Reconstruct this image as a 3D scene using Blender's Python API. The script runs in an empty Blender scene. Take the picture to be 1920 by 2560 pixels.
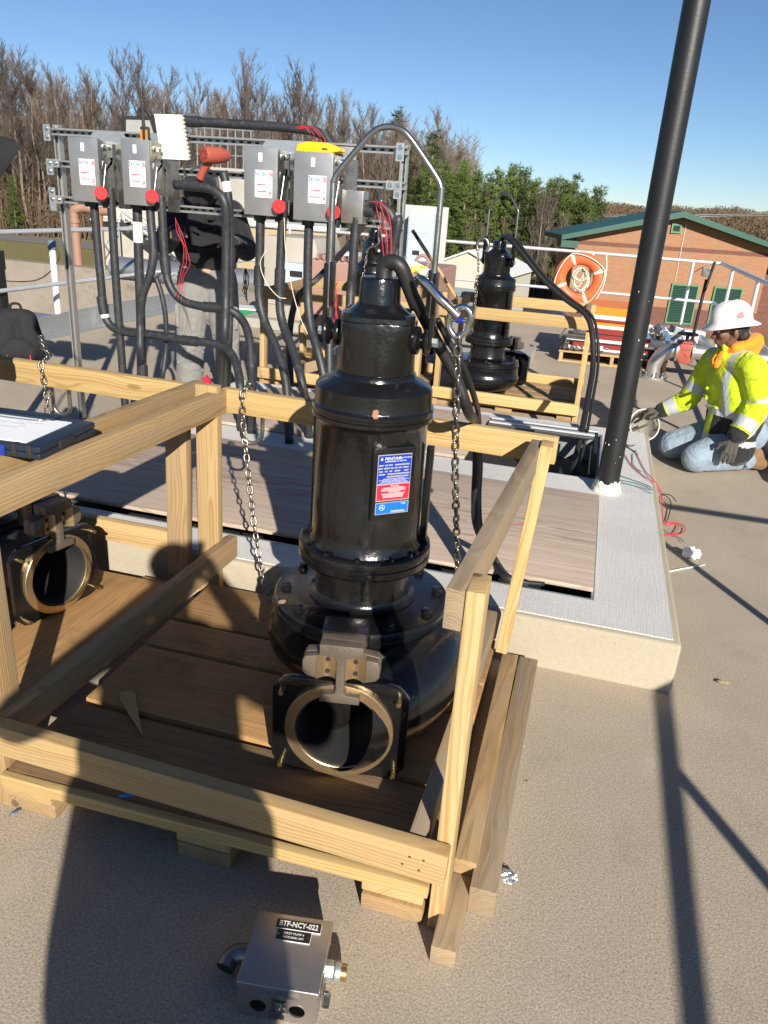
import bpy, bmesh, math, random
from math import sin, cos, pi, radians, sqrt, atan2
from mathutils import Vector, Matrix, Euler, Quaternion
random.seed(7)
S = bpy.context.scene
COL = S.collection
V = Vector
# ------------------------------------------------------------------ camera
CAMH = 1.6
FPX = 1923.0                      # focal length in photo pixels (1920 x 2560)
PPX, PPY = 960.0, 1280.0
_d = (630.0 - PPX, 6000.0 - PPY)  # pixel of the straight-down vanishing point
_L = math.hypot(*_d)
PITCH = math.atan(FPX / _L)
YAW = radians(14.106)
_R = V((cos(YAW), sin(YAW), 0)); _F = V((-sin(YAW) * cos(PITCH), cos(YAW) * cos(PITCH), -sin(PITCH)))
_U = V((-sin(YAW) * sin(PITCH), cos(YAW) * sin(PITCH), cos(PITCH)))
_n = (_d[0] / _L, _d[1] / _L)
CI = _R * _n[1] - _U * _n[0]      # image right
CJ = _R * (-_n[0]) - _U * _n[1]   # image down
CAM = V((0, 0, CAMH))
cam_data = bpy.data.cameras.new('camera'); cam = bpy.data.objects.new('camera', cam_data); COL.objects.link(cam)
cam_data.sensor_fit = 'HORIZONTAL'; cam_data.sensor_width = 36.0; cam_data.lens = 36.0 * FPX / 1920.0
cam_data.clip_start = 0.02; cam_data.clip_end = 3000
m = Matrix.Identity(4)
for r in range(3):
    m[r][0] = CI[r]; m[r][1] = -CJ[r]; m[r][2] = -_F[r]; m[r][3] = CAM[r]
cam.matrix_world = m
S.camera = cam
S.render.resolution_x = 768; S.render.resolution_y = 1024

def ray(u, v): return (_F * FPX + CI * (u - PPX) + CJ * (v - PPY)).normalized()
def gz(u, v, z=0.0):
    r = ray(u, v); return CAM + r * ((z - CAMH) / r.z)
def gy(u, v, y):
    r = ray(u, v); return CAM + r * (y / r.y)
def gx(u, v, x):
    r = ray(u, v); return CAM + r * (x / r.x)
def gd(u, v, d):
    r = ray(u, v); return CAM + r * (d / r.dot(_F))
def D(x, y): return (x * 1920 / 1659.0, y * 1920 / 1659.0)
# ------------------------------------------------------------------ sky, sun, exposure
SUN_EL = radians(25.0)
SUN_TO = V((0.485 * cos(SUN_EL), -0.8745 * cos(SUN_EL), sin(SUN_EL))).normalized()
W = bpy.data.worlds.new('World'); S.world = W; W.use_nodes = True
nt = W.node_tree; nt.nodes.clear()
sky = nt.nodes.new('ShaderNodeTexSky'); sky.sky_type = 'NISHITA'; sky.sun_disc = False
sky.sun_elevation = SUN_EL; sky.sun_rotation = math.atan2(SUN_TO.x, SUN_TO.y)
sky.air_density = 0.75; sky.dust_density = 0.0; sky.ozone_density = 4.5; sky.altitude = 100
bg = nt.nodes.new('ShaderNodeBackground'); bg.inputs['Strength'].default_value = 0.062
wo = nt.nodes.new('ShaderNodeOutputWorld')
nt.links.new(sky.outputs[0], bg.inputs[0]); nt.links.new(bg.outputs[0], wo.inputs[0])
sd = bpy.data.lights.new('sun', 'SUN'); sd.energy = 5.0; sd.angle = radians(0.55); sd.color = (1.0, 0.93, 0.82)
so = bpy.data.objects.new('sun', sd); COL.objects.link(so)
so.rotation_euler = (-SUN_TO).to_track_quat('-Z', 'Y').to_euler(); so.location = SUN_TO * 40
S.view_settings.view_transform = 'Standard'; S.view_settings.look = 'None'
S.view_settings.exposure = 0.72; S.view_settings.gamma = 1.0; S.view_settings.use_curve_mapping = False
S.render.engine = 'CYCLES'
# ------------------------------------------------------------------ node helper
class NG:
    def __init__(s, mat): s.t = mat.node_tree
    def put(s, sock, v):
        if isinstance(v, bpy.types.NodeSocket): s.t.links.new(v, sock)
        elif v is not None:
            if hasattr(sock.default_value, '__len__') and not hasattr(v, '__len__'): v = (v,) * len(sock.default_value)
            if hasattr(v, '__len__') and len(sock.default_value) == 4 and len(v) == 3: v = tuple(v) + (1,)
            sock.default_value = v
    def n(s, ty, ins=None, **kw):
        nd = s.t.nodes.new('ShaderNode' + ty)
        for k, v in kw.items(): setattr(nd, k, v)
        for k, v in (ins or {}).items(): s.put(nd.inputs[k], v)
        return nd
    def m(s, op, a, b=None, c=None, clamp=False):
        nd = s.n('Math', operation=op, use_clamp=clamp)
        for i, v in enumerate((a, b, c)):
            if v is not None: s.put(nd.inputs[i], v)
        return nd.outputs[0]
    def vm(s, op, a, b=None):
        nd = s.n('VectorMath', operation=op)
        s.put(nd.inputs[0], a)
        if b is not None: s.put(nd.inputs[1], b)
        return nd.outputs['Value'] if op in ('LENGTH', 'DOT_PRODUCT', 'DISTANCE') else nd.outputs[0]
    def mix(s, f, a, b, blend='MIX'):
        nd = s.n('Mix', data_type='RGBA', blend_type=blend)
        s.put(nd.inputs[0], f); s.put(nd.inputs[6], a); s.put(nd.inputs[7], b)
        return nd.outputs[2]
    def step(s, x, lo, hi):
        nd = s.n('MapRange', interpolation_type='SMOOTHSTEP', clamp=True)
        s.put(nd.inputs[0], x); s.put(nd.inputs[1], lo); s.put(nd.inputs[2], hi)
        return nd.outputs[0]
    def noise(s, vec, scale, detail=3.0, rough=0.55, dist=0.0):
        return s.n('TexNoise', {'Vector': vec, 'Scale': scale, 'Detail': detail, 'Roughness': rough, 'Distortion': dist}).outputs[0]
    def noisev(s, vec, scale, detail=2.0):
        return s.n('TexNoise', {'Vector': vec, 'Scale': scale, 'Detail': detail}).outputs[1]
    def obj(s): return s.n('TexCoord').outputs['Object']
    def xyz(s, v):
        nd = s.n('SeparateXYZ', {0: v}); return nd.outputs[0], nd.outputs[1], nd.outputs[2]
    def comb(s, x, y, z): return s.n('CombineXYZ', {0: x, 1: y, 2: z}).outputs[0]
    def rnd(s): return s.n('ObjectInfo').outputs['Random']
    def bump(s, h, dist=0.002, st=1.0): return s.n('Bump', {'Height': h, 'Distance': dist, 'Strength': st}).outputs[0]

def newmat(name):
    mt = bpy.data.materials.new(name); mt.use_nodes = True
    b = mt.node_tree.nodes['Principled BSDF']
    return mt, NG(mt), b

def mat(name, col, rough=0.6, metal=0.0, var=0.12, ns=9.0, bump=0.0, bs=120.0, coat=0.0, rvar=0.0, dirt=None, emis=None, spec=None, alpha=None, trans=0.0):
    mt, G, b = newmat(name)
    o = G.obj(); r = G.rnd()
    off = G.vm('ADD', o, G.comb(G.m('MULTIPLY', r, 31.7), G.m('MULTIPLY', r, 17.3), G.m('MULTIPLY', r, 9.1)))
    nz = G.noise(off, ns, 5.0, 0.6)
    k = G.m('MULTIPLY_ADD', G.m('SUBTRACT', nz, 0.5), var * 2.4, 1.0)
    c = G.vm('MULTIPLY', tuple(col), G.comb(k, k, k))
    if dirt:
        c = G.mix(G.m('MULTIPLY', G.step(G.noise(off, dirt[1], 6.0, 0.65), 0.5, 0.72), dirt[2]), c, dirt[0])
    G.put(b.inputs['Base Color'], c)
    b.inputs['Metallic'].default_value = metal
    G.put(b.inputs['Roughness'], G.m('MULTIPLY_ADD', G.m('SUBTRACT', G.noise(off, ns * 2.3, 4.0), 0.5), rvar * 2, rough, True) if rvar else rough)
    if coat: b.inputs['Coat Weight'].default_value = coat; b.inputs['Coat Roughness'].default_value = 0.08
    if spec is not None: b.inputs['Specular IOR Level'].default_value = spec
    if trans: b.inputs['Transmission Weight'].default_value = trans
    if bump: G.put(b.inputs['Normal'], G.bump(G.noise(off, bs, 3.0), bump))
    return mt

def wood(name, light, dark, ring=0.0065, grey=0.0, knots=1.0, rough=0.72, stain=0.15, contrast=0.8):
    """solid wood: growth rings round a pith that lies outside the piece, local X along the grain"""
    mt, G, b = newmat(name)
    o = G.obj(); r = G.rnd()
    r2 = G.m('FRACT', G.m('MULTIPLY', r, 7.31)); r3 = G.m('FRACT', G.m('MULTIPLY', r, 23.7))
    x, y, z = G.xyz(o)
    xo = G.m('ADD', x, G.m('MULTIPLY', r, 53.0))
    base = G.comb(xo, G.m('ADD', y, G.m('MULTIPLY', r2, 3.0)), G.m('ADD', z, G.m('MULTIPLY', r3, 3.0)))
    slow = G.comb(G.m('MULTIPLY', xo, 0.9), G.m('MULTIPLY', y, 7.0), G.m('MULTIPLY', z, 7.0))
    dz = G.noisev(slow, 1.6, 2.0)
    dx_, dy_, dz_ = G.xyz(dz)
    yc = G.m('MULTIPLY', G.m('SUBTRACT', r2, 0.5), 0.10)
    zc = G.m('MULTIPLY_ADD', r3, -0.09, -0.035)
    yy = G.m('ADD', G.m('SUBTRACT', y, yc), G.m('MULTIPLY', G.m('SUBTRACT', dy_, 0.5), 0.05))
    zz = G.m('ADD', G.m('SUBTRACT', z, zc), G.m('MULTIPLY', G.m('SUBTRACT', dz_, 0.5), 0.05))
    rad = G.m('SQRT', G.m('ADD', G.m('MULTIPLY', yy, yy), G.m('MULTIPLY', zz, zz)))
    kv = G.comb(G.m('MULTIPLY', xo, 2.3), G.m('MULTIPLY', y, 7.0), G.m('MULTIPLY', z, 7.0))
    vor = G.n('TexVoronoi', {'Vector': kv, 'Scale': 1.0, 'Randomness': 1.0}).outputs['Distance']
    around = G.m('MULTIPLY', G.step(vor, 0.42, 0.02), 0.014 * knots)
    rad = G.m('ADD', rad, around)
    rad = G.m('ADD', rad, G.m('MULTIPLY', G.n('TexNoise', {'W': G.m('MULTIPLY', rad, 95.0), 'Scale': 1.0, 'Detail': 2.0}, noise_dimensions='1D').outputs[0], 0.011))
    ph = G.m('MULTIPLY', rad, 2 * pi / ring)
    wv = G.m('MULTIPLY_ADD', G.m('SINE', ph), 0.5, 0.5)
    late = G.m('POWER', wv, 2.2)
    broad = G.noise(G.comb(G.m('MULTIPLY', xo, 1.2), G.m('MULTIPLY', y, 12.0), G.m('MULTIPLY', z, 12.0)), 1.5, 4.0)
    late = G.m('MULTIPLY', late, G.m('MULTIPLY_ADD', broad, 1.2, -0.05, True))
    fib = G.noise(G.comb(G.m('MULTIPLY', xo, 6.0), G.m('MULTIPLY', y, 260.0), G.m('MULTIPLY', z, 260.0)), 1.0, 3.0)
    col = G.mix(G.m('MULTIPLY', late, contrast), light, dark)
    col = G.mix(G.m('MULTIPLY', G.m('SUBTRACT', fib, 0.3), 0.3, None, True), col, tuple(c * 0.62 for c in dark))
    tint = G.m('MULTIPLY_ADD', r, 0.34, 0.80)
    col = G.vm('MULTIPLY', col, G.comb(tint, G.m('MULTIPLY', tint, 0.99), G.m('MULTIPLY', tint, 0.96)))
    kn = G.m('MULTIPLY', G.step(vor, 0.105, 0.07), min(1.0, knots))
    ringk = G.m('MULTIPLY_ADD', G.m('SINE', G.m('MULTIPLY', vor, 320.0)), 0.25, 0.75)
    col = G.mix(G.m('MULTIPLY', kn, 0.82), col, G.vm('MULTIPLY', tuple(c * 0.42 for c in dark), G.comb(ringk, ringk, ringk)))
    st = G.step(G.noise(base, 5.0, 6.0, 0.68), 0.52, 0.78)
    col = G.mix(G.m('MULTIPLY', st, stain), col, (0.10, 0.075, 0.05))
    if grey:
        gw = G.m('MULTIPLY', G.step(G.noise(G.comb(G.m('MULTIPLY', xo, 2.0), G.m('MULTIPLY', y, 18.0), G.m('MULTIPLY', z, 18.0)), 1.0, 5.0, 0.6), 0.28, 0.7), grey)
        col = G.mix(gw, col, G.mix(fib, (0.36, 0.31, 0.25), (0.17, 0.145, 0.12)))
    G.put(b.inputs['Base Color'], col)
    b.inputs['Roughness'].default_value = rough; b.inputs['Specular IOR Level'].default_value = 0.3
    h = G.m('ADD', G.m('MULTIPLY', fib, 0.7), G.m('MULTIPLY', wv, 0.5))
    G.put(b.inputs['Normal'], G.bump(h, 0.0012, 0.55))
    return mt

def concrete(name, col, spec=0.35, stain=0.4, dark=(0.12, 0.10, 0.08), fine=330.0, bumpd=0.0016, brush=False, rust=0.0):
    mt, G, b = newmat(name)
    o = G.obj()
    f = G.noise(o, fine, 3.0, 0.7); mid = G.noise(o, fine / 1.9, 1.0, 0.5); big = G.noise(o, 1.1, 7.0, 0.62, 0.6); big2 = G.noise(G.vm('ADD', o, (13.0, 5.0, 2.0)), 4.2, 7.0, 0.7)
    k = G.m('ADD', G.m('MULTIPLY', G.m('SUBTRACT', f, 0.5), spec * 2.2), G.m('MULTIPLY', G.m('SUBTRACT', mid, 0.5), spec * 3.4))
    k = G.m('ADD', G.m('ADD', k, G.m('MULTIPLY', G.m('SUBTRACT', big, 0.5), 0.5)), 1.0)
    c = G.vm('MULTIPLY', tuple(col), G.comb(k, G.m('POWER', k, 1.03), G.m('POWER', k, 1.08)))
    c = G.mix(G.m('MULTIPLY', G.step(big2, 0.52, 0.76), stain), c, dark)
    c = G.mix(G.m('MULTIPLY', G.step(G.noise(G.vm('ADD', o, (3.0, 41.0, 2.0)), 2.3, 6.0, 0.6), 0.56, 0.8), 0.35), c, tuple(min(1, v * 1.45) for v in col))
    if rust: c = G.mix(G.m('MULTIPLY', G.step(G.noise(G.vm('ADD', o, (31.0, 4.0, 2.0)), 1.7, 5.0, 0.6), 0.58, 0.8), rust), c, (0.26, 0.15, 0.08))
    vor = G.n('TexVoronoi', {'Vector': o, 'Scale': 17.0}).outputs['Distance']
    c = G.mix(G.m('MULTIPLY', G.step(vor, 0.06, 0.03), 0.7), c, tuple(v * 0.35 for v in col))
    G.put(b.inputs['Base Color'], c); b.inputs['Roughness'].default_value = 0.88; b.inputs['Specular IOR Level'].default_value = 0.25
    h = G.m('ADD', f, G.m('MULTIPLY', mid, 0.5))
    if brush:
        x, y, z = G.xyz(o); h = G.m('ADD', h, G.noise(G.comb(G.m('MULTIPLY', x, 260.0), G.m('MULTIPLY', y, 4.0), z), 1.0, 2.0))
    G.put(b.inputs['Normal'], G.bump(h, bumpd, 0.8))
    return mt

# ------------------------------------------------------------------ mesh helper
class MB:
    def __init__(s): s.v = []; s.f = []; s.mi = []
    def add(s, vs, fs, mi=0):
        b = len(s.v); s.v += [tuple(p) for p in vs]; s.f += [tuple(b + i for i in f) for f in fs]; s.mi += [mi] * len(fs); return s
    def box(s, c, sz, rot=None, mi=0):
        hx, hy, hz = sz[0] / 2, sz[1] / 2, sz[2] / 2; c = V(c)
        vs = [V((x, y, z)) for x in (-hx, hx) for y in (-hy, hy) for z in (-hz, hz)]
        if rot is not None: vs = [rot @ p for p in vs]
        return s.add([p + c for p in vs], [(0, 1, 3, 2), (4, 6, 7, 5), (0, 4, 5, 1), (2, 3, 7, 6), (0, 2, 6, 4), (1, 5, 7, 3)], mi)
    def bb(s, lo, hi, mi=0):
        lo = V(lo); hi = V(hi); return s.box((lo + hi) / 2, hi - lo, None, mi)
    def cyl(s, p0, p1, r0, r1=None, n=16, caps=True, mi=0):
        p0 = V(p0); p1 = V(p1); r1 = r0 if r1 is None else r1
        q = (p1 - p0).to_track_quat('Z', 'Y'); a = q @ V((1, 0, 0)); b = q @ V((0, 1, 0))
        vs = [p0 + (a * cos(2 * pi * i / n) + b * sin(2 * pi * i / n)) * r0 for i in range(n)] + [p1 + (a * cos(2 * pi * i / n) + b * sin(2 * pi * i / n)) * r1 for i in range(n)]
        fs = [(i, (i + 1) % n, n + (i + 1) % n, n + i) for i in range(n)]
        if caps: fs += [tuple(reversed(range(n))), tuple(range(n, 2 * n))]
        return s.add(vs, fs, mi)
    def tube(s, pts, r, n=10, caps=True, closed=False, mi=0):
        pts = [V(p) for p in pts]; m_ = len(pts); rs = r if hasattr(r, '__len__') else [r] * m_
        vs = []; prev = None
        for i, p in enumerate(pts):
            if closed: t = pts[(i + 1) % m_] - pts[i - 1]
            else: t = pts[min(i + 1, m_ - 1)] - pts[max(i - 1, 0)]
            if t.length < 1e-9: t = V((0, 0, 1))
            t.normalize()
            if prev is None:
                a = t.orthogonal().normalized()
            else:
                a = (prev - t * prev.dot(t))
                a = a.normalized() if a.length > 1e-6 else t.orthogonal().normalized()
            prev = a; b = t.cross(a)
            vs += [p + (a * cos(2 * pi * k / n) + b * sin(2 * pi * k / n)) * rs[i] for k in range(n)]
        fs = []
        for i in range(m_ if closed else m_ - 1):
            j = (i + 1) % m_
            fs += [(i * n + k, i * n + (k + 1) % n, j * n + (k + 1) % n, j * n + k) for k in range(n)]
        if caps and not closed: fs += [tuple(reversed(range(n))), tuple((m_ - 1) * n + k for k in range(n))]
        return s.add(vs, fs, mi)
    def lathe(s, prof, n=48, c=(0, 0, 0), mi=0, a0=0.0, a1=2 * pi):
        c = V(c); full = abs(a1 - a0 - 2 * pi) < 1e-6; k = n if full else n + 1
        vs = []
        for i in range(k):
            t = a0 + (a1 - a0) * i / n
            vs += [c + V((r * cos(t), r * sin(t), z)) for r, z in prof]
        p = len(prof); fs = []
        for i in range(n):
            j = (i + 1) % k
            for q in range(p - 1): fs.append((i * p + q, j * p + q, j * p + q + 1, i * p + q + 1))
        return s.add(vs, fs, mi)
    def prism(s, poly, z0, z1, mat_=None, mi=0):
        """2D polygon (x,y) extruded z0..z1, then transformed by mat_"""
        n = len(poly); vs = [V((x, y, z0)) for x, y in poly] + [V((x, y, z1)) for x, y in poly]
        if mat_ is not None: vs = [mat_ @ p for p in vs]
        fs = [tuple(reversed(range(n))), tuple(range(n, 2 * n))] + [(i, (i + 1) % n, n + (i + 1) % n, n + i) for i in range(n)]
        return s.add(vs, fs, mi)
    def sph(s, c, r, n=12, m_=8, sc=(1, 1, 1), rot=None, mi=0):
        c = V(c); vs = []
        for j in range(m_ + 1):
            ph = pi * j / m_
            for i in range(n):
                p = V((sin(ph) * cos(2 * pi * i / n) * sc[0], sin(ph) * sin(2 * pi * i / n) * sc[1], cos(ph) * sc[2])) * r
                if rot is not None: p = rot @ p
                vs.append(c + p)
        fs = [(j * n + i, (j + 1) * n + i, (j + 1) * n + (i + 1) % n, j * n + (i + 1) % n) for j in range(m_) for i in range(n)]
        return s.add(vs, fs, mi)
    def hexbolt(s, p, d, r, h, mi=0):
        p = V(p); return s.cyl(p, p + V(d).normalized() * h, r, r, 6, True, mi)

def tag(o, label=None, cat=None, group=None, kind=None):
    if label: o['label'] = label
    if cat: o['category'] = cat
    if group: o['group'] = group
    if kind: o['kind'] = kind
    return o

def mesh_from(mb, name, mats, smooth=35, bevel=0.0, bseg=2):
    me = bpy.data.meshes.new(name)
    me.from_pydata(mb.v, [], mb.f)
    if bevel or True:
        bm = bmesh.new(); bm.from_mesh(me)
        bmesh.ops.remove_doubles(bm, verts=bm.verts, dist=1e-6)
        if any(mb.mi) and len(bm.faces) == len(mb.mi):
            bm.faces.ensure_lookup_table()
            for i, k in enumerate(mb.mi): bm.faces[i].material_index = k
        bmesh.ops.recalc_face_normals(bm, faces=bm.faces)
        if bevel:
            es = [e for e in bm.edges if len(e.link_faces) == 2 and e.calc_face_angle(0) > radians(40)]
            bmesh.ops.bevel(bm, geom=es, offset=bevel, segments=bseg, profile=0.6, affect='EDGES', clamp_overlap=True)
        bm.to_mesh(me); bm.free()
    for mt in (mats if isinstance(mats, (list, tuple)) else [mats]): me.materials.append(mt)
    if smooth is not None:
        me.shade_smooth()
        if smooth < 180: me.set_sharp_from_angle(angle=radians(smooth))
    return me

def link(o, parent=None):
    COL.objects.link(o)
    if parent is not None:
        o.parent = parent
        loc = parent.get('_o')
        if loc is not None: o.matrix_parent_inverse = Matrix.Translation(V(loc)).inverted()
    return o

def O(name, mb, mats, parent=None, smooth=35, bevel=0.0, bseg=2, **tg):
    o = bpy.data.objects.new(name, mesh_from(mb, name, mats, smooth, bevel, bseg) if isinstance(mb, MB) else mb)
    link(o, parent); return tag(o, **tg)

ORIG = {}
def thing(name, label, cat, loc=(0, 0, 0), group=None, local=False, rotz=0.0):
    """Empty at the base. local=True: the parts are given in its own frame; else in world coordinates"""
    o = bpy.data.objects.new(name, None); o.empty_display_size = 0.1
    COL.objects.link(o); o.location = loc; o.rotation_euler = (0, 0, rotz)
    if not local: o['_o'] = tuple(loc)
    return tag(o, label, cat, group)

def kids(o): return [c for c in bpy.data.objects if c.parent == o]
def dup(root, loc, rotz=0.0, label=None, group=None):
    ch = {}
    for c in bpy.data.objects:
        if c.parent: ch.setdefault(c.parent.name, []).append(c)
    r = root.copy(); COL.objects.link(r); r.location = loc; r.rotation_euler = (0, 0, rotz)
    if label: r['label'] = label
    if group: r['group'] = group
    for a in ch.get(root.name, []):
        ca = a.copy(); COL.objects.link(ca); ca.parent = r
        for b in ch.get(a.name, []):
            cb = b.copy(); COL.objects.link(cb); cb.parent = ca
    return r

def board(name, p0, p1, w, t, mt, parent=None, up=(0, 0, 1), bev=0.0035, notch=None, **tg):
    """lumber from p0 to p1 (centre line); w across 'up', t along 'up'; own local frame so that the grain follows it"""
    p0 = V(p0); p1 = V(p1); L = (p1 - p0).length
    x = (p1 - p0).normalized(); u = V(up); u = (u - x * u.dot(x)).normalized(); y = u.cross(x)
    mb = MB().box((0, 0, 0), (L, w, t))
    me = mesh_from(mb, name, mt, 35, min(bev, t * 0.3, w * 0.3), 2)
    o = bpy.data.objects.new(name, me); link(o, parent)
    M = Matrix((x, y, u)).transposed().to_4x4(); M.translation = (p0 + p1) / 2
    o.matrix_basis = M
    return tag(o, **tg)

def smooth_path(pts, k=6):
    """Catmull-Rom through the points"""
    P = [V(p) for p in pts]
    if len(P) < 3: return P
    Q = [P[0] * 2 - P[1]] + P + [P[-1] * 2 - P[-2]]; out = []
    for i in range(1, len(Q) - 2):
        a, b, c, d = Q[i - 1:i + 3]
        for s_ in range(k):
            t = s_ / k
            out.append(0.5 * ((2 * b) + (c - a) * t + (2 * a - 5 * b + 4 * c - d) * t * t + (3 * b - a - 3 * c + d) * t ** 3))
    out.append(P[-1]); return out

def text_mesh(txt, size, extrude=0.0005, align='CENTER', spacing=1.0, bold=0.0):
    cu = bpy.data.curves.new('t', 'FONT'); cu.body = txt; cu.size = size; cu.extrude = extrude; cu.align_x = align; cu.align_y = 'CENTER'; cu.space_character = spacing
    cu.resolution_u = 2; cu.offset = size * bold
    ob = bpy.data.objects.new('t', cu); COL.objects.link(ob); bpy.context.view_layer.update()
    me = bpy.data.meshes.new_from_object(ob.evaluated_get(bpy.context.evaluated_depsgraph_get()))
    bpy.data.objects.remove(ob); bpy.data.curves.remove(cu); return me

def lettering(txt, size, M, mt, parent, name='lettering', ext=0.0004, align='CENTER', sx=1.0, spacing=1.0, bold=0.0):
    """M: world/local matrix whose XY plane is the sign's face"""
    me = text_mesh(txt, size, ext, align, spacing, bold); me.materials.clear(); me.materials.append(mt)
    me.transform(M @ Matrix.Diagonal((sx, 1, 1, 1)))
    return O(name, me, None, parent)

def frame(o, x, y):
    """matrix with origin o, x axis x, y axis y"""
    x = V(x).normalized(); y = V(y); y = (y - x * y.dot(x)).normalized(); z = x.cross(y)
    M = Matrix((x, y, z)).transposed().to_4x4(); M.translation = V(o); return M

def fit_scale_uv(): pass
# ------------------------------------------------------------------ materials
M_PINE = wood('fresh_pine', (0.49, 0.35, 0.175), (0.31, 0.17, 0.055), 0.0085, 0.0, 0.9, stain=0.14, contrast=0.85)
M_PINE2 = wood('yellow_pine', (0.51, 0.37, 0.17), (0.35, 0.19, 0.055), 0.008, 0.0, 0.6, stain=0.08, contrast=1.0)
M_TAN = wood('tan_pine', (0.40, 0.265, 0.125), (0.19, 0.098, 0.035), 0.0075, 0.35, 1.0, stain=0.28, contrast=0.9)
M_GREYW = wood('weathered_pine', (0.36, 0.255, 0.14), (0.16, 0.095, 0.045), 0.007, 0.75, 1.0, stain=0.35)
M_DECKW = wood('pallet_deck_wood', (0.42, 0.245, 0.10), (0.21, 0.10, 0.033), 0.008, 0.1, 0.8, stain=0.7, contrast=0.8)
M_DECKD = wood('dark_deck_wood', (0.25, 0.155, 0.075), (0.13, 0.07, 0.03), 0.007, 0.2, 0.6, stain=0.9)  # deeper brown, used for the front deck board of the near crate
M_PLY = wood('weathered_plywood', (0.54, 0.435, 0.355), (0.21, 0.145, 0.105), 0.010, 0.3, 0.5, stain=0.12, contrast=1.0)
M_HANDLEW = wood('ash_handle', (0.5, 0.33, 0.16), (0.33, 0.19, 0.08), 0.004, 0, 0)
M_CONC = concrete('deck_concrete', (0.385, 0.325, 0.25), 0.34, 0.28, (0.2, 0.17, 0.14), rust=0.2)
M_CURB = concrete('curb_concrete', (0.37, 0.325, 0.245), 0.05, 0.35, (0.22, 0.19, 0.13), 160)
M_CURBTOP = concrete('coated_curb_top', (0.60, 0.585, 0.56), 0.1, 0.25, (0.28, 0.27, 0.26), 420, 0.0022, True)
M_WALLC = concrete('tank_concrete', (0.25, 0.215, 0.175), 0.12, 0.6, (0.10, 0.085, 0.07), 60)
M_PALEC = concrete('pale_concrete', (0.35, 0.33, 0.29), 0.06, 0.3, (0.3, 0.28, 0.25), 60)

def black_paint(name, chips):
    mt, G, b = newmat(name); o = G.obj()
    n = G.noise(o, 9.0, 5.0, 0.6); c = G.mix(G.step(n, 0.45, 0.85), (0.006, 0.006, 0.0065), (0.013, 0.011, 0.010))
    pit = G.noise(o, 85.0, 3.0, 0.55); wave = G.noise(o, 22.0, 2.0)
    dust = G.step(G.noise(o, 240.0, 2.0), 0.74, 0.80)
    c = G.mix(G.m('MULTIPLY', dust, 0.25), c, (0.2, 0.19, 0.17))
    ro = G.m('MULTIPLY_ADD', n, 0.18, 0.14)
    for (p, s, col) in chips:
        d = G.vm('DISTANCE', G.vm('MULTIPLY', o, (1.0, 1.0, 0.7)), (p[0], p[1], p[2] * 0.7))
        d = G.m('ADD', d, G.m('MULTIPLY', G.m('SUBTRACT', G.noise(o, 70.0, 4.0, 0.7), 0.5), s * 1.2))
        k = G.step(d, s, s * 0.93); c = G.mix(k, c, col); ro = G.m('MAXIMUM', ro, G.m('MULTIPLY', k, 0.7))
    G.put(b.inputs['Base Color'], c); G.put(b.inputs['Roughness'], ro); b.inputs['Coat Weight'].default_value = 0.35; b.inputs['Coat Roughness'].default_value = 0.09
    G.put(b.inputs['Normal'], G.bump(G.m('ADD', pit, G.m('MULTIPLY', wave, 1.3)), 0.0019, 0.6))
    return mt
M_BLACK = black_paint('black_pump_enamel', [((-0.27, -0.165, 0.14), 0.024, (0.36, 0.15, 0.035)), ((-0.205, -0.165, 0.292), 0.013, (0.42, 0.27, 0.2)), ((0.055, -0.166, 0.925), 0.010, (0.30, 0.13, 0.08))])
M_BLACKPOST = mat('black_post_paint', (0.011, 0.0115, 0.0125), 0.45, var=0.3, ns=4, bump=0.0006, bs=60, rvar=0.1)
M_PVC = mat('black_pvc_conduit', (0.022, 0.024, 0.028), 0.5, var=0.25, ns=14, bump=0.0004, bs=160, rvar=0.1, dirt=((0.16, 0.15, 0.14), 30, 0.25))
M_CABLE = mat('black_rubber_cable', (0.016, 0.016, 0.017), 0.5, var=0.2, bump=0.0003)
M_RUBBER = mat('black_rubber', (0.02, 0.02, 0.021), 0.6)
M_DARK = mat('black_parts_and_hole_shade', (0.012, 0.012, 0.012), 0.8)  # for black parts, and for shade painted into holes and openings
M_STEEL = mat('brushed_stainless', (0.36, 0.355, 0.34), 0.30, 0.95, var=0.22, ns=11, bump=0.0003, bs=90, rvar=0.14)
M_STEELD = mat('dull_stainless', (0.27, 0.265, 0.25), 0.36, 0.9, var=0.25, ns=9, rvar=0.15)
M_STRUT = mat('strut_channel_steel', (0.46, 0.46, 0.45), 0.33, 0.7, var=0.2, ns=14, rvar=0.12)
M_CHROME = mat('bright_steel', (0.62, 0.62, 0.61), 0.16, 1.0, var=0.1)
M_CHAIN = mat('chain_steel', (0.27, 0.245, 0.215), 0.36, 0.95, var=0.35, ns=60, rvar=0.15)
M_GALV = mat('galvanised_steel', (0.48, 0.50, 0.52), 0.42, 0.75, var=0.22, ns=40, rvar=0.12)
M_ALU = mat('aluminium_rail', (0.72, 0.73, 0.74), 0.42, 0.55, var=0.08, ns=12)
M_PIPE = mat('stainless_pipe', (0.60, 0.585, 0.56), 0.36, 0.85, var=0.12, ns=5)
M_BOX = mat('stainless_box', (0.44, 0.41, 0.385), 0.36, 0.85, var=0.16, ns=7, bump=0.00025, bs=200, rvar=0.12)
M_BRONZE = mat('machined_bronze', (0.56, 0.40, 0.22), 0.33, 0.85, var=0.16, ns=25, bump=0.0003, bs=180, rvar=0.12)
M_CASTB = mat('cast_bronze', (0.16, 0.13, 0.10), 0.5, 0.5, var=0.2, ns=25, bump=0.0009, bs=220)
M_BRASS = mat('brass_stud', (0.55, 0.40, 0.17), 0.32, 0.95, var=0.2, ns=50, bump=0.0005, bs=400)
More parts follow.
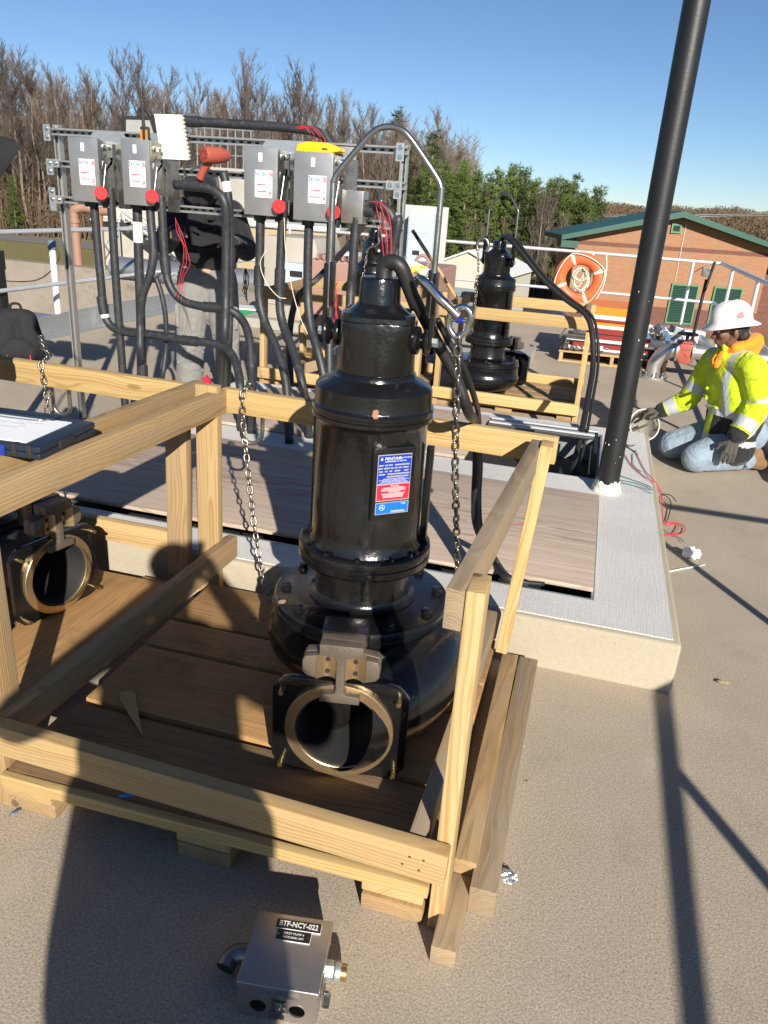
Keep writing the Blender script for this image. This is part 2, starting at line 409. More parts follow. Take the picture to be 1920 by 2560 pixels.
M_RED = mat('red_plastic', (0.62, 0.02, 0.025), 0.35)
M_REDV = mat('red_valve_paint', (0.34, 0.075, 0.048), 0.55, var=0.15, bump=0.0006, bs=60)
M_REDW = mat('red_wire', (0.55, 0.02, 0.04), 0.45)
M_WHITEW = mat('white_wire', (0.62, 0.56, 0.42), 0.5)
M_TEALW = mat('teal_wire', (0.05, 0.22, 0.20), 0.5)
M_GREENW = mat('green_wire', (0.06, 0.32, 0.09), 0.5)
M_YELLOW = mat('yellow_plastic', (0.80, 0.46, 0.01), 0.4)
M_YELROPE = mat('yellow_rope', (0.75, 0.55, 0.03), 0.8)
M_WHITE = mat('white_label', (0.80, 0.80, 0.79), 0.4, var=0.03)
M_PAPER = mat('white_paper', (0.78, 0.80, 0.83), 0.8, var=0.03)
M_CREAM = mat('cream_card', (0.72, 0.68, 0.56), 0.75, var=0.04)
M_INK = mat('black_ink', (0.015, 0.015, 0.016), 0.6, var=0)
M_GINK = mat('grey_ink', (0.25, 0.25, 0.26), 0.6, var=0)
M_RINK = mat('red_ink', (0.55, 0.02, 0.06), 0.5, var=0)
M_BLUEI = mat('blue_ink', (0.01, 0.17, 0.55), 0.5, var=0)
M_TAGBLACK = mat('black_engraving_plate', (0.02, 0.016, 0.012), 0.28, var=0.2)
M_PLBLUE = mat('nameplate_blue', (0.012, 0.045, 0.42), 0.32, 0.2, var=0.08)
M_PLRED = mat('nameplate_red', (0.60, 0.02, 0.055), 0.32, 0.1, var=0.08)
M_PLSKY = mat('nameplate_sky_blue', (0.01, 0.16, 0.62), 0.3, 0.2, var=0.08)
M_PLSILV = mat('nameplate_silver', (0.62, 0.61, 0.60), 0.35, 0.6, var=0.1)
M_BLUEC = mat('blue_binder_plastic', (0.012, 0.035, 0.25), 0.4)
M_NAVY = mat('navy_plastic', (0.012, 0.022, 0.035), 0.4)
M_FABK = mat('black_fabric', (0.012, 0.012, 0.014), 0.9, var=0.3, ns=30, bump=0.001, bs=300)
M_FABR = mat('red_fabric', (0.45, 0.015, 0.04), 0.8)
M_ORANGE = mat('lifebuoy_orange', (0.72, 0.12, 0.03), 0.5, var=0.1, dirt=((0.35, 0.08, 0.04), 8, 0.5))
M_ORANGE2 = mat('orange_panel', (0.85, 0.21, 0.01), 0.45, var=0.06)
M_MAROON = mat('maroon_panel', (0.22, 0.018, 0.015), 0.5)
M_WPAINT = mat('white_paint', (0.66, 0.66, 0.64), 0.5, var=0.05)
M_ROPE = mat('pale_rope', (0.60, 0.56, 0.46), 0.85)
M_GREYP = mat('grey_cabinet_paint', (0.42, 0.50, 0.57), 0.45, var=0.06)
M_BEIGE = mat('beige_equipment', (0.37, 0.335, 0.285), 0.6, var=0.06)
M_TANWALL = mat('tan_panel_wall', (0.37, 0.285, 0.17), 0.7, var=0.06)
M_PINKP = mat('faded_red_equipment', (0.33, 0.19, 0.155), 0.65, var=0.1)
M_SALMON = mat('salmon_pipe_paint', (0.30, 0.165, 0.115), 0.6, var=0.08)
M_GREENP = mat('green_box_paint', (0.01, 0.19, 0.085), 0.45)
M_GREENR = mat('green_metal_roof', (0.014, 0.075, 0.05), 0.45, var=0.1, ns=3)
M_GREENL = mat('green_louvre', (0.018, 0.062, 0.045), 0.5, var=0.05)
M_GREENF = mat('green_louvre_frame', (0.08, 0.19, 0.10), 0.5, var=0.05)
M_MORTAR = mat('mortar_in_bucket', (0.24, 0.225, 0.19), 0.9, var=0.3, ns=20, bump=0.004, bs=50)
M_PAIL = mat('dirty_white_plastic', (0.50, 0.47, 0.40), 0.6, var=0.2, dirt=((0.3, 0.28, 0.24), 9, 0.7))
M_GROUT = concrete('white_grout', (0.62, 0.60, 0.54), 0.5, 0.3, (0.1, 0.1, 0.1), 90, 0.004)
M_FOIL = mat('crumpled_foil', (0.8, 0.8, 0.82), 0.2, 0.9, var=0.1, bump=0.004, bs=70)
M_PLASTB = mat('blue_plastic', (0.02, 0.16, 0.5), 0.4)
M_DUSTC = mat('dark_car_paint', (0.012, 0.03, 0.07), 0.25, 0.2, coat=0.5)
# ------------------------------------------------------------------ the setting: ground, deck, curb
def grass_mat():
    mt, G, b = newmat('autumn_grass'); o = G.obj()
    c = G.mix(G.noise(o, 0.12, 6.0, 0.6), (0.17, 0.155, 0.045), (0.28, 0.22, 0.085))
    c = G.mix(G.m('MULTIPLY', G.step(G.noise(o, 3.0, 5.0, 0.7), 0.4, 0.8), 0.6), c, (0.13, 0.14, 0.04))
    G.put(b.inputs['Base Color'], c); b.inputs['Roughness'].default_value = 0.95
    G.put(b.inputs['Normal'], G.bump(G.noise(o, 9.0, 6.0, 0.7), 0.12)); return mt
M_GRASS = grass_mat()
M_ROAD = mat('road_asphalt', (0.16, 0.15, 0.14), 0.9, var=0.2, ns=1.5)
GR = -3.0
mb = MB(); N = 40
mb.add([(-1400, -400, GR), (1400, -400, GR), (1400, 1800, GR), (-1400, 1800, GR)], [(0, 1, 2, 3)])
O('ground', mb, M_GRASS, None, None, kind='structure')
# a service road running past the left-hand field
rp = smooth_path([(-160, 62, 0), (-80, 56, 0), (-44.5, 52.8, 0), (-20, 51, 0), (10, 60, 0), (40, 90, 0)], 8)
mb = MB()
for i, p in enumerate(rp):
    t = (rp[min(i + 1, len(rp) - 1)] - rp[max(i - 1, 0)]).normalized(); nn = V((-t.y, t.x, 0)) * 2.6
    mb.v += [tuple(p + nn + V((0, 0, GR + 0.02))), tuple(p - nn + V((0, 0, GR + 0.02)))]
mb.f = [(2 * i, 2 * i + 1, 2 * i + 3, 2 * i + 2) for i in range(len(rp) - 1)]; mb.mi = [0] * len(mb.f)
O('road', mb, M_ROAD, None, None, kind='structure')
# elevated concrete deck: top slab on the tank walls
DX0, DX1, DY0, DY1 = -5.78, 1.75, -6.0, 12.35
mb = MB().bb((DX0, DY0, GR), (DX1, DY1, 0.0))
O('concrete_deck', mb, M_CONC, None, None, kind='structure')
# neighbouring open tank to the left of the deck
mb = MB().bb((-24, 16.05, GR), (DX0 - 0.1, 16.4, -0.32)); mb.bb((-24, 4.2, GR), (-23.6, 16.05, -0.32))
O('tank_wall', mb, M_WALLC, None, None, bevel=0.012, label='weathered grey concrete wall of the open tank beyond the railing', cat='wall')
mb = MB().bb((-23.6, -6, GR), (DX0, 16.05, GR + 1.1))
O('tank_floor', mb, mat('tank_floor_dark', (0.13, 0.12, 0.10), 0.8), None, None, kind='structure')  # one even dark colour over the tank floor

# curb round the two hatch openings
CX0, CX1, CY0, CY1, CZ = -2.66, 0.478, 2.57, 5.535, 0.205
HX0, HX1 = -2.30, 0.165
OP1 = (2.79, 4.03); OP2 = (4.30, 5.30)
crb = thing('hatch_curb', 'raised pale concrete curb framing the two plywood-covered hatch openings', 'curb', ((CX0 + CX1) / 2, CY0, 0))
mb = MB()
def ring_block(mb, x0, x1, y0, y1, z0, z1): mb.bb((x0, y0, z0), (x1, y1, z1))
for (x0, x1, y0, y1) in ((CX0, CX1, CY0, OP1[0]), (CX0, HX0, OP1[0], OP2[1]), (HX1, CX1, OP1[0], OP2[1]), (HX0, HX1, OP1[1], OP2[0]), (CX0, CX1, OP2[1], CY1)):
    ring_block(mb, x0, x1, y0, y1, 0.0, CZ - 0.004)
# single welded solid: rebuild as a grid so the corners stay clean
def hatch_solid(z0, z1, ins=0.0):
    xs = [CX0 + ins, HX0, HX1, CX1 - ins]; ys = [CY0 + ins, OP1[0], OP1[1], OP2[0], OP2[1], CY1 - ins]
    m_ = MB(); holes = {(1, 1), (1, 3)}
    idx = {}
    def vid(i, j, k):
        key = (i, j, k)
        if key not in idx: idx[key] = len(m_.v); m_.v.append((xs[i], ys[j], (z0, z1)[k]))
        return idx[key]
    for i in range(3):
        for j in range(5):
            if (i, j) in holes: continue
            m_.f.append((vid(i, j, 1), vid(i + 1, j, 1), vid(i + 1, j + 1, 1), vid(i, j + 1, 1)))
            for (di, dj, a, b_) in ((-1, 0, (i, j), (i, j + 1)), (1, 0, (i + 1, j), (i + 1, j + 1)), (0, -1, (i, j), (i + 1, j)), (0, 1, (i, j + 1), (i + 1, j + 1))):
                ni, nj = i + di, j + dj
                if 0 <= ni < 3 and 0 <= nj < 5 and (ni, nj) not in holes: continue
                m_.f.append((vid(*a, 0), vid(*b_, 0), vid(*b_, 1), vid(*a, 1)))
    m_.mi = [0] * len(m_.f); return m_
hs = hatch_solid(0.0, CZ - 0.004)
me = mesh_from(hs, 'curb_body', M_CURB, 35)
bm = bmesh.new(); bm.from_mesh(me)
es = [e for e in bm.edges if len(e.link_faces) == 2 and e.calc_face_angle(0) > 1.0 and e.calc_length() > 0.1 and all(abs(v.co.x - CX0) < 1e-4 or abs(v.co.x - CX1) < 1e-4 or abs(v.co.y - CY0) < 1e-4 or abs(v.co.y - CY1) < 1e-4 for v in e.verts)]
bmesh.ops.bevel(bm, geom=es, offset=0.016, segments=3, profile=0.5, affect='EDGES', clamp_overlap=True)
bm.to_mesh(me); bm.free(); me.shade_smooth(); me.set_sharp_from_angle(angle=radians(35))
O('curb_body', me, None, crb)
# thin coated top screed, stopping a little short of the outer edge
tp = hatch_solid(CZ - 0.02, CZ, 0.03)
O('coated_top', tp, M_CURBTOP, crb, None)
# steel angle seats round the openings
for k, (y0, y1) in enumerate((OP1, OP2)):
    mb = MB(); t = 0.012
    for (a, b_) in (((HX0 + 0.001, y0 + 0.001), (HX1 - 0.001, y0 + t)), ((HX0 + 0.001, y1 - t), (HX1 - 0.001, y1 - 0.001)), ((HX0 + 0.001, y0 + t), (HX0 + t, y1 - t)), ((HX1 - t, y0 + t), (HX1 - 0.001, y1 - t))):
        mb.bb((a[0], a[1], 0.02), (b_[0], b_[1], CZ + 0.002))
    O('steel_seat', mb, M_GALV, crb, None)
    mb = MB().bb((HX0 + 0.013, y0 + 0.013, 0.004), (HX1 - 0.013, y1 - 0.013, 0.012))
    O('opening_dark_sheet', mb, M_DARK, crb, None)  # black sheet standing in for the shade down inside the opening
# plywood sheets over the openings
board('plywood_sheet', (HX0 + 0.0, 3.425, CZ + 0.012), (0.158, 3.425, CZ + 0.012), 1.13, 0.019, M_PLY, None, bev=0.002, label='large weathered plywood sheet over the hatch opening right behind the near pump crate', cat='plywood')
board('plywood_sheet', (-2.3, 4.83, CZ + 0.012), (-0.62, 4.83, CZ + 0.012), 1.03, 0.019, M_PLY, None, bev=0.002, label='grey weathered plywood sheet covering the hatch opening under the switch rack', cat='plywood')
# folded hatch frame and the gap between the sheet and the davit
hf = thing('hatch_channels', 'stacked aluminium hatch edge channels lying across the far curb beside the black davit post', 'channel', (0.0, 5.1, CZ))
for i in range(4):
    O('channel', MB().bb((-0.60, 5.13 + i * 0.055, CZ + 0.002), (0.13, 5.165 + i * 0.055, CZ + 0.018 + 0.004 * (i % 2))), M_ALU if i % 2 else M_STEELD, hf, None, bevel=0.002)
hp = thing('hatch_leaf', 'dark hinged hatch leaf standing open beside the black davit post', 'hatch leaf', (0.12, 4.6, CZ))
O('leaf', MB().box((0.115, 4.62, CZ + 0.062), (0.02, 0.52, 0.12)), M_DARK, hp, None, bevel=0.002)
O('hinge_rod', MB().cyl((0.098, 4.33, CZ + 0.02), (0.098, 4.9, CZ + 0.02), 0.006), M_STEELD, hp)
# galvanised toe plate under the left-hand railing
mb = MB().bb((-5.72, 6.35, 0.001), (-5.66, 11.8, 0.20)).bb((-5.655, 6.35, 0.001), (-5.5, 11.8, 0.02))
O('toe_plate', mb, M_GALV, None, None, bevel=0.003, label='galvanised steel toe plate along the foot of the left-hand railing', cat='toe plate')

# ------------------------------------------------------------------ railings
def rail_run(name, label, pts, posts, ht=1.07, mid=0.535, r=0.024, mats=M_ALU, ends=None, base=True):
    t = thing(name, label, 'railing', (pts[0][0], pts[0][1], 0))
    O('top_rail', MB().tube([(x, y, ht) for x, y in pts], r, 12), mats, t)
    O('mid_rail', MB().tube([(x, y, mid) for x, y in pts], r * 0.9, 12), mats, t)
    for (x, y) in posts:
        mb = MB().cyl((x, y, 0.001), (x, y, ht - r * 0.6), r * 0.95, None, 12)
        p = O('post', mb, mats, t)
        if base: O('post_foot', MB().box((x, y, 0.008), (0.1, 0.1, 0.014)), M_GALV, p, None, bevel=0.002)
    return t
RY = 12.1; RX = 1.56; LX = -5.58
rail_run('guard_railing', 'white tubular guard railing along the far deck edge in front of the brick building', [(LX, RY), (RX - 0.02, RY)], [(-4.9, RY), (-3.3, RY), (-1.75, RY), (-0.2, RY), (1.18, RY)])
rail_run('guard_railing', 'white tubular guard railing along the right deck edge beside the kneeling worker', [(RX, RY), (RX, 5.2)], [(RX, 11.0), (RX, 9.1), (RX, 7.3), (RX, 5.25)])
rail_run('guard_railing', 'tubular railing past the right deck edge, casting the long shadow beside the crate', [(RX, 2.19), (RX, -3.0)], [(RX, 2.17), (RX, 0.155), (RX, -1.85)])
rail_run('guard_railing', 'pale tubular guard railing on the left deck edge in front of the open tank', [(LX, 12.05), (LX, 1.0)], [(LX, 10.6), (LX, 8.09), (LX, 6.2), (LX, 4.0)])
gt = thing('shadow_rail', 'short unseen tubular rail added past the right deck edge to cast a shadow line', 'railing', (2.5, 2.62, 0))  # out of view; added so its shadow crosses the concrete right of the curb
O('top_rail', MB().cyl((1.68, 2.62, 1.07), (4.2, 2.62, 1.07), 0.024), M_ALU, gt)
for x in (2.6, 4.1): O('post', MB().cyl((x, 2.62, GR), (x, 2.62, 1.05), 0.023), M_ALU, gt)
# dock plate on the far deck edge and aluminium toe kerb behind the valve
O('edge_kerb', MB().bb((0.75, 11.75, 0.001), (1.5, 11.98, 0.16)), M_WPAINT, None, None, bevel=0.01, label='white painted kerb block at the foot of the far railing', cat='kerb')
O('edge_channel', MB().bb((1.40, 5.2, 0.001), (1.46, 11.6, 0.14)), M_GALV, None, None, bevel=0.004, label='grey steel channel along the right deck edge behind the kneeling worker', cat='channel')

# ------------------------------------------------------------------ davit post
dv = thing('davit_post', 'tall black round steel davit post with white grout round its foot on the curb', 'post', (0.199, 4.14, CZ))
R0 = 0.0585
O('post_tube', MB().cyl((0.199, 4.14, CZ), (0.199, 4.14, 3.4), R0, None, 40), M_BLACKPOST, dv)
mb = MB(); random.seed(3)
prof = [(0.0, 0.07), (R0 + 0.002, 0.062), (R0 + 0.012, 0.03), (R0 + 0.022, 0.006), (R0 + 0.024, 0.0005)]
k0 = len(mb.v); mb.lathe(prof[1:], 40, (0.199, 4.14, CZ))
mb.v = [(x + random.uniform(-.004, .004), y + random.uniform(-.004, .004), z + (random.uniform(-.012, .012) if z > CZ + 0.02 else 0)) for x, y, z in mb.v]
O('grout_collar', mb, M_GROUT, dv, 60)
random.seed(5)
for i in range(9):
    a = random.uniform(-2.6, -0.4); z = random.uniform(0.25, 1.3); x = 0.199 + (R0 + 0.0005) * cos(a); y = 4.14 + (R0 + 0.0005) * sin(a)
    O('paint_fleck', MB().sph((x, y, z), random.uniform(0.0012, 0.0032), 6, 4, (1, 1, random.uniform(0.6, 1.8))), M_WHITE, dv)
# ------------------------------------------------------------------ submersible pump (own frame: axis on Z, standing on the crate deck)
def plate_with_hole(w, h, ch, t, r, n=64, cz=0.0):
    """plate in XZ plane (thickness along -Y..0), centred at origin, chamfered corners, round hole at height cz"""
    def outer(a):
        dx, dz = cos(a), sin(a); best = 1e9
        pl = [(1, 0, w / 2), (-1, 0, w / 2), (0, 1, h / 2 - cz), (0, -1, h / 2 + cz)]
        for sx in (1, -1):
            pl.append((sx * .7071, .7071, (w / 2 + h / 2 - cz - ch) * .7071)); pl.append((sx * .7071, -.7071, (w / 2 + h / 2 + cz - ch) * .7071))
        for (nx, nz, d) in pl:
            q = dx * nx + dz * nz
            if q > 1e-6: best = min(best, d / q)
        return dx * best, dz * best
    mb = MB()
    for i in range(n):
        a = 2 * pi * (i + .5) / n; ox, oz = outer(a)
        mb.v += [(ox, 0, oz + cz), (r * cos(a), 0, r * sin(a) + cz), (r * cos(a), -t, r * sin(a) + cz), (ox, -t, oz + cz)]
    for i in range(n):
        j = (i + 1) % n
        for k in range(4): mb.f.append((4 * i + k, 4 * i + (k + 1) % 4, 4 * j + (k + 1) % 4, 4 * j + k))
    mb.mi = [0] * len(mb.f); return mb

FLC = V((0.095, -0.480, 0.150)); FLA = radians(10.7)      # discharge flange centre and turn
def xf(mb, M): mb.v = [tuple(M @ V(p)) for p in mb.v]; return mb
def make_pump(name, label):
    t = thing(name, label, 'pump', (0, 0, 0), 'submersible pumps in wooden crates', True)
    # motor and seal housing
    prof = [(0.0, 1.012), (0.112, 1.012), (0.118, 1.006), (0.121, 0.996), (0.130, 0.990), (0.160, 0.975), (0.168, 0.966), (0.169, 0.957), (0.1695, 0.922), (0.171, 0.917), (0.1765, 0.912), (0.1765, 0.902), (0.172, 0.899), (0.172, 0.893), (0.1765, 0.890), (0.1765, 0.880), (0.170, 0.874), (0.163, 0.862), (0.1635, 0.65), (0.165, 0.645), (0.1655, 0.535), (0.166, 0.51), (0.176, 0.492), (0.178, 0.486)]
    O('motor_housing', MB().lathe(prof, 96), M_BLACK, t, 32)
    O('motor_flange', MB().lathe([(0.14, 0.489), (0.196, 0.489), (0.203, 0.484), (0.2045, 0.474), (0.2045, 0.466), (0.201, 0.463), (0.201, 0.458), (0.2045, 0.455), (0.2045, 0.436), (0.200, 0.430), (0.165, 0.427), (0.152, 0.42), (0.14, 0.41)], 96), M_BLACK, t, 32)
    O('neck', MB().lathe([(0.149, 0.43), (0.149, 0.325), (0.153, 0.314), (0.162, 0.307), (0.17, 0.304)], 96), M_BLACK, t, 40)
    # squarish terminal chamber with rounded corners
    def sq(r, c, n=64):
        out = []
        for i in range(n):
            a = 2 * pi * i / n + 0.3; e = 5.0
            k = (abs(cos(a)) ** e + abs(sin(a)) ** e) ** (-1 / e); out.append((r * cos(a) * (c * k + 1 - c), r * sin(a) * (c * k + 1 - c)))
        return out
    def loft(rings):
        mb = MB(); n = 64
        for (r, c, z) in rings: mb.v += [(x, y, z) for x, y in sq(r, c)]
        for q in range(len(rings) - 1): mb.f += [(q * n + i, q * n + (i + 1) % n, (q + 1) * n + (i + 1) % n, (q + 1) * n + i) for i in range(n)]
        mb.f += [tuple(range(n - 1, -1, -1)), tuple((len(rings) - 1) * n + i for i in range(n))]; mb.mi = [0] * len(mb.f)
        return xf(mb, Matrix.Rotation(0.24, 4, 'Z'))
    O('terminal_chamber', loft([(0.111, .0, 1.000), (0.110, .05, 1.06), (0.107, .35, 1.10), (0.104, .75, 1.125), (0.104, .75, 1.152)]), M_BLACK, t, 40, bevel=0.003)
    O('chamber_lid', loft([(0.104, .75, 1.1535), (0.103, .75, 1.166), (0.088, .4, 1.172), (0.066, .0, 1.19), (0.060, 0, 1.197)]), M_BLACK, t, 40)
    for i in range(4):
        a = 0.24 + pi / 4 + i * pi / 2
        O('lid_bolt', MB().hexbolt((0.115 * cos(a), 0.115 * sin(a), 1.160), (0, 0, 1), 0.0115, 0.016), M_BLACK, t, 30, bevel=0.001)
    O('cable_gland', MB().lathe([(0.0595, 1.185), (0.0585, 1.192), (0.0565, 1.255), (0.0545, 1.262), (0.050, 1.265), (0.0, 1.265)], 48), M_BLACK, t, 40)
    # lifting lugs, spools and bail
    for s in (-1, 1):
        l = O('lifting_lug', MB().box((s * 0.1545, 0, 1.190), (0.012, 0.034, 0.20)).box((s * 0.139, 0, 1.235), (0.012, 0.024, 0.12)), M_BLACK, t, 30, bevel=0.003)
        mb = MB(); rot = Matrix.Rotation(s * pi / 2, 4, 'Y')
        mb.lathe([(0.0, 0.092), (0.026, 0.092), (0.034, 0.100), (0.040, 0.110), (0.038, 0.120), (0.024, 0.125), (0.021, 0.129), (0.024, 0.133), (0.036, 0.138), (0.039, 0.145), (0.034, 0.150), (0.0, 0.152)], 32)
        xf(mb, Matrix.Translation((0, 0, 1.105)) @ rot); O('trunnion', mb, M_BLACK, t, 45)
        O('trunnion_bolt', MB().hexbolt((s * 0.160, 0, 1.105), (s, 0, 0), 0.013, 0.014), M_GALV, t, 30)
    pts = [(-0.1475, -0.004, 1.17), (-0.1475, 0, 1.47), (-0.146, 0, 1.495), (-0.136, 0, 1.518), (-0.09, 0, 1.572), (-0.052, 0, 1.613), (-0.028, 0, 1.629), (0, 0, 1.634)]
    pts = pts + [(-x, y, z) for x, y, z in reversed(pts[:-1])]
    O('bail', MB().tube(smooth_path(pts, 7), 0.0083, 14), M_STEEL, t, 60)
    # side bars on the motor
    O('sensor_tube', MB().box((-0.178, 0.02, 0.70), (0.013, 0.032, 0.40)), M_BLACK, t, 30, bevel=0.003)
    O('sensor_tube', MB().box((0.176, 0.03, 0.64), (0.022, 0.020, 0.32)), M_BLACK, t, 30, bevel=0.004)
    # name plate pad and plates
    ang = radians(-50); nrm = V((cos(ang), sin(ang), 0)); tg = V((-sin(ang), cos(ang), 0))
    def NP(u, z, d): return nrm * d + tg * u + V((0, 0, z))
    PM = lambda u, z, d: frame(NP(u, z, d), tg, (0, 0, 1))
    mb = MB().box((0, 0, 0), (0.128, 0.215, 0.03)); xf(mb, PM(0.0, 0.722, 0.1535)); O('plate_pad', mb, M_BLACK, t, 30, bevel=0.004)
    def plate(nm, w, h, u, z, m1, par=None, d=0.1692, th=0.0012):
        mb = MB().box((0, 0, 0), (w, h, th)); xf(mb, PM(u, z, d)); return O(nm, mb, m1, par or t, None)
    np_ = plate('name_plate', 0.104, 0.138, 0, 0.742, M_PLSILV)
    plate('blue_field', 0.1, 0.082, 0, 0.7675, M_PLBLUE, np_, 0.1702); plate('red_field', 0.1, 0.046, 0, 0.699, M_PLRED, np_, 0.1702)
    PD = 0.17125
    lettering('PENTAIR', 0.0115, PM(-0.006, 0.799, PD), M_WHITE, np_, ext=0.0002, sx=1.15)
    lettering('FAIRBANKS NIJHUIS', 0.0046, PM(0.030, 0.800, PD), M_WHITE, np_, ext=0.0002)
    lettering('SUBMERSIBLE A-C MOTOR', 0.0056, PM(0.002, 0.791, PD), M_WHITE, np_, ext=0.0002)
    mb = MB().prism([(0, 0.005), (0.004, 0), (0, -0.005), (-0.004, 0)], 0, 0.0004, PM(-0.041, 0.799, PD)); O('diamond_mark', mb, M_WHITE, np_, None)
    mb = MB()
    for (z, cells) in ((0.7805, ((-0.042, .014), (-0.026, .010), (-0.013, .012), (0.0225, .046))), (0.7715, ((-0.043, .013), (-0.0245, .017), (-0.0085, .010), (0.004, .010), (0.0165, .010), (0.034, .018))), (0.7625, ((-0.042, .012), (-0.026, .009), (-0.0115, .009), (0.0085, .018), (0.036, .014))), (0.754, ((-0.0385, .019), (0.0125, .068))), (0.746, ((0.0105, .068),))):
        for (u, w) in cells: xf_ = MB().box((0, 0, 0), (w, 0.0042, 0.0003)); xf(xf_, PM(u, z, PD)); mb.add(xf_.v, xf_.f)
    O('data_cells', mb, M_PLSILV, np_, None)
    for i, tx in enumerate(('SUBMERSIBLE IN WATER AND SEWAGE ONLY', 'FOR MAXIMUM DEPTH OF SUBMERGENCE AND FOR PROPER', 'FUSE REPLACEMENT SEE INSTRUCTION MANUAL', 'MADE IN USA OF IMPORTED AND DOMESTIC MATERIALS')):
        lettering(tx, 0.0034, PM(0, 0.740 - i * 0.0036, PD), M_WHITE, np_, ext=0.0002)
    lettering('WARNING', 0.0055, PM(0.004, 0.718, PD), M_WHITE, np_, ext=0.0002); lettering('AVERTISSEMENT', 0.0052, PM(0.004, 0.7005, PD), M_WHITE, np_, ext=0.0002)
    mb = MB()
    for z in (0.7135, 0.7105, 0.7075, 0.7045, 0.696, 0.693, 0.690, 0.687, 0.684):
        xf_ = MB().box((0, 0, 0), (random.uniform(.06, .078), 0.0009, 0.0003)); xf(xf_, PM(0, z, PD)); mb.add(xf_.v, xf_.f)
    O('small_print', mb, M_WHITE, np_, None)
    for (u, z) in ((-0.046, 0.805), (0.046, 0.805), (-0.046, 0.679), (0.046, 0.679)): mb = MB().cyl(NP(u, z, 0.170), NP(u, z, 0.173), 0.0032, 0.0024, 10); O('rivet', mb, M_CHROME, np_)
    n2 = plate('listing_plate', 0.104, 0.036, 0, 0.651, M_PLSILV); plate('blue_field', 0.1, 0.032, 0, 0.651, M_PLSKY, n2, 0.1702)
    mb = MB().lathe([(0.0075, 0), (0.0085, 0), (0.0085, 0.0004), (0.0075, 0.0004), (0.0075, 0)], 24); xf(mb, PM(-0.032, 0.655, PD)); O('listing_mark', mb, M_WHITE, n2, None)
    lettering('UL', 0.009, PM(-0.032, 0.655, PD), M_WHITE, n2, ext=0.0002); lettering('17062E', 0.005, PM(0.034, 0.662, PD), M_WHITE, n2, ext=0.0002)
    mb = MB().box((0, 0, 0), (0.044, 0.006, 0.0004)); xf(mb, PM(0.018, 0.640, PD)); O('serial_cell', mb, M_PLSILV, n2, None)
    for u in (-0.047, 0.047): O('rivet', MB().cyl(NP(u, 0.651, 0.170), NP(u, 0.651, 0.173), 0.0032, 0.0024, 10), M_CHROME, n2)
    # cover plate with hex bolts
    O('casing_cover', MB().lathe([(0.14, 0.300), (0.255, 0.300), (0.272, 0.297), (0.277, 0.291), (0.278, 0.272), (0.283, 0.270), (0.284, 0.258), (0.262, 0.250)], 96), M_BLACK, t, 32)
    for i in range(10):
        a = radians(18 + 36 * i); p = (0.242 * cos(a), 0.242 * sin(a), 0.3)
        b_ = O('cover_bolt', MB().hexbolt(p, (0, 0, 1), 0.0165, 0.017).cyl(p, (p[0], p[1], 0.303), 0.019, None, 16), M_BLACK, t, 30, bevel=0.0015)
    for i in range(12):
        a = radians(10 + 30 * i); O('flange_bolt', MB().hexbolt((0.189 * cos(a), 0.189 * sin(a), 0.489), (0, 0, 1), 0.0095, 0.009), M_BLACK, t, 30)
    # volute: a growing spiral tube running clockwise into the discharge
    mb = MB(); P_, R_ = [], []
    n = 54
    for i in range(n + 1):
        f_ = i / n; a = radians(-105) - f_ * radians(255)          # ends at 0 deg on the right-hand side
        rc = 0.198 + 0.036 * f_; rt = 0.082 + 0.044 * f_
        P_.append((rc * cos(a), rc * sin(a), 0.150)); R_.append(rt)
    ex = [(0.243, -0.06, 0.147), (0.243, -0.13, 0.145), (0.225, -0.22, 0.142), (0.19, -0.31, 0.141), (0.147, -0.385, 0.14), (0.112, -0.443, 0.14), tuple(FLC - V((-sin(FLA), cos(FLA), 0)) * -0.012)]
    exs = smooth_path([P_[-1]] + ex, 4)[1:]
    for i, p in enumerate(exs): P_.append(p); R_.append(0.126 + 0.004 * i / len(exs))
    mb.tube(P_, R_, 32, False); mb.f.append(tuple(range(32))); mb.mi.append(0)
    O('volute', mb, M_BLACK, t, 60)
    O('casing', MB().lathe([(0.0, 0.035), (0.17, 0.035), (0.24, 0.06), (0.274, 0.11), (0.282, 0.17), (0.278, 0.25), (0.2, 0.262)], 80), M_BLACK, t, 50)
    O('suction_foot', MB().lathe([(0.0, 0.0005), (0.19, 0.0005), (0.2, 0.006), (0.2, 0.03), (0.17, 0.045)], 64), M_BLACK, t, 35)
    # discharge flange with studs, bronze seat ring and slide bracket
    FM = Matrix.Translation(FLC) @ Matrix.Rotation(FLA, 4, 'Z')
    fl = O('discharge_flange', xf(plate_with_hole(0.362, 0.292, 0.034, 0.020, 0.116), FM), M_BLACK, t, 30, bevel=0.0025)
    mb = MB().lathe([(0.1165, 0.0), (0.1165, 0.013), (0.1185, 0.0145), (0.1435, 0.0145), (0.145, 0.013), (0.145, 0.0)], 80)
    xf(mb, FM @ Matrix.Translation((0, -0.020, 0)) @ Matrix.Rotation(pi / 2, 4, 'X')); O('seat_ring', mb, M_BRONZE, t, 30)
    mb = MB().lathe([(0.1085, -0.30), (0.1085, 0.0), (0.112, 0.0085), (0.1162, 0.0085)], 64)
    xf(mb, FM @ Matrix.Translation((0, -0.020, 0)) @ Matrix.Rotation(pi / 2, 4, 'X')); O('bore_liner', mb, M_RUBBER, t, 40)
    mb = MB().cyl((0, 0.275, 0), (0, 0.272, 0), 0.1084, None, 48); xf(mb, FM); O('bore_back', mb, M_DARK, t, None)
    for (u, z) in ((-0.153, 0.115), (0.153, 0.115), (-0.153, -0.118), (0.153, -0.118)):
        mb = MB().cyl((u, -0.02, z), (u, -0.052, z), 0.0072, 0.0066, 12); xf(mb, FM); O('stud', mb, M_BRASS, t)
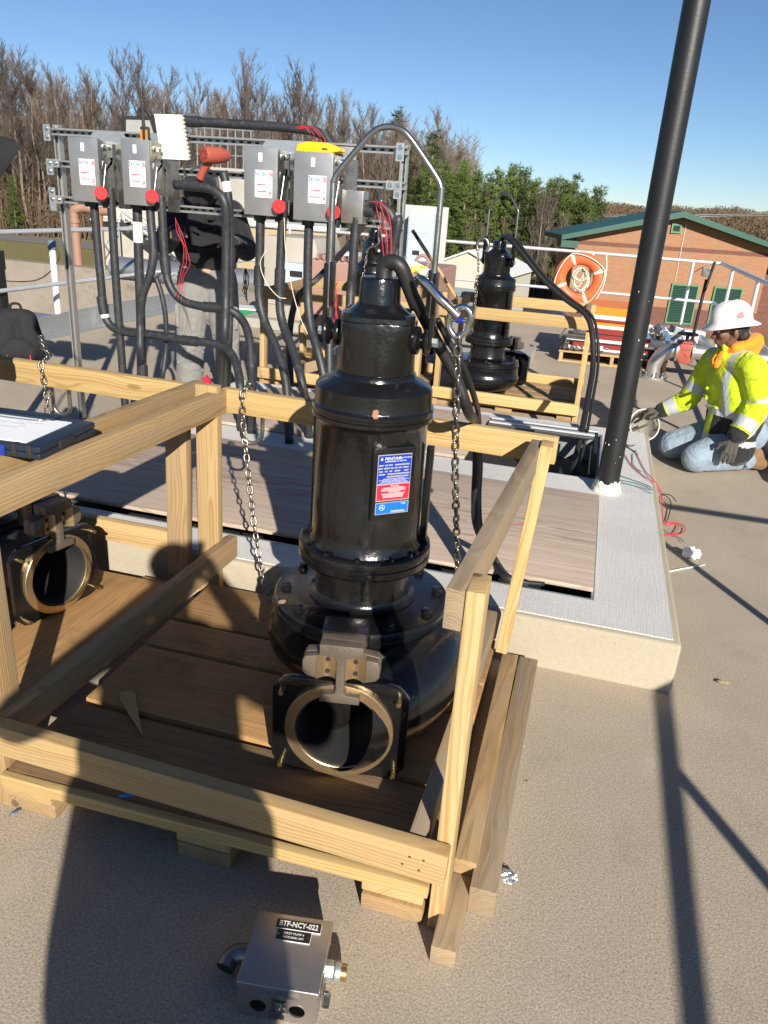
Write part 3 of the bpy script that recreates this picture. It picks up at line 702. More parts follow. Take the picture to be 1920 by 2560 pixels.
    # slide bracket: cast back plate, outer wings, central web, and two concave machined guide faces between them
    BM = FM @ Matrix.Translation((0, -0.012, 0.066)) @ Matrix.Rotation(pi / 2, 4, 'X')
    br = [(-0.055, 0.213), (-0.055, 0.178), (-0.092, 0.172), (-0.099, 0.160), (-0.099, 0.124), (-0.090, 0.113), (-0.050, 0.104), (-0.011, 0.100), (-0.011, 0.074), (-0.018, 0.069), (-0.050, 0.066), (-0.052, 0.042), (0.052, 0.042), (0.050, 0.066), (0.018, 0.069), (0.011, 0.074), (0.011, 0.100), (0.050, 0.104), (0.090, 0.113), (0.099, 0.124), (0.099, 0.160), (0.092, 0.172), (0.055, 0.178), (0.055, 0.213)]
    bk = O('slide_bracket', MB().prism(br, -0.012, 0.016, BM), M_CASTB, t, 30, bevel=0.002)
    O('bracket_web', MB().prism([(-0.055, 0.213), (-0.055, 0.182), (-0.016, 0.178), (-0.0105, 0.168), (-0.0105, 0.076), (-0.018, 0.068), (-0.050, 0.065), (-0.052, 0.043), (0.052, 0.043), (0.050, 0.065), (0.018, 0.068), (0.0105, 0.076), (0.0105, 0.168), (0.016, 0.178), (0.055, 0.182), (0.055, 0.213)], 0.0162, 0.048, BM), M_CASTB, bk, 30, bevel=0.002)
    O('bracket_boss', MB().prism([(-0.060, 0.217), (-0.060, 0.118), (0.060, 0.118), (0.060, 0.217)], -0.09, -0.0125, BM), M_BLACK, t, 30, bevel=0.004)
    for s in (-1, 1):
        w_ = [(s * 0.062, 0.1755), (s * 0.092, 0.170), (s * 0.0985, 0.159), (s * 0.0985, 0.125), (s * 0.089, 0.114), (s * 0.062, 0.107)]
        O('bracket_wing', MB().prism(w_, 0.0162, 0.040, BM), M_CASTB, bk, 30, bevel=0.003)
        mb = MB()
        for i in range(11):
            u = 0.0108 + 0.051 * i / 10; hh_ = 0.0465 - 0.022 * sin(pi * (0.12 + 0.83 * i / 10)); mb.v += [(s * u, 0.106 - 0.002 * i / 10, 0.0163), (s * u, 0.1065, hh_), (s * u, 0.1765, hh_), (s * u, 0.1765, 0.0163)]
        for i in range(10):
            for k in range(3): mb.f.append((4 * i + k, 4 * i + k + 1, 4 * i + 5 + k, 4 * i + 4 + k))
        mb.f += [(0, 1, 2, 3), (40, 41, 42, 43)]; mb.mi = [0] * len(mb.f)
        xf(mb, BM); O('guide_face', mb, M_BRONZE, bk, 50)
        for z in (0.123, 0.158):
            mb = MB().cyl((s * 0.036, z, 0.0235), (s * 0.036, z, 0.0262), 0.0068, None, 16); xf(mb, BM); O('bolt_hole_shade', mb, M_DARK, bk)  # dark disc painted in for the shade inside each bolt hole
    lettering('1140', 0.03, BM @ Matrix.Translation((0, 0.1975, 0.0482)) @ Matrix.Rotation(pi, 4, 'Z'), M_CASTB, bk, 'cast_number', 0.0012)
    return t
PUMP_Z = 0.1365
pump1 = make_pump('submersible_pump', 'black submersible pump standing upright in the open pine crate behind the small steel box')
pump1.location = (-0.585, 2.11, PUMP_Z)
pump2 = dup(pump1, (-2.205, 2.185, PUMP_Z), radians(67), 'black submersible pump with bronze flange ring in the crate under the blue clipboard box')
pump3 = dup(pump1, (-0.868, 6.74, 0.0755), radians(150), 'black submersible pump standing in the far crate in front of the white railing and lifebuoy')
pump4 = dup(pump1, (-1.99, 6.90, 0.0755), radians(120), 'black submersible pump in the far crate behind the switch rack, hook on its bail')
# ------------------------------------------------------------------ crates of two-by-four lumber round the pumps
ZUP = (0, 0, 1)
def nails(parent, p, d, offs, mt=None):
    """small nail heads on a face; offs in the plane (two axes picked from d)"""
    for (a, b_) in offs:
        q = V(p) + V(a) + V(b_)
        O('nail', MB().cyl(q - V(d) * 0.002, q + V(d) * 0.001, 0.0032, None, 8), mt or M_STEELD, parent)

c1 = thing('pump_crate', 'open pine crate frame holding the black pump behind the small steel box', 'crate', (-0.73, 1.95, 0), 'pump crates')
RUN = ((-1.334, -1.183), (-0.819, -0.672), (-0.326, -0.173))
for i, (a, b_) in enumerate(RUN):
    x = (a + b_) / 2; w = b_ - a
    board('runner', (x, 1.335, 0.0235), (x, 2.50, 0.0235), w, 0.046, M_TAN, c1)
    board('runner', (x - 0.003, 1.328 + 0.008 * i, 0.0715), (x - 0.003, 2.50, 0.0715), w, 0.046, M_PINE, c1)
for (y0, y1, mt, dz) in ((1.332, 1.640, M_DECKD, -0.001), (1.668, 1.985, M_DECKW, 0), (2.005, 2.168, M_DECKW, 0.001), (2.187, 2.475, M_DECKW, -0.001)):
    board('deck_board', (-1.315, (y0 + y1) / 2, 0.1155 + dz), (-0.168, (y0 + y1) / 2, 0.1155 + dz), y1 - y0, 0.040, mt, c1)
# front lower rail, slightly out of level, with a thin skirt board below it
board('front_rail', (-1.372, 1.309, 0.266), (-0.126, 1.309, 0.229), 0.038, 0.091, M_PINE, c1)
board('front_skirt', (-1.318, 1.317, 0.116), (-0.162, 1.312, 0.142), 0.024, 0.036, M_PINE2, c1)
nails(c1, (-0.19, 1.29, 0.235), (0, -1, 0), [((-0.02, 0, 0.012), (0, 0, 0)), ((0.012, 0, 0.012), (0, 0, 0)), ((-0.035, 0, -0.014), (0, 0, 0)), ((0.004, 0, -0.02), (0, 0, 0))])
board('corner_post', (-0.1405, 1.378, 0.0), (-0.1405, 1.378, 0.905), 0.038, 0.089, M_PINE, c1, (0, 1, 0))
board('corner_post', (-1.342, 1.378, 0.0), (-1.345, 1.378, 0.805), 0.038, 0.089, M_TAN, c1, (0, 1, 0))
board('corner_post', (-0.138, 2.425, 0.14), (-0.088, 2.445, 0.905), 0.040, 0.089, M_PINE2, c1, (0, 1, 0))
board('corner_post', (-1.343, 2.535, 0.0), (-1.340, 2.540, 0.925), 0.089, 0.038, M_PINE, c1, (0, 1, 0))
board('side_rail', (-0.1805, 1.332, 0.859), (-0.1235, 2.500, 0.852), 0.038, 0.091, M_GREYW, c1)
board('side_rail', (-1.366, 1.20, 0.857), (-1.312, 2.595, 0.855), 0.038, 0.091, M_TAN, c1)
board('side_rail', (-1.309, 1.330, 0.262), (-1.276, 2.60, 0.256), 0.042, 0.091, M_TAN, c1)
board('side_rail', (-0.205, 1.336, 0.226), (-0.19, 2.44, 0.226), 0.038, 0.089, M_GREYW, c1)
board('back_rail', (-1.315, 2.620, 0.855), (-0.058, 2.552, 0.855), 0.038, 0.091, M_PINE2, c1)
nails(c1, (-1.345, 1.45, 0.86), (1, 0, 0), [((0, -0.05, 0.02), (0, 0, 0)), ((0, -0.03, -0.015), (0, 0, 0)), ((0, -0.065, -0.03), (0, 0, 0)), ((0, -0.085, 0.0), (0, 0, 0))])
# lumber lying beside the crate
lum = 'loose lumber beside the pump crate'
board('loose_board', (-0.105, 1.245, 0.027), (-0.105, 1.462, 0.030), 0.058, 0.052, M_GREYW, None, label='short sawn pine offcut butted to the longer stud on the concrete by the crate corner', cat='lumber', group=lum)
board('loose_board', (-0.098, 1.464, 0.050), (-0.108, 2.462, 0.050), 0.056, 0.098, M_TAN, None, label='long tan stud lying on edge right against the pump crate', cat='lumber', group=lum)
board('loose_board', (-0.043, 1.405, 0.0425), (-0.041, 2.482, 0.0425), 0.066, 0.084, M_GREYW, None, label='outer weathered four-by-four lying on the concrete beside the crate, crumpled foil at its end', cat='lumber', group=lum)
# left-hand neighbour crate
c2 = thing('pump_crate', 'pine crate frame at the left under the blue clipboard box, chain over its back rail', 'crate', (-2.1, 2.0, 0), 'pump crates')
for x in (-2.65, -2.1, -1.56): board('runner', (x, 1.30, 0.048), (x, 2.50, 0.048), 0.14, 0.094, M_TAN, c2)
for i, (x0, x1, mt) in enumerate(((-2.72, -2.44, M_DECKW), (-2.42, -2.14, M_DECKW), (-2.12, -1.80, M_DECKW), (-1.78, -1.455, M_DECKW))):
    board('deck_board', ((x0 + x1) / 2, 1.30, 0.1155), ((x0 + x1) / 2, 2.44 - 0.03 * (i % 2), 0.1155), x1 - x0, 0.040, mt, c2)
board('side_rail', (-1.492, 1.245, 0.857), (-1.449, 2.675, 0.855), 0.038, 0.091, M_TAN, c2)
board('back_rail', (-2.78, 2.640, 0.857), (-1.47, 2.612, 0.852), 0.038, 0.093, M_PINE2, c2)
board('back_rail', (-2.78, 2.560, 0.25), (-1.485, 2.545, 0.255), 0.038, 0.091, M_PINE, c2)
board('corner_post', (-1.462, 2.500, 0.14), (-1.458, 2.520, 0.808), 0.089, 0.040, M_TAN, c2, (0, 1, 0))
board('corner_post', (-2.80, 2.500, 0.0), (-2.80, 2.520, 0.808), 0.089, 0.040, M_TAN, c2, (0, 1, 0))
board('corner_post', (-2.80, 1.275, 0.0), (-2.80, 1.275, 0.808), 0.089, 0.040, M_TAN, c2, (0, 1, 0))
board('side_rail', (-2.80, 1.245, 0.857), (-2.80, 2.66, 0.855), 0.038, 0.091, M_TAN, c2)

board('corner_post', (-1.478, 1.275, 0.0), (-1.478, 1.275, 0.808), 0.089, 0.040, M_TAN, c2, (0, 1, 0))
board('front_rail', (-2.84, 1.222, 0.857), (-1.44, 1.222, 0.857), 0.038, 0.091, M_PINE, c2)
board('front_rail', (-2.84, 1.222, 0.24), (-1.44, 1.222, 0.24), 0.038, 0.091, M_PINE, c2)

def far_crate(x0, x1, y0, y1, zt, label, mts, lean=0.0):
    c = thing('pump_crate', label, 'crate', ((x0 + x1) / 2, (y0 + y1) / 2, 0), 'pump crates')
    a, b_, d = mts
    for x in (x0 + 0.1, (x0 + x1) / 2, x1 - 0.1): board('runner', (x, y0 + 0.06, 0.018), (x, y1 - 0.06, 0.018), 0.14, 0.035, d, c)
    n = 5
    for i in range(n):
        y = y0 + 0.05 + (y1 - y0 - 0.1) * (i + .5) / n
        board('deck_board', (x0 + 0.03, y, 0.0555), (x1 - 0.03, y, 0.0555), (y1 - y0 - 0.1) / n - 0.02, 0.038, d, c)
    for (x, y) in ((x0 + 0.022, y0 + 0.085), (x1 - 0.022, y0 + 0.085), (x0 + 0.022, y1 - 0.085), (x1 - 0.022, y1 - 0.085)):
        board('corner_post', (x, y, 0.0), (x + lean, y, zt - 0.002), 0.040, 0.089, a, c, (0, 1, 0))
    for (y, m_) in ((y0 + 0.019, b_), (y1 - 0.019, b_)):
        board('front_rail', (x0, y, zt - 0.046), (x1, y, zt - 0.046), 0.038, 0.091, m_, c)
        board('front_rail', (x0, y, 0.115), (x1, y, 0.105), 0.038, 0.091, m_, c)
    for x in (x0 + 0.063, x1 - 0.063):
        board('side_rail', (x, y0 + 0.04, zt - 0.046), (x, y1 - 0.04, zt - 0.046), 0.038, 0.091, d, c)
    return c
cB = far_crate(-1.25, -0.022, 6.33, 7.45, 0.842, 'pine crate frame holding the far pump in front of the lifebuoy', (M_PINE2, M_PINE2, M_TAN))
board('cross_brace', (-0.045, 6.43, 0.16), (-0.045, 6.95, 0.16), 0.038, 0.3, M_GREYW, cB)
cA = far_crate(-2.80, -1.36, 6.22, 7.35, 0.842, 'pine crate frame behind the black conduits of the switch rack', (M_PINE, M_PINE, M_TAN))
board('cross_brace', (-2.62, 6.255, 0.10), (-1.75, 6.255, 0.42), 0.03, 0.089, M_GREYW, cA)

# wood shim lying on the deck boards of the near crate
p = gz(*D(272, 1500), 0.139); q = gz(*D(308, 1590), 0.139)
ax_ = (q - p).normalized(); nn = V((-ax_.y, ax_.x, 0))
mb = MB(); w0 = 0.018
vs = [p - nn * w0, p + nn * w0 * 0.6, p + ax_ * 0.02 + nn * w0 * 1.3, q, p + ax_ * 0.03 - nn * w0 * 1.25]
mb.add([v + V((0, 0, 0.001)) for v in (vs[0], vs[1], vs[2], vs[3], vs[4])] + [v + V((0, 0, h)) for v, h in zip((vs[0], vs[1], vs[2], vs[3], vs[4]), (0.012, 0.013, 0.012, 0.003, 0.011))], [(4, 3, 2, 1, 0), (5, 6, 7, 8, 9)] + [(i, (i + 1) % 5, 5 + (i + 1) % 5, 5 + i) for i in range(5)])
O('wood_shim', mb, M_PINE, None, 30, bevel=0.0008, label='pointed pale wood shim lying on the crate deck boards', cat='shim')

# ------------------------------------------------------------------ chains
def link_mesh(L=0.036, Wd=0.024, r=0.0036, n=8):
    pts = []; R = Wd / 2 - r; h = L / 2 - r - R
    for k in range(9):
        a = -pi / 2 + pi * k / 8; pts.append((h + R * cos(a), R * sin(a), 0))
    for k in range(9):
        a = pi / 2 + pi * k / 8; pts.append((-h + R * cos(a), R * sin(a), 0))
    return mesh_from(MB().tube(pts, r, n, False, True), 'link', M_CHAIN, 180)
LINK = link_mesh(0.0385, 0.0265, 0.0041)
def chain(name, label, path, pitch=0.0302, me=None, group=None):
    pts = smooth_path(path, 24); t = thing(name, label, 'chain', tuple(path[-1]), group)
    cum = [0.0]
    for i in range(1, len(pts)): cum.append(cum[-1] + (pts[i] - pts[i - 1]).length)
    def at(s):
        for i in range(1, len(pts)):
            if cum[i] >= s: f_ = (s - cum[i - 1]) / max(1e-9, cum[i] - cum[i - 1]); return pts[i - 1].lerp(pts[i], f_)
        return pts[-1]
    n = int(cum[-1] / pitch)
    for k in range(n):
        a = at(k * pitch); b_ = at(min(cum[-1], (k + 1) * pitch)); d = (b_ - a)
        if d.length < 1e-6: continue
        x = d.normalized(); ref = V((0.75, 0.66, 0)) if abs(x.z) > 0.5 else V((0, 0, 1))
        u = (ref - x * ref.dot(x)).normalized(); v = u.cross(x)
        Mx = Matrix((x, v, u)).transposed().to_4x4() @ Matrix.Rotation((k % 2) * pi / 2 + 0.3 * sin(k * 1.7), 4, 'X'); Mx.translation = (a + b_) / 2
        o = bpy.data.objects.new('link', me or LINK); link(o, t); o.matrix_basis = Mx
    return t
# left chain: draped over the back rail, down behind the volute
y0 = 2.60
pA = gy(*D(533, 832), 2.655); pB = gy(*D(524, 842), 2.578); 
path = [V((pA.x + 0.03, 2.70, 0.80)), V((pA.x + 0.01, 2.675, 0.895)), V((pB.x + 0.004, 2.625, 0.924)), V((pB.x, 2.577, 0.900)), gy(*D(526, 920), 2.571), gy(*D(534, 1000), 2.545), gy(*D(547, 1120), 2.50), gy(*D(562, 1215), 2.45), gy(*D(575, 1275), 2.40), gy(*D(585, 1310), 2.36)]
chain('lifting_chain', 'steel chain hanging over the crate back rail left of the pump', path, 0.0302, None, 'lifting chains')
# oblong master link hanging beside it
def oblong(c, L, Wd, r, xdir, zdir, mt, name, parent=None, **tg):
    pts = []; R = Wd / 2; h = L / 2 - R; X = V(xdir).normalized(); Zd = V(zdir).normalized(); c = V(c)
    for k in range(13):
        a = pi * k / 12; pts.append(c + X * (R * cos(a)) + Zd * (h + R * sin(a)))
    for k in range(13):
        a = pi + pi * k / 12; pts.append(c + X * (R * cos(a)) + Zd * (-h + R * sin(a)))
    return O(name, MB().tube(pts, r, 12, False, True), mt, parent, 180, **tg)
pc = gy(*D(545, 915), 2.668)
oblong(pc + V((0.0, 0, 0.01)), 0.185, 0.082, 0.0085, (1, 0.15, 0.05), (0.05, -0.06, 1), M_STEEL, 'master_link', label='oblong steel lifting ring hanging behind the crate rail on the chain left of the pump', cat='lifting ring')
# chain and ring on the left crate
pA = gy(*D(97, 770), 2.625)
path = [gy(*D(88, 725), 2.80), gy(*D(95, 752), 2.70), V((pA.x, 2.655, 0.922)), V((pA.x - 0.004, 2.602, 0.905)), gy(*D(99, 840), 2.600), gy(*D(102, 880), 2.59), gy(*D(104, 930), 2.58), gy(*D(104, 1010), 2.55), gy(*D(105, 1090), 2.5)]
chain('lifting_chain', 'steel chain hanging over the left crate rail beside the blue clipboard box', path, 0.0302, None, 'lifting chains')
pc = gy(*D(131, 848), 2.69)
oblong(pc, 0.19, 0.076, 0.0085, (1, 0.1, 0), (0, 0.0, 1), M_STEEL, 'master_link', label='oblong steel lifting ring below the left crate rail, in front of the rack leg', cat='lifting ring')
# right chain below the coupling link
cpl = gy(*D(992, 690), 2.045)
path = [gy(*D(989, 722), 2.045), gy(*D(988, 800), 2.06), gy(*D(985, 900), 2.10), gy(*D(983, 1000), 2.16), gy(*D(985, 1100), 2.24), gy(*D(987, 1180), 2.31), gy(*D(988, 1240), 2.36)]
chain('lifting_chain', 'steel chain hanging from the hook on the pump bail, right of the pump', path, 0.0302, None, 'lifting chains')
# grab hook and coupling link
hk = thing('lifting_hook', 'bright steel lifting hook with blue-pinned coupling link clipped to the pump bail', 'hook', tuple(cpl), None)
hp = [gy(*D(x, y), yy) for x, y, yy in ((900, 598, 2.06), (912, 604, 2.05), (930, 622, 2.045), (950, 645, 2.04), (966, 660, 2.04))]
O('hook_body', MB().tube(smooth_path(hp, 6), [0.0065 + 0.006 * min(1, i / 8) for i in range(25)], 12), M_CHROME, hk, 180)
hp2 = [gy(*D(x, y), yy) for x, y, yy in ((902, 600, 2.06), (905, 606, 2.085), (915, 616, 2.11), (930, 632, 2.115), (944, 648, 2.105))]
O('hook_point', MB().tube(smooth_path(hp2, 5), [0.0085 - 0.003 * i / 20 for i in range(21)], 10), M_CHROME, hk, 180)
a = gy(*D(966, 660), 2.04); b_ = gy(*D(990, 684), 2.04)
O('hook_shank', MB().cyl(a, b_, 0.0105, 0.0125, 10), M_STEEL, hk, 40)
cu = gy(*D(996, 686), 2.045); cd = gy(*D(990, 708), 2.045); pin = gy(*D(993, 692), 2.045)
O('coupling_half', MB().tube(smooth_path([pin + V((-0.027, 0, 0)), pin + V((-0.022, 0, 0.02)), pin + V((0.004, 0, 0.036)), pin + V((0.026, 0, 0.022)), pin + V((0.029, 0, 0))], 6), 0.0088, 10), M_CHROME, hk, 180)
O('coupling_half', MB().tube(smooth_path([pin + V((-0.029, 0, 0.004)), pin + V((-0.026, 0, -0.022)), pin + V((-0.004, 0, -0.044)), pin + V((0.022, 0, -0.022)), pin + V((0.027, 0, 0.004))], 6), 0.0088, 10), M_CHROME, hk, 180)
O('coupling_pin', MB().cyl(pin + V((-0.033, 0, 0)), pin + V((0.033, 0, 0)), 0.0055), M_STEEL, hk)
O('pin_sleeve', MB().cyl(pin + V((-0.010, 0, 0)), pin + V((0.010, 0, 0)), 0.0078), mat('blue_anodised', (0.02, 0.03, 0.32), 0.35, 0.3), hk)
# ---- pump power cables
def cable(name, label, cat, pts, r, mt, group=None, n=10, k=7):
    return O(name, MB().tube(smooth_path(pts, k), r, n), mt, None, 180, label=label, cat=cat, group=group)
ax = V((-0.585, 2.11, 0))
cp = [V((-0.575, 2.105, 1.385)), V((-0.575, 2.105, 1.43)), gy(*D(848, 566), 2.10), gy(*D(868, 580), 2.10), gy(*D(885, 625), 2.12), gy(*D(908, 680), 2.16), gy(*D(950, 748), 2.20), gy(*D(985, 815), 2.24), gy(*D(1012, 890), 2.30)]
R_ = 0.0205
pts = smooth_path(cp, 7)
cb = thing('pump_cable', 'thick black power cable arching from the near pump top over the crate back rail', 'cable', tuple(gz(1190, 1300, 0.23)))
O('cable_boot', MB().tube(pts[:34], [0.0225 - 0.0035 * i / 33 for i in range(34)], 14), M_CABLE, cb, 180)
tail = [cp[-2], cp[-1], V((0, 0, 0)) + gy(*D(1025, 915), 2.70), gy(*D(1030, 1000), 2.80), gy(*D(1027, 1080), 2.82), gy(*D(1032, 1140), 2.80), gz(*D(1065, 1205), 0.24), gz(*D(1090, 1245), 0.235), gz(*D(1140, 1262), 0.215)]
O('cable_run', MB().tube(smooth_path([pts[28]] + [pts[40]] + tail[:], 7), 0.0172, 12), M_CABLE, cb, 180)
c2p = [gy(*D(945, 690), 2.17), gy(*D(968, 735), 2.2), gy(*D(1000, 790), 2.24), gy(*D(1025, 860), 2.36), gy(*D(1034, 905), 2.69), gy(*D(1038, 1000), 2.81), gy(*D(1035, 1085), 2.83), gy(*D(1042, 1150), 2.8), gz(*D(1075, 1215), 0.24), gz(*D(1110, 1252), 0.232), gz(*D(1175, 1262), 0.215)]
cable('control_cable', 'thin black control cable running beside the thick pump cable over the crate rail', 'cable', c2p, 0.0095, M_CABLE)
# cables on the far pump
t3 = V((-0.868, 6.74, 0.0755))
cp3 = [t3 + V((0.0, 0, 1.25)), t3 + V((0.03, -0.02, 1.30)), gy(*D(1105, 520), 6.55), gy(*D(1130, 550), 6.45), gy(*D(1170, 600), 6.35), gy(*D(1220, 645), 6.25), gy(*D(1265, 680), 6.15), gy(*D(1279, 720), 6.05), gy(*D(1281, 790), 5.9), gy(*D(1270, 860), 5.6), gy(*D(1258, 925), 5.3), gy(*D(1245, 985), 5.05), gz(*D(1235, 1030), 0.03)]
cable('pump_cable', 'black power cable looping from the far pump over its crate into the hatch opening', 'cable', cp3, 0.021, M_CABLE)
cp4 = [p + V((0.035, -0.02, 0.01)) for p in cp3[1:]]
cable('control_cable', 'thin black control cable following the far pump cable into the hatch opening', 'cable', cp4, 0.011, M_CABLE)
for k_, dx in enumerate((0, 7)):
    cable('pump_cable' if k_ == 0 else 'control_cable', ('thick' if k_ == 0 else 'thin') + ' black cable sweeping down behind the conduits from the pump behind the rack', 'cable', [V((-1.99, 6.9, 1.33)), V((-2.02, 6.8, 1.40))] + [gy(u_ + dx, v_, 6.05 + 0.6 * max(0, 1 - (v_ - 600) / 100)) for u_, v_ in ((862, 622), (796, 692), (745, 739), (727, 791), (720, 862), (722, 905))] + [V((-2.35, 5.95, 0.02))], 0.02 - 0.008 * k_, M_CABLE)
# hook and chain on the far pumps
hb = gy(*D(1043, 530), 6.7)
hk3 = thing('lifting_hook', 'dark steel hook hanging on the bail of the far pump in front of the railing', 'hook', tuple(hb))
O('hook_body', MB().tube(smooth_path([hb + V((-0.035, 0, -0.045)), hb + V((-0.05, 0, 0.0)), hb + V((-0.03, 0, 0.045)), hb + V((0.02, 0, 0.05)), hb + V((0.045, 0, 0.01)), hb + V((0.04, 0, -0.03)), hb + V((0.02, 0, -0.05))], 5), 0.013, 10), M_STEELD, hk3, 180)
chain('lifting_chain', 'dark chain hanging down the side of the far pump in front of the railing', [hb + V((-0.03, -0.02, -0.06)), gy(*D(1033, 590), 6.66), gy(*D(1028, 640), 6.6), gy(*D(1024, 680), 6.5), gy(*D(1020, 720), 6.5)], 0.0302, None, 'lifting chains')
hb = gy(*D(805, 525), 6.75)
hk4 = thing('lifting_hook', 'bright steel hook on the pump behind the switch rack', 'hook', tuple(hb))
O('hook_body', MB().tube(smooth_path([hb + V((0.05, 0, 0.05)), hb + V((0.055, 0, 0.01)), hb + V((0.03, 0, -0.02)), hb + V((-0.01, 0, -0.03)), hb + V((-0.04, 0, -0.06)), hb + V((-0.05, 0, -0.09))], 5), [0.008 + 0.007 * i / 25 for i in range(26)], 10), M_CHROME, hk4, 180)
chain('lifting_chain', 'bright chain hanging from the hook on the pump behind the switch rack', [hb + V((-0.05, 0, -0.1)), gy(*D(788, 580), 6.74), gy(*D(780, 620), 6.7), gy(*D(770, 700), 6.6)], 0.0302, None, 'lifting chains')
# ------------------------------------------------------------------ switch rack of strut channel with four disconnect boxes
RKY = 4.60
rk = thing('switch_rack', 'steel strut-channel rack carrying the stainless switch boxes on two legs', 'rack', (-2.3, RKY, 0))
def strut(p0, p1, face=(0, -1, 0), w=0.041, d=0.041, name='channel', slots=True, parent=rk):
    p0 = V(p0); p1 = V(p1); x = (p1 - p0).normalized(); fz = V(face); y = fz.cross(x); L = (p1 - p0).length
    M_ = Matrix((x, y, fz)).transposed().to_4x4(); M_.translation = p0
    mb = MB(); t = 0.003
    mb.bb((0, -w / 2, -d), (L, w / 2, -d + t)); mb.bb((0, -w / 2, -d + t), (L, -w / 2 + t, 0)); mb.bb((0, w / 2 - t, -d + t), (L, w / 2, 0))
    mb.bb((0, -w / 2 + t, -t), (L, -w / 2 + 0.010, 0)); mb.bb((0, w / 2 - 0.010, -t), (L, w / 2 - t, 0))
    xf(mb, M_); o = O(name, mb, M_STRUT, parent, None)
    if slots:
        mb = MB(); n = int(L / 0.0508)
        for i in range(n):
            c = 0.025 + i * 0.0508
            poly = [(c + sx * 0.009 + 0.006 * cos(a), 0.006 * sin(a)) for sx, rng in ((1, (-90, -30, 30, 90)), (-1, (90, 150, 210, 270))) for a in map(radians, rng)]
            mb.prism(poly, -d + t, -d + t + 0.0006)
        xf(mb, M_); so_ = O('slot_shade_row', mb, M_DARK, o, None); so_['kind'] = 'stuff'  # flat dark patches put where the slots hold only shade
    return o
XL, XR = -3.44, -1.185
ZT = 1.853; ZM = 1.672; ZB = 1.462
strut((XL, RKY, 0.0), (XL, RKY, 1.895)); strut((XR, RKY, CZ), (XR, RKY, 1.885))
for z in (ZT, ZM, ZB): strut((XL - 0.03, RKY - 0.042, z), (XR + 0.03, RKY - 0.042, z))
def fitting(x, z, cells, flip=1):
    """flat galvanised L, T or plate fitting with hex bolts"""
    y = RKY - 0.0865; mb = MB(); 
    pl = O('fitting_plate', None or MB().bb((0, 0, 0), (0.001, 0.001, 0.001)), M_GALV, rk, None)
    mb = MB()
    for (i, j) in cells: mb.bb((x + flip * i * 0.046 - 0.0232, y - 0.003, z - j * 0.046 - 0.0232), (x + flip * i * 0.046 + 0.0232, y + 0.003 - 0.0001 * i, z - j * 0.046 + 0.0232))
    pl.data = mesh_from(mb, 'fitting_plate', M_GALV, None)
    for (i, j) in cells[:3]:
        c = V((x + flip * i * 0.046, y - 0.0035, z - j * 0.046))
        O('washer', MB().cyl(c, c + V((0, -0.002, 0)), 0.0145, None, 16), M_CHROME, pl); O('bolt_head', MB().hexbolt(c + V((0, -0.002, 0)), (0, -1, 0), 0.0085, 0.007), M_CHROME, pl, 30)
for (x, fl) in ((XL, 1), (XR, -1)):
    fitting(x, ZT + 0.012, [(0, 0), (0, 1)], fl); fitting(x, ZM + 0.0, [(1, 0), (0, 0), (0, 1)], fl); fitting(x, ZB + 0.046, [(0, 0), (1, 1), (0, 1), (0, 2)], fl)
# printed label with lettering
def switch_label(par, c, w=0.105, h=0.142):
    x0, y, z0 = c; 
    lb = O('label_plate', MB().box((x0, y - 0.001, z0), (w, 0.0016, h)), M_WHITE, par, None)
    FMx = lambda u, v: frame((x0 + u, y - 0.0021, z0 + v), (1, 0, 0), (0, 0, 1))
    lettering('EATON', 0.026, FMx(-0.018, 0.050), M_BLUEI, lb, ext=0.0005, sx=0.74, bold=0.032)
    lettering('ON', 0.032, FMx(0.040, 0.049), M_RINK, lb, ext=0.0005, sx=0.5, bold=0.03); lettering('OFF', 0.032, FMx(0.038, -0.050), M_RINK, lb, ext=0.0005, sx=0.42, bold=0.03)
    mb = MB()
    for i in range(11):
        zz = 0.030 - i * 0.0085
        if i in (4, 8): continue
        mb.box((x0 - 0.014 + 0.004 * (i % 2), y - 0.0021, z0 + zz), (0.064 - 0.008 * (i % 3), 0.0006, 0.0016))
    O('small_print', mb, M_GINK, lb, None)
    O('warning_bar', MB().box((x0 - 0.012, y - 0.0021, z0 - 0.004), (0.058, 0.0008, 0.0055)), M_RINK, lb, None); O('warning_bar', MB().box((x0 - 0.012, y - 0.0021, z0 - 0.039), (0.058, 0.0008, 0.0055)), M_RINK, lb, None)
    ar = [(0, 0.022), (0.006, 0.013), (0.0025, 0.013), (0.0025, -0.013), (0.006, -0.013), (0, -0.022), (-0.006, -0.013), (-0.0025, -0.013), (-0.0025, 0.013), (-0.006, 0.013)]
    O('arrow_mark', MB().prism(ar, 0, 0.0004, FMx(0.040, 0.0)), M_GINK, lb, None)
    for sx in (-1, 1):
        for sz in (-1, 1): O('label_rivet', MB().cyl((x0 + sx * (w / 2 - .006), y - .0018, z0 + sz * (h / 2 - .006)), (x0 + sx * (w / 2 - .006), y - .004, z0 + sz * (h / 2 - .006)), 0.003, None, 8), M_INK, lb)
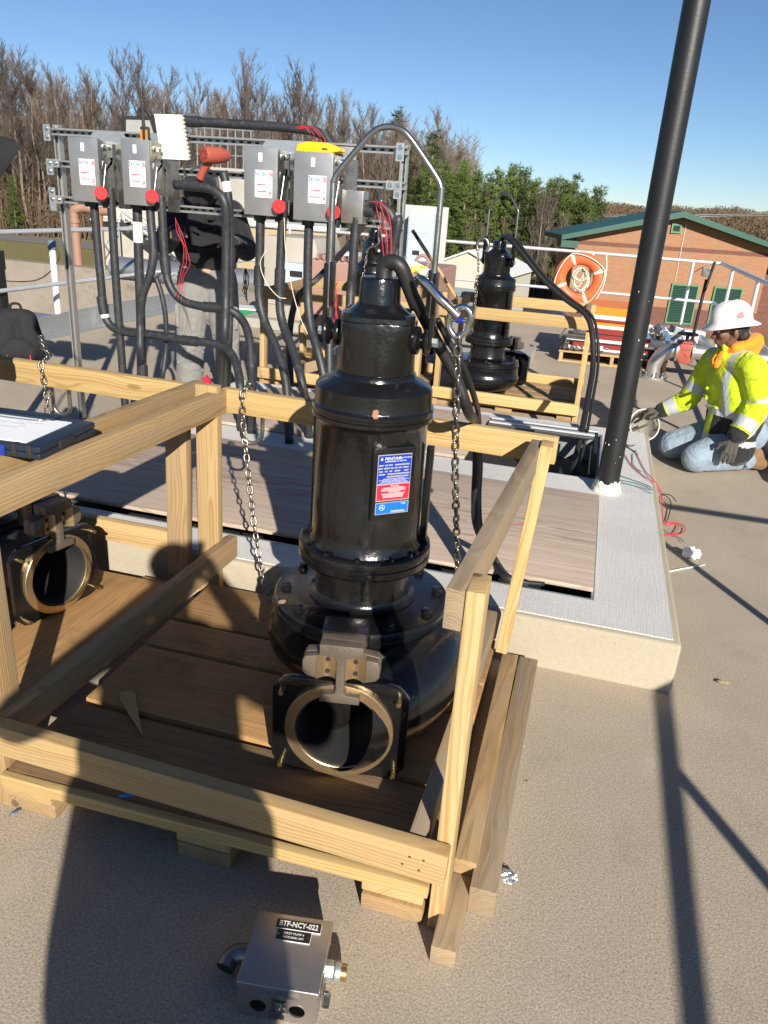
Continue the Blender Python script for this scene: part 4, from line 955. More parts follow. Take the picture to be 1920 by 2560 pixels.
def disconnect(tl, tr, bl, br, label, lab_uv, yf=4.36, yb=4.553, side=0.16):
    a, b_, c, d = (gy(u, v, yf) for u, v in (tl, tr, bl, br))
    x0 = (a.x + c.x) / 2; x1 = (b_.x + d.x) / 2; z1 = (a.z + b_.z) / 2; z0 = (c.z + d.z) / 2
    t = thing('switch_box', label, 'switch box', ((x0 + x1) / 2, yf, z0), 'switch boxes on the rack')
    O('door', MB().bb((x0, yf, z0), (x1, yf + 0.012, z1)), M_BOXD, t, 30, bevel=0.004)
    O('door_flange', MB().bb((x1 - 0.004, yf + 0.0125, z0 + 0.003), (x1, yf + 0.032, z1 - 0.003)), M_STEEL, t, None)
    # body is a little narrower and set back; the right side carries the switch mechanism
    O('body', MB().bb((x0 + 0.006, yf + 0.034, z0 + 0.008), (x1 - 0.008, yb, z1 - 0.008)), M_STEELD, t, 30, bevel=0.003)
    xs = x1 + 0.001
    O('mechanism_plate', MB().prism([(yf + 0.04, z0 + 0.02), (yf + 0.10, z0 + 0.10), (yf + 0.16, z0 + 0.26), (yf + 0.15, z1 - 0.13), (yf + 0.10, z1 - 0.08), (yf + 0.055, z1 - 0.12), (yf + 0.04, z1 - 0.2)], x1 - 0.007, x1 - 0.002, Matrix(((0, 0, 1, 0), (1, 0, 0, 0), (0, 1, 0, 0), (0, 0, 0, 1)))), M_STEEL, t, None)
    for zz in (z1 - 0.045, z0 + 0.035):
        O('latch', MB().bb((x1 - 0.007, yf + 0.06, zz - 0.014), (x1 + 0.010, yf + 0.10, zz + 0.014)).bb((x1 - 0.007, yf + 0.11, zz - 0.012), (x1 + 0.014, yf + 0.13, zz + 0.012)), M_CHROME, t, 30, bevel=0.002)
    O('mounting_ear', MB().prism([(x0 + 0.03, z1 - 0.02), (x1 + 0.07, z1 - 0.02), (x1 + 0.07, z1 + 0.025), (x1 + 0.055, z1 + 0.045), (x0 + 0.05, z1 + 0.045), (x0 + 0.03, z1 + 0.025)], -yb - 0.0025, -yb + 0.0025, Matrix(((1, 0, 0, 0), (0, 0, -1, 0), (0, 1, 0, 0), (0, 0, 0, 1)))), M_GALV, t, None)
    O('mounting_ear', MB().bb((x1 + 0.001, yb - 0.01, z0 - 0.03), (x1 + 0.085, yb - 0.004, z1 - 0.02)), M_STEEL, t, None)
    c_ = V((x1 + 0.014, yf - 0.012, z0 + 0.055))
    h = O('rotary_handle', xf(MB().lathe([(0.0, 0.0), (0.034, 0.0), (0.038, 0.006), (0.038, 0.018), (0.034, 0.022), (0.024, 0.022), (0.022, 0.017), (0.014, 0.017), (0.012, 0.022), (0, 0.022)], 32), Matrix.Translation(c_) @ Matrix.Rotation(radians(-35), 4, 'Z').inverted() @ Matrix.Rotation(pi / 2, 4, 'X')), M_RED, t, 40)
    O('handle_lever', MB().cyl(c_ + V((0.004, 0.02, 0.02)), c_ + V((0.012, 0.05, 0.16)), 0.006), M_STEEL, t)
    u, v = gy(*lab_uv, yf).x, gy(*lab_uv, yf).z
    O('approval_sticker', MB().bb(((x0 + x1) / 2 - 0.012, yf - 0.0015, z1 - 0.075), ((x0 + x1) / 2 + 0.010, yf - 0.0002, z1 - 0.03)), M_WHITE, t, None)
    switch_label(t, (u, yf, v))
    for xx in (x0 + 0.05, x1 - 0.02): O('bottom_hub', MB().cyl((xx, yf + 0.11, z0 - 0.03), (xx, yf + 0.11, z0 + 0.012), 0.036, None, 20), M_PVC, t)
    return x0, x1, z0, z1
M_BOXD = mat('switch_box_door_steel', (0.36, 0.365, 0.365), 0.40, 0.65, var=0.2, ns=6, bump=0.0003, bs=120, rvar=0.12)
bx = [disconnect((163, 342), (241, 343), (186, 503), (252, 506), 'stainless switch box at the rack end by the railing', (218, 430)),
      disconnect((303, 346), (372, 349), (308, 512), (377, 514), 'stainless switch box beside the spiral notebook and radio', (344, 435)),
      disconnect((610, 366), (695, 368), (610, 535), (691, 542), 'stainless switch box between the heat gun and the yellow meter', (659, 460)),
      disconnect((735, 377), (835, 382), (733, 550), (825, 555), 'stainless switch box carrying the yellow meter on top', (793, 474))]
# junction box at the right end of the rack
a = gy(855, 474, 4.45); b_ = gy(905, 561, 4.45)
jb = thing('junction_box', 'plain stainless junction box under the rack rail beside the pump bail', 'junction box', (a.x, 4.45, b_.z))
O('body', MB().bb((a.x, 4.45, b_.z), (b_.x, 4.555, a.z)), M_BOX, jb, 30, bevel=0.004)
O('hub', MB().cyl((b_.x, 4.5, a.z - 0.10), (b_.x + 0.05, 4.5, a.z - 0.10), 0.036), M_PVC, jb)
# ------------------------------------------------------------------ black conduits
def conduit(pts, r, label, col=None, y=4.47, foot=None, coup=(), name='conduit', tape=()):
    P_ = [gy(*D(p[0], p[1]), p[2] if len(p) > 2 else y) for p in pts]
    if foot is not None: P_.append(V(foot))
    t = thing(name, label, 'conduit', tuple(P_[-1]), 'black conduits below the switch rack')
    sp = smooth_path(P_, 7)
    O('conduit_pipe', MB().tube(sp, r, 16), M_PVC, t, 180)
    for cc in coup:
        i = min(len(sp) - 3, int(cc * (len(sp) - 1))); d = (sp[i + 1] - sp[i]).normalized(); c = sp[i]
        O('coupling', MB().cyl(c - d * 0.055, c + d * 0.055, r * 1.22, None, 18), M_PVC, t, 40)
    for (k, h_) in tape:
        i = int(k * (len(sp) - 1)); d = (sp[i + 1] - sp[i]).normalized(); O('tape_label', MB().tube([sp[i] - d * h_, sp[i] + d * h_], r * 1.03, 20, False), M_WHITE, t, 180)
    return t
cg = 'black conduits below the switch rack'
conduit([(201, 405), (203, 437), (212, 545), (219, 620), (223, 665), (236, 700), (268, 717, 4.46), (330, 724, 4.44), (400, 735, 4.42), (468, 744, 4.40), (498, 762, 4.36), (514, 800, 4.28), (520, 850, 4.2)], 0.026, 'black conduit from the end switch box that swings far right along the rack', tape=((0.34, 0.03),), foot=gz(*D(521, 930), CZ), coup=(0.3, 0.63, 0.95))
conduit([(238, 405), (240, 437), (250, 600), (262, 760), (270, 870, 4.47)], 0.026, 'straight black conduit beside the rack leg by the railing', foot=gz(*D(278, 935), 0.0))
conduit([(294, 420), (297, 470), (301, 600), (306, 740), (309, 850)], 0.029, 'thick black conduit with white tape label below the notebook', coup=(0.72,), tape=((0.27, 0.06),), foot=gz(*D(312, 905), 0.0))
conduit([(323, 420, 4.44), (326, 478, 4.43), (331, 545, 4.42), (324, 595, 4.41), (308, 640, 4.41), (303, 700, 4.42), (304, 780, 4.43)], 0.026, 'black conduit bending left behind the thick taped conduit', coup=(), foot=gz(*D(308, 880), 0.0))
conduit([(347, 420), (350, 462), (356, 560), (366, 615), (392, 648), (432, 661), (490, 668), (522, 690), (538, 730, 4.4), (543, 800, 4.3), (545, 860, 4.2)], 0.026, 'black conduit with two elbows crossing in front of the standing worker', foot=gz(*D(543, 935), CZ), coup=(0.2, 0.5, 0.8))
conduit([(337, 600), (350, 640), (358, 690), (358, 760), (349, 830)], 0.016, 'thin black hose hanging in front of the standing worker', foot=gz(*D(345, 880), 0.0))
conduit([(378, 398, 4.44), (430, 402, 4.44), (468, 415, 4.44), (487, 445, 4.44), (489, 520), (488, 640), (484, 760)], 0.028, 'black conduit elbowing down from the second switch box over the worker', foot=gz(*D(478, 870), 0.0), coup=(0.12,))
conduit([(482, 370, 4.5), (492, 420, 4.5), (497, 500, 4.5), (496, 640, 4.5), (492, 780, 4.5)], 0.026, 'black conduit with white sticker in front of the standing worker', tape=((0.15, 0.028),), foot=gz(*D(488, 870), 0.0), coup=(0.5,))
conduit([(566, 440), (563, 470), (561, 560), (560, 640), (572, 695, 4.44), (598, 755, 4.35), (618, 830, 4.25)], 0.0265, 'black conduit below the box next to the heat gun, bending right at the foot', foot=gz(*D(625, 958), CZ), coup=(0.35, 0.97))
conduit([(614, 435), (611, 462), (606, 560), (604, 650), (611, 700, 4.44), (635, 765, 4.33), (655, 840, 4.22)], 0.0265, 'black conduit below the yellow meter box, bending right at the foot', foot=gz(*D(668, 945), CZ), coup=(0.35,))
conduit([(670, 445), (668, 475), (665, 560), (665, 640), (672, 710, 4.42), (692, 780, 4.34)], 0.0265, 'black conduit under the yellow meter box running behind the pump', foot=gz(*D(730, 960), CZ))
conduit([(720, 440), (716, 480), (713, 580), (711, 700)], 0.0265, 'black conduit half hidden behind the left leg of the pump bail', foot=gz(*D(712, 960), CZ))
conduit([(771, 470), (767, 500), (762, 580), (756, 660)], 0.0265, 'black conduit under the plain junction box behind the pump', foot=gz(*D(745, 965), CZ))
conduit([(786, 443, 4.5), (815, 444, 4.5), (838, 455, 4.5), (850, 480, 4.5), (852, 520, 4.5)], 0.028, 'black conduit elbow leaving the plain junction box', foot=V((-1.44, 4.6, CZ)))
conduit([(395, 262, 4.72), (440, 264, 4.72), (560, 271, 4.72), (650, 279, 4.72), (690, 288, 4.72), (711, 307, 4.71), (719, 340, 4.70)], 0.026, 'long black conduit running along the back above the rack top rail', foot=V((-2.02, 4.70, 1.5)), coup=(0.1, 0.7))
# ------------------------------------------------------------------ things left on the rack
# heat gun
a = gy(*D(455, 335), 4.40)
hg = thing('heat_gun', 'red heat gun hanging on the middle rack rail over the worker', 'heat gun', tuple(a))
dirn = V((0.42, 0.90, 0.05)).normalized()
O('motor_body', MB().tube([a - dirn * 0.05, a - dirn * 0.035, a + dirn * 0.05, a + dirn * 0.11, a + dirn * 0.13], [0.040, 0.046, 0.046, 0.034, 0.022], 24), M_REDV, hg, 50)
b_ = gy(*D(432, 385), 4.42)
O('grip', MB().tube([a + V((0, 0.01, -0.02)), a.lerp(b_, 0.5), b_], [0.026, 0.021, 0.024], 16), M_REDV, hg, 50)
for i in range(12):
    an = 2 * pi * i / 12; u = dirn.orthogonal().normalized(); v = dirn.cross(u); q = a - dirn * 0.052 + (u * cos(an) + v * sin(an)) * 0.026
    O('vent_slot', MB().box(q, (0.003, 0.003, 0.02), frame((0, 0, 0), v * cos(an) - u * sin(an), dirn).to_3x3() if False else (u * cos(an) + v * sin(an)).to_track_quat('Z', 'Y').to_matrix()), M_MAROON, hg, None)
O('power_cord', MB().tube(smooth_path([b_, gy(*D(410, 390), 4.42), gy(*D(398, 372), 4.43), gy(*D(404, 350), 4.45), gy(*D(425, 342), 4.47)], 6), 0.005, 8), M_RUBBER, hg, 180)
# spiral notebook
tl, tr, br_, bl_ = (gy(*D(x, y), 4.52) for x, y in ((333, 246), (394, 248), (410, 346), (348, 343)))
nb = thing('spiral_notebook', 'cream spiral notebook stood on the rack top rail', 'notebook', tuple(bl_))
mid = (tl + tr + br_ + bl_) / 4
def quad_slab(p, t, nrm): 
    n_ = V(nrm).normalized() * t; return MB().add(list(p) + [q + n_ for q in p], [(0, 1, 2, 3), (7, 6, 5, 4)] + [(i, 4 + i, 4 + (i + 1) % 4, (i + 1) % 4) for i in range(4)])
O('pages', quad_slab([tl, tr, br_, bl_], 0.01, (0, 1, 0)), M_CREAM, nb, None)
for i in range(22):
    c = tr.lerp(br_, (i + .5) / 22); O('spiral_ring', MB().tube([c + V((0.010 * cos(a_), 0.005 + 0.010 * sin(a_), 0)) for a_ in [2 * pi * k / 10 for k in range(10)]], 0.0016, 5, False, True), M_CREAM if i % 2 else M_DARK, nb, 180)
# field radio
a = gy(*D(314, 291), 4.44)
rd = thing('two_way_radio', 'black two-way radio with orange trim clipped to the rack top rail', 'radio', tuple(a))
O('case', MB().box(a, (0.052, 0.03, 0.085)), M_RUBBER, rd, 30, bevel=0.008); O('trim', MB().box(a + V((-0.017, -0.0165, -0.003)), (0.012, 0.004, 0.055)), M_ORANGE2, rd, None, bevel=0.001); O('trim', MB().box(a + V((0.017, -0.0165, -0.003)), (0.012, 0.004, 0.055)), M_ORANGE2, rd, None, bevel=0.001)
O('antenna', MB().tube([a + V((-0.008, 0, 0.04)), a + V((-0.01, 0, 0.09)), a + V((-0.012, 0, 0.15))], [0.011, 0.009, 0.006], 10), M_RUBBER, rd)
# black framed case standing behind the rack
tl, tr, br_, bl_ = (gy(*D(x, y), 4.78) for x, y in ((262, 250), (332, 252), (350, 312), (262, 308)))
bc = thing('tool_case', 'black framed case with grey panel stood behind the rack by the notebook', 'case', tuple(bl_))
O('frame', quad_slab([tl, tr, br_, bl_], 0.10, (0, 1, 0)), M_RUBBER, bc, None)
ctr = (tl + tr + br_ + bl_) / 4
O('panel', quad_slab([ctr + (p - ctr) * V((0.72, 1, 0.66)).x for p in (tl, tr, br_, bl_)], -0.004, (0, 1, 0)), mat('grey_panel', (0.32, 0.32, 0.31), 0.5), bc, None)
O('carry_handle', MB().tube(smooth_path([tl.lerp(tr, .45) + V((0, .03, 0)), tl.lerp(tr, .5) + V((0, .03, 0.04)), tl.lerp(tr, .7) + V((0, .03, 0.04)), tl.lerp(tr, .85) + V((0, .03, 0))], 5), 0.012, 8), M_RUBBER, bc, 180)
# yellow meter on the fourth box
a = gy(*D(686, 322), 4.42)
ym = thing('yellow_meter', 'yellow clamp meter case lying on top of the switch box', 'meter', tuple(a))
O('body', MB().prism([(-0.125, -0.028), (-0.12, 0.02), (-0.06, 0.036), (0.06, 0.034), (0.13, 0.012), (0.135, -0.006), (0.06, -0.022)], -0.05, 0.05, Matrix.Translation(a + V((0, 0.04, 0.0))) @ Matrix.Rotation(pi / 2, 4, 'X')), M_YELLOW, ym, 40, bevel=0.008)
O('number_mark', MB().box(a + V((0.045, -0.0115, 0.002)), (0.03, 0.001, 0.008)), M_INK, ym, None)
# red and pale wires on the rack
def wires(name, label, paths, r, mt, cat='wire', group=None):
    t = thing(name, label, cat, tuple(paths[0][-1]), group)
    for p in paths: O('wire', MB().tube(smooth_path(p, 6), r, 6), mt, t, 180)
    return t
random.seed(11)
pp = []
for i in range(4):
    dx = i * 4
    pp.append([gy(*D(x + dx * 2.2 * k, y + (i % 2) * 3), 4.62 - 0.03 * i) for x, y, k in ((640, 275, 0.2), (655, 272, 0.8), (668, 285, 0.9), (676, 302, 1.0), (680, 318, 0.6))])
wires('red_wires', 'thin red wires looping from the long top conduit to the yellow meter', pp, 0.0018, M_REDW)
pp = [[gy(*D(x + (i * 5.5 + (i % 2) * 3) * k, y), 4.46 - 0.012 * i) for x, y, k in ((798, 436, 0.3), (808, 437, .6), (816, 460, 1), (823, 500, 1), (830, 560, .7), (835, 590, .2))] for i in range(5)]
wires('red_wires', 'bundle of red wires hanging from the conduit beside the plain junction box', pp, 0.0021, M_REDW)
pp = [[gy(*D(x + (i * 7 - 4) * k, y + 6 * i), 4.42 - 0.02 * i) for x, y, k in ((380, 470, .3), (386, 500, 1), (398, 530, .6), (400, 560, 1), (392, 590, .4), (384, 640, .8))] for i in range(3)]
wires('red_wires', 'tangled red wires hanging in front of the standing worker', pp, 0.0017, M_REDW)
wires('white_wire', 'long pale wire hanging below the yellow meter box', [[gy(*D(x, y), 4.40) for x, y in ((614, 470), (617, 540), (630, 620), (650, 690), (672, 735))], [gy(*D(x, y), 4.4) for x, y in ((575, 540), (562, 570), (575, 610), (600, 640), (618, 645))]], 0.0028, M_WHITEW)
pp = [[gy(*D(720 + i * 6, 600 + 10 * (i % 2)), 4.5), gy(*D(728 - 3 * i, 640), 4.5), gy(*D(722 + 5 * i, 700), 4.5)] for i in range(3)]
wires('red_wires', 'loose red wires hanging beside the left leg of the pump bail', pp, 0.0025, M_REDW)
# ------------------------------------------------------------------ small steel box on the concrete
bang = atan2(0.026, 0.169); bt = thing('junction_box', 'small stainless junction box with black BTF tag lying on the concrete', 'junction box', (-0.4215, 1.097, 0), None, True, bang)
Lx, Ly, Hz = 0.172, 0.174, 0.101
body = MB().bb((-Lx / 2 + .004, -Ly / 2 + .004, 0.0005), (Lx / 2 - .004, Ly / 2 - .004, 0.086))
# front wall with two knock-out holes: build as a plate with holes on an open body
mb = MB().bb((-Lx / 2 + .004, -Ly / 2 + .010, 0.0005), (Lx / 2 - .004, Ly / 2 - .004, 0.004)).bb((-Lx / 2 + .004, Ly / 2 - .007, 0.004), (Lx / 2 - .004, Ly / 2 - .004, 0.086)).bb((-Lx / 2 + .004, -Ly / 2 + .010, 0.004), (-Lx / 2 + .007, Ly / 2 - .007, 0.086)).bb((Lx / 2 - .007, -Ly / 2 + .010, 0.004), (Lx / 2 - .004, Ly / 2 - .007, 0.086))
O('body', mb, M_BOX, bt, 30, bevel=0.001)
for s in (-1, 1):
    w = Lx / 2 - .004
    pw = plate_with_hole(w, 0.0855, 0.0005, 0.003, 0.0175, 48, -0.008); xf(pw, Matrix.Translation((s * w / 2, -Ly / 2 + 0.007, 0.04325))); O('front_wall', pw, M_BOX, bt, None)
    O('hole_rim', xf(MB().lathe([(0.0176, 0.0), (0.0195, 0.0), (0.0195, 0.0008), (0.0176, 0.0008)], 40), Matrix.Translation((s * w / 2, -Ly / 2 + 0.004, 0.03525)) @ Matrix.Rotation(pi / 2, 4, 'X')), M_BOX, bt, 30)
lid = O('lid', MB().bb((-Lx / 2, -Ly / 2, 0.0865), (Lx / 2, Ly / 2, Hz)), M_BOX, bt, 30, bevel=0.0032, bseg=3)
O('lid_lip', MB().bb((-0.04, -Ly / 2 - 0.009, 0.0865), (0.045, -Ly / 2, 0.0885)), M_BOX, bt, None)
# clamp at the front and on the right side
def clamp(M_, nm):
    c = O(nm, xf(MB().bb((-0.017, -0.003, 0.058), (0.017, 0.0, 0.088)).prism([(-0.02, 0.035), (0.02, 0.035), (0.015, 0.062), (-0.013, 0.062)], 0.0, 0.003, Matrix.Translation((0, -0.004, 0)) @ Matrix.Rotation(pi / 2, 4, 'X')).bb((-0.022, -0.020, 0.034), (0.014, -0.007, 0.0365)), M_), M_STEEL, bt, 30, bevel=0.0008)
    O('clamp_screw', xf(MB().cyl((0, -0.007, 0.052), (0, -0.016, 0.052), 0.006, 0.0055, 12), M_), M_CHROME, c)
clamp(Matrix.Translation((0.005, -Ly / 2 + 0.003, 0)), 'lid_clamp'); clamp(Matrix.Translation((Lx / 2 - 0.001, -0.045, 0.0)) @ Matrix.Rotation(pi / 2, 4, 'Z'), 'lid_clamp')
TM = lambda x, y, dz=0.0: Matrix.Translation((x, y, Hz + dz))
t1 = O('tag_plate', xf(MB().box((0, 0, 0.0013), (0.1015, 0.0235, 0.0024)), TM(0.012, 0.060)), M_WHITE, bt, None, bevel=0.0004); O('tag_face', xf(MB().box((0, 0.0004, 0.0028), (0.1000, 0.0222, 0.0004)), TM(0.012, 0.060)), M_TAGBLACK, t1, None)
lettering('BTF-NCY-022', 0.0182, TM(0.012, 0.0605, 0.0031), M_WHITE, t1, ext=0.0002, sx=0.82, bold=0.02)
t2 = O('tag_plate', xf(MB().box((0, 0, 0.001), (0.077, 0.0265, 0.0018)), TM(0.006, 0.0335)), M_WHITE, bt, None, bevel=0.0004); O('tag_face', xf(MB().box((0, 0.0003, 0.0021), (0.0756, 0.0252, 0.0004)), TM(0.006, 0.0335)), M_TAGBLACK, t2, None)
lettering('NRCY PUMP 4', 0.0072, TM(0.006, 0.0385, 0.0024), M_WHITE, t2, ext=0.0002, bold=0.01); lettering('MCC-RAS-16M', 0.0072, TM(0.006, 0.0290, 0.0024), M_WHITE, t2, ext=0.0002, bold=0.01)
for s in (-1, 1): O('tag_screw', xf(MB().cyl((s * 0.033, 0, 0.002), (s * 0.033, 0, 0.0032), 0.0022, None, 10), TM(0.006, 0.0335)), M_CHROME, t2)
# fittings: right connector, left elbow
mb = MB().tube([(Lx / 2 - .006, 0.012, 0.045), (Lx / 2 + .016, 0.012, 0.045)], 0.021, 6).tube([(Lx / 2 + .016, 0.012, 0.045), (Lx / 2 + .020, 0.012, 0.045), (Lx / 2 + .032, 0.012, 0.045)], [0.019, 0.022, 0.021], 20)
O('conduit_connector', mb, M_GALV, bt, 30, bevel=0.001)
O('thread', MB().tube([(Lx / 2 + .032, 0.012, 0.045), (Lx / 2 + .044, 0.012, 0.045)], 0.0175, 20), M_BRASS, bt, 40)
O('conduit_elbow', MB().tube(smooth_path([(-Lx / 2 + .006, 0.022, 0.04), (-Lx / 2 - .022, 0.022, 0.04), (-Lx / 2 - .041, 0.012, 0.036), (-Lx / 2 - .048, -0.012, 0.030)], 5), [0.021] * 10 + [0.0205] * 6, 20, False), M_STEELD, bt, 40)  # darker steel than the connector; the elbow's shade is put into its colour
O('elbow_mouth_shade', MB().cyl((-Lx / 2 - .0478, -0.0105, 0.0303), (-Lx / 2 - .0476, -0.0095, 0.0305), 0.0202, None, 24), M_DARK, bt)  # dark disc across the mouth, in place of the shade inside the elbow
# ------------------------------------------------------------------ clipboard box resting on the crate rails
z = 0.904
p_fr = gz(*D(140, 955), z + 0.03); p_bl = gz(*D(0, 915), z + 0.05)
cb_ = thing('clipboard_box', 'dark clipboard storage box with papers lying across the crate rails', 'clipboard', (-1.62, 1.75, z), None, True, radians(4))
Wc, Dc, Hc = 0.36, 0.27, 0.036
fr = gz(*D(133, 972), z); cb_.location = (fr.x - 0.18, 1.745, z)
O('case_bottom', MB().bb((-Wc / 2, -Dc / 2, 0.0), (Wc / 2, Dc / 2, 0.0165)), M_NAVY, cb_, 30, bevel=0.006, bseg=3)
O('case_lid', MB().bb((-Wc / 2, -Dc / 2, 0.0175), (Wc / 2, Dc / 2, Hc)), M_NAVY, cb_, 30, bevel=0.006, bseg=3)
for (x, y) in ((Wc / 2 - 0.03, -Dc / 2), (Wc / 2 - 0.075, -Dc / 2)): O('corner_rib', MB().bb((x - 0.007, y - 0.003, 0.003), (x + 0.007, y + 0.02, Hc + 0.002)), M_RUBBER, cb_, 30, bevel=0.002)
O('end_latch', MB().bb((Wc / 2 - 0.001, -0.05, 0.008), (Wc / 2 + 0.006, 0.02, 0.03)), M_RUBBER, cb_, 30, bevel=0.002)
O('blue_panel', MB().bb((-Wc / 2 + 0.004, -Dc / 2 - 0.006, 0.003), (Wc / 2 - 0.10, -Dc / 2 + 0.001, 0.032)), M_BLUEC, cb_, 30, bevel=0.003)
pp_ = O('paper_sheet', MB().bb((-Wc / 2 + 0.01, -Dc / 2 + 0.02, Hc + 0.0005), (Wc / 2 - 0.05, Dc / 2 - 0.04, Hc + 0.003)), M_PAPER, cb_, None)
for i, tx in enumerate(('WORK ORDER REPORT', 'EQUIPMENT CHECK SHEET', 'DATE', 'PUMP STATION')): lettering(tx, 0.008, Matrix.Translation((0.03, 0.045 - i * 0.018, Hc + 0.0032)), M_GINK, pp_, ext=0.0001, align='RIGHT' if i % 2 else 'CENTER')
O('clip_plate', MB().bb((-0.13, Dc / 2 - 0.05, Hc + 0.003), (0.08, Dc / 2 - 0.005, Hc + 0.010)), M_NAVY, cb_, 30, bevel=0.002)
O('clip_wire', MB().tube(smooth_path([(-0.12, Dc / 2 - 0.05, Hc + 0.008), (-0.10, Dc / 2 - 0.075, Hc + 0.007), (0.04, Dc / 2 - 0.075, Hc + 0.007), (0.07, Dc / 2 - 0.045, Hc + 0.009)], 4), 0.0018, 6), M_CHROME, cb_, 180)
# ------------------------------------------------------------------ backpack near the railing
b0 = gz(*D(45, 778), 0.0)
bp = thing('backpack', 'black backpack with red zip pulls slumped on the deck by the left railing', 'backpack', tuple(b0), None, True, radians(35))
def remesh(mb, voxel, smooth_it=4, disp=None):
    me = bpy.data.meshes.new('r'); me.from_pydata(mb.v, [], mb.f); me.update()
    ob = bpy.data.objects.new('r', me); COL.objects.link(ob)
    md = ob.modifiers.new('r', 'REMESH'); md.mode = 'VOXEL'; md.voxel_size = voxel
    if smooth_it: ms = ob.modifiers.new('s', 'SMOOTH'); ms.factor = 0.5; ms.iterations = smooth_it
    bpy.context.view_layer.update()
    out = bpy.data.meshes.new_from_object(ob.evaluated_get(bpy.context.evaluated_depsgraph_get()))
    bpy.data.objects.remove(ob); bpy.data.meshes.remove(me)
    out.shade_smooth(); return out
def capsule(mb, p0, p1, r0, r1, n=14, sc=None):
    """tapered capsule; sc flattens it along a world direction: (dir, factor)"""
    p0 = V(p0); p1 = V(p1); d = (p1 - p0); L = d.length; z = d.normalized() if L > 1e-6 else V((0, 0, 1)); x = z.orthogonal().normalized(); y = z.cross(x)
    rings = []
    for k in range(5): a = -pi / 2 + (pi / 2) * k / 5; rings.append((r0 * sin(a), r0 * cos(a)))
    rings.append((0, r0)); rings.append((L, r1))
    for k in range(1, 6): a = (pi / 2) * k / 5; rings.append((L + r1 * sin(a), r1 * cos(a)))
    rings[0] = (-r0, r0 * 0.02); rings[-1] = (L + r1, r1 * 0.02)
    vs = [];
    for (h, r) in rings:
        for i in range(n):
            a = 2 * pi * i / n; o = x * (cos(a) * r) + y * (sin(a) * r)
            if sc: dd = V(sc[0]).normalized(); o = o - dd * (o.dot(dd) * (1 - sc[1]))
            vs.append(p0 + z * h + o)
    m_ = len(rings); fs = [(j * n + i, j * n + (i + 1) % n, (j + 1) * n + (i + 1) % n, (j + 1) * n + i) for j in range(m_ - 1) for i in range(n)]
    fs += [tuple(reversed(range(n))), tuple((m_ - 1) * n + i for i in range(n))]
    return mb.add(vs, fs)
mb = MB(); capsule(mb, (-0.10, 0, 0.12), (-0.09, 0.02, 0.36), 0.13, 0.10); capsule(mb, (0.10, 0, 0.12), (0.08, 0.02, 0.36), 0.13, 0.10); capsule(mb, (-0.08, -0.09, 0.10), (0.08, -0.09, 0.10), 0.09, 0.09); capsule(mb, (-0.06, 0, 0.40), (0.06, 0, 0.40), 0.07, 0.07)
O('bag', remesh(mb, 0.014, 5), None, bp).data.materials.append(M_FABK)
O('front_pocket', MB().sph((0, -0.13, 0.13), 0.12, 20, 14, (1.1, 0.5, 0.85)), M_FABK, bp, 180)
for x in (-0.09, 0.1): O('zip_pull', MB().box((x, -0.195, 0.06), (0.008, 0.006, 0.05)), M_REDW, bp, None)
O('carry_loop', MB().tube(smooth_path([(-0.05, 0.05, 0.45), (-0.03, 0.05, 0.50), (0.03, 0.05, 0.50), (0.05, 0.05, 0.45)], 5), 0.012, 8), M_FABK, bp, 180)
# red and black strap end behind the crate corner
a = gz(*D(447, 825), 0.35)
O('red_pouch', MB().prism([(-0.03, 0), (0.03, 0), (0.018, 0.05), (-0.003, 0.075), (-0.02, 0.05)], -0.015, 0.015, Matrix.Translation(gy(*D(447, 842), 3.4)) @ Matrix.Rotation(pi / 2, 4, 'X')), M_FABR, None, 30, bevel=0.006, label='small red and black pouch showing behind the crate corner post', cat='pouch')
# ------------------------------------------------------------------ kerbside litter and loose wires on the right
random.seed(21)
def crumple(name, c, s, mt, label, cat, n=26, flat=0.5):
    bm = bmesh.new(); bmesh.ops.create_icosphere(bm, subdivisions=3, radius=1.0)
    for v in bm.verts: k = random.uniform(0.62, 1.0); v.co = V((v.co.x * s[0] * k, v.co.y * s[1] * k, max(-0.9, v.co.z) * s[2] * k))
    zmin = min(v.co.z for v in bm.verts)
    for v in bm.verts: v.co.z -= zmin - 0.001
    me = bpy.data.meshes.new(name); bm.to_mesh(me); bm.free(); me.materials.append(mt)
    o = O(name, me, None, None, label=label, cat=cat); o.location = c; return o
crumple('foil_scrap', gz(*D(1090, 1900), 0), (0.034, 0.022, 0.016), M_FOIL, 'crumpled piece of silver foil on the concrete by the lumber end', 'foil')
crumple('paper_scrap', gz(1726, 1397, 0), (0.055, 0.04, 0.035), M_PAPER, 'crumpled white plastic scrap on the concrete beside the curb', 'scrap')
for i, (x, y, s) in enumerate(((1118, 1605, .02), (1125, 1613, .016), (1078, 1872, .022), (1562, 1478, .028), (1140, 1690, .008), (1297, 826, .03), (1375, 868, .02))):
    c = gz(*D(x, y), 0); a = random.uniform(0, pi)
    crumple('bark_chip', c, (s, s * 0.35, s * 0.3), M_GREYW, 'bark chip lying ' + ('against the long weathered four-by-four, farther piece', 'against the long weathered four-by-four, nearer piece', 'beside the crumpled foil', 'alone on the open concrete right of the curb corner', 'by the joint in the long lumber, smallest piece', 'on the deck between the far crate and the pallet', 'on the deck beyond the davit post')[i], 'chip')['group'] = 'bark chips on the concrete'
O('white_strip', MB().tube([gz(1655, 1433, 0.004), gz(1700, 1423, 0.006), gz(1762, 1412, 0.004)], 0.0045, 6), M_WPAINT, None, 180, label='thin white plastic strip lying on the concrete beside the curb', cat='strip')
W1 = (1200, 1050); q = lambda x, y, z=0.01: gz(W1[0] + x / 2.304, W1[1] + y / 2.304, z)
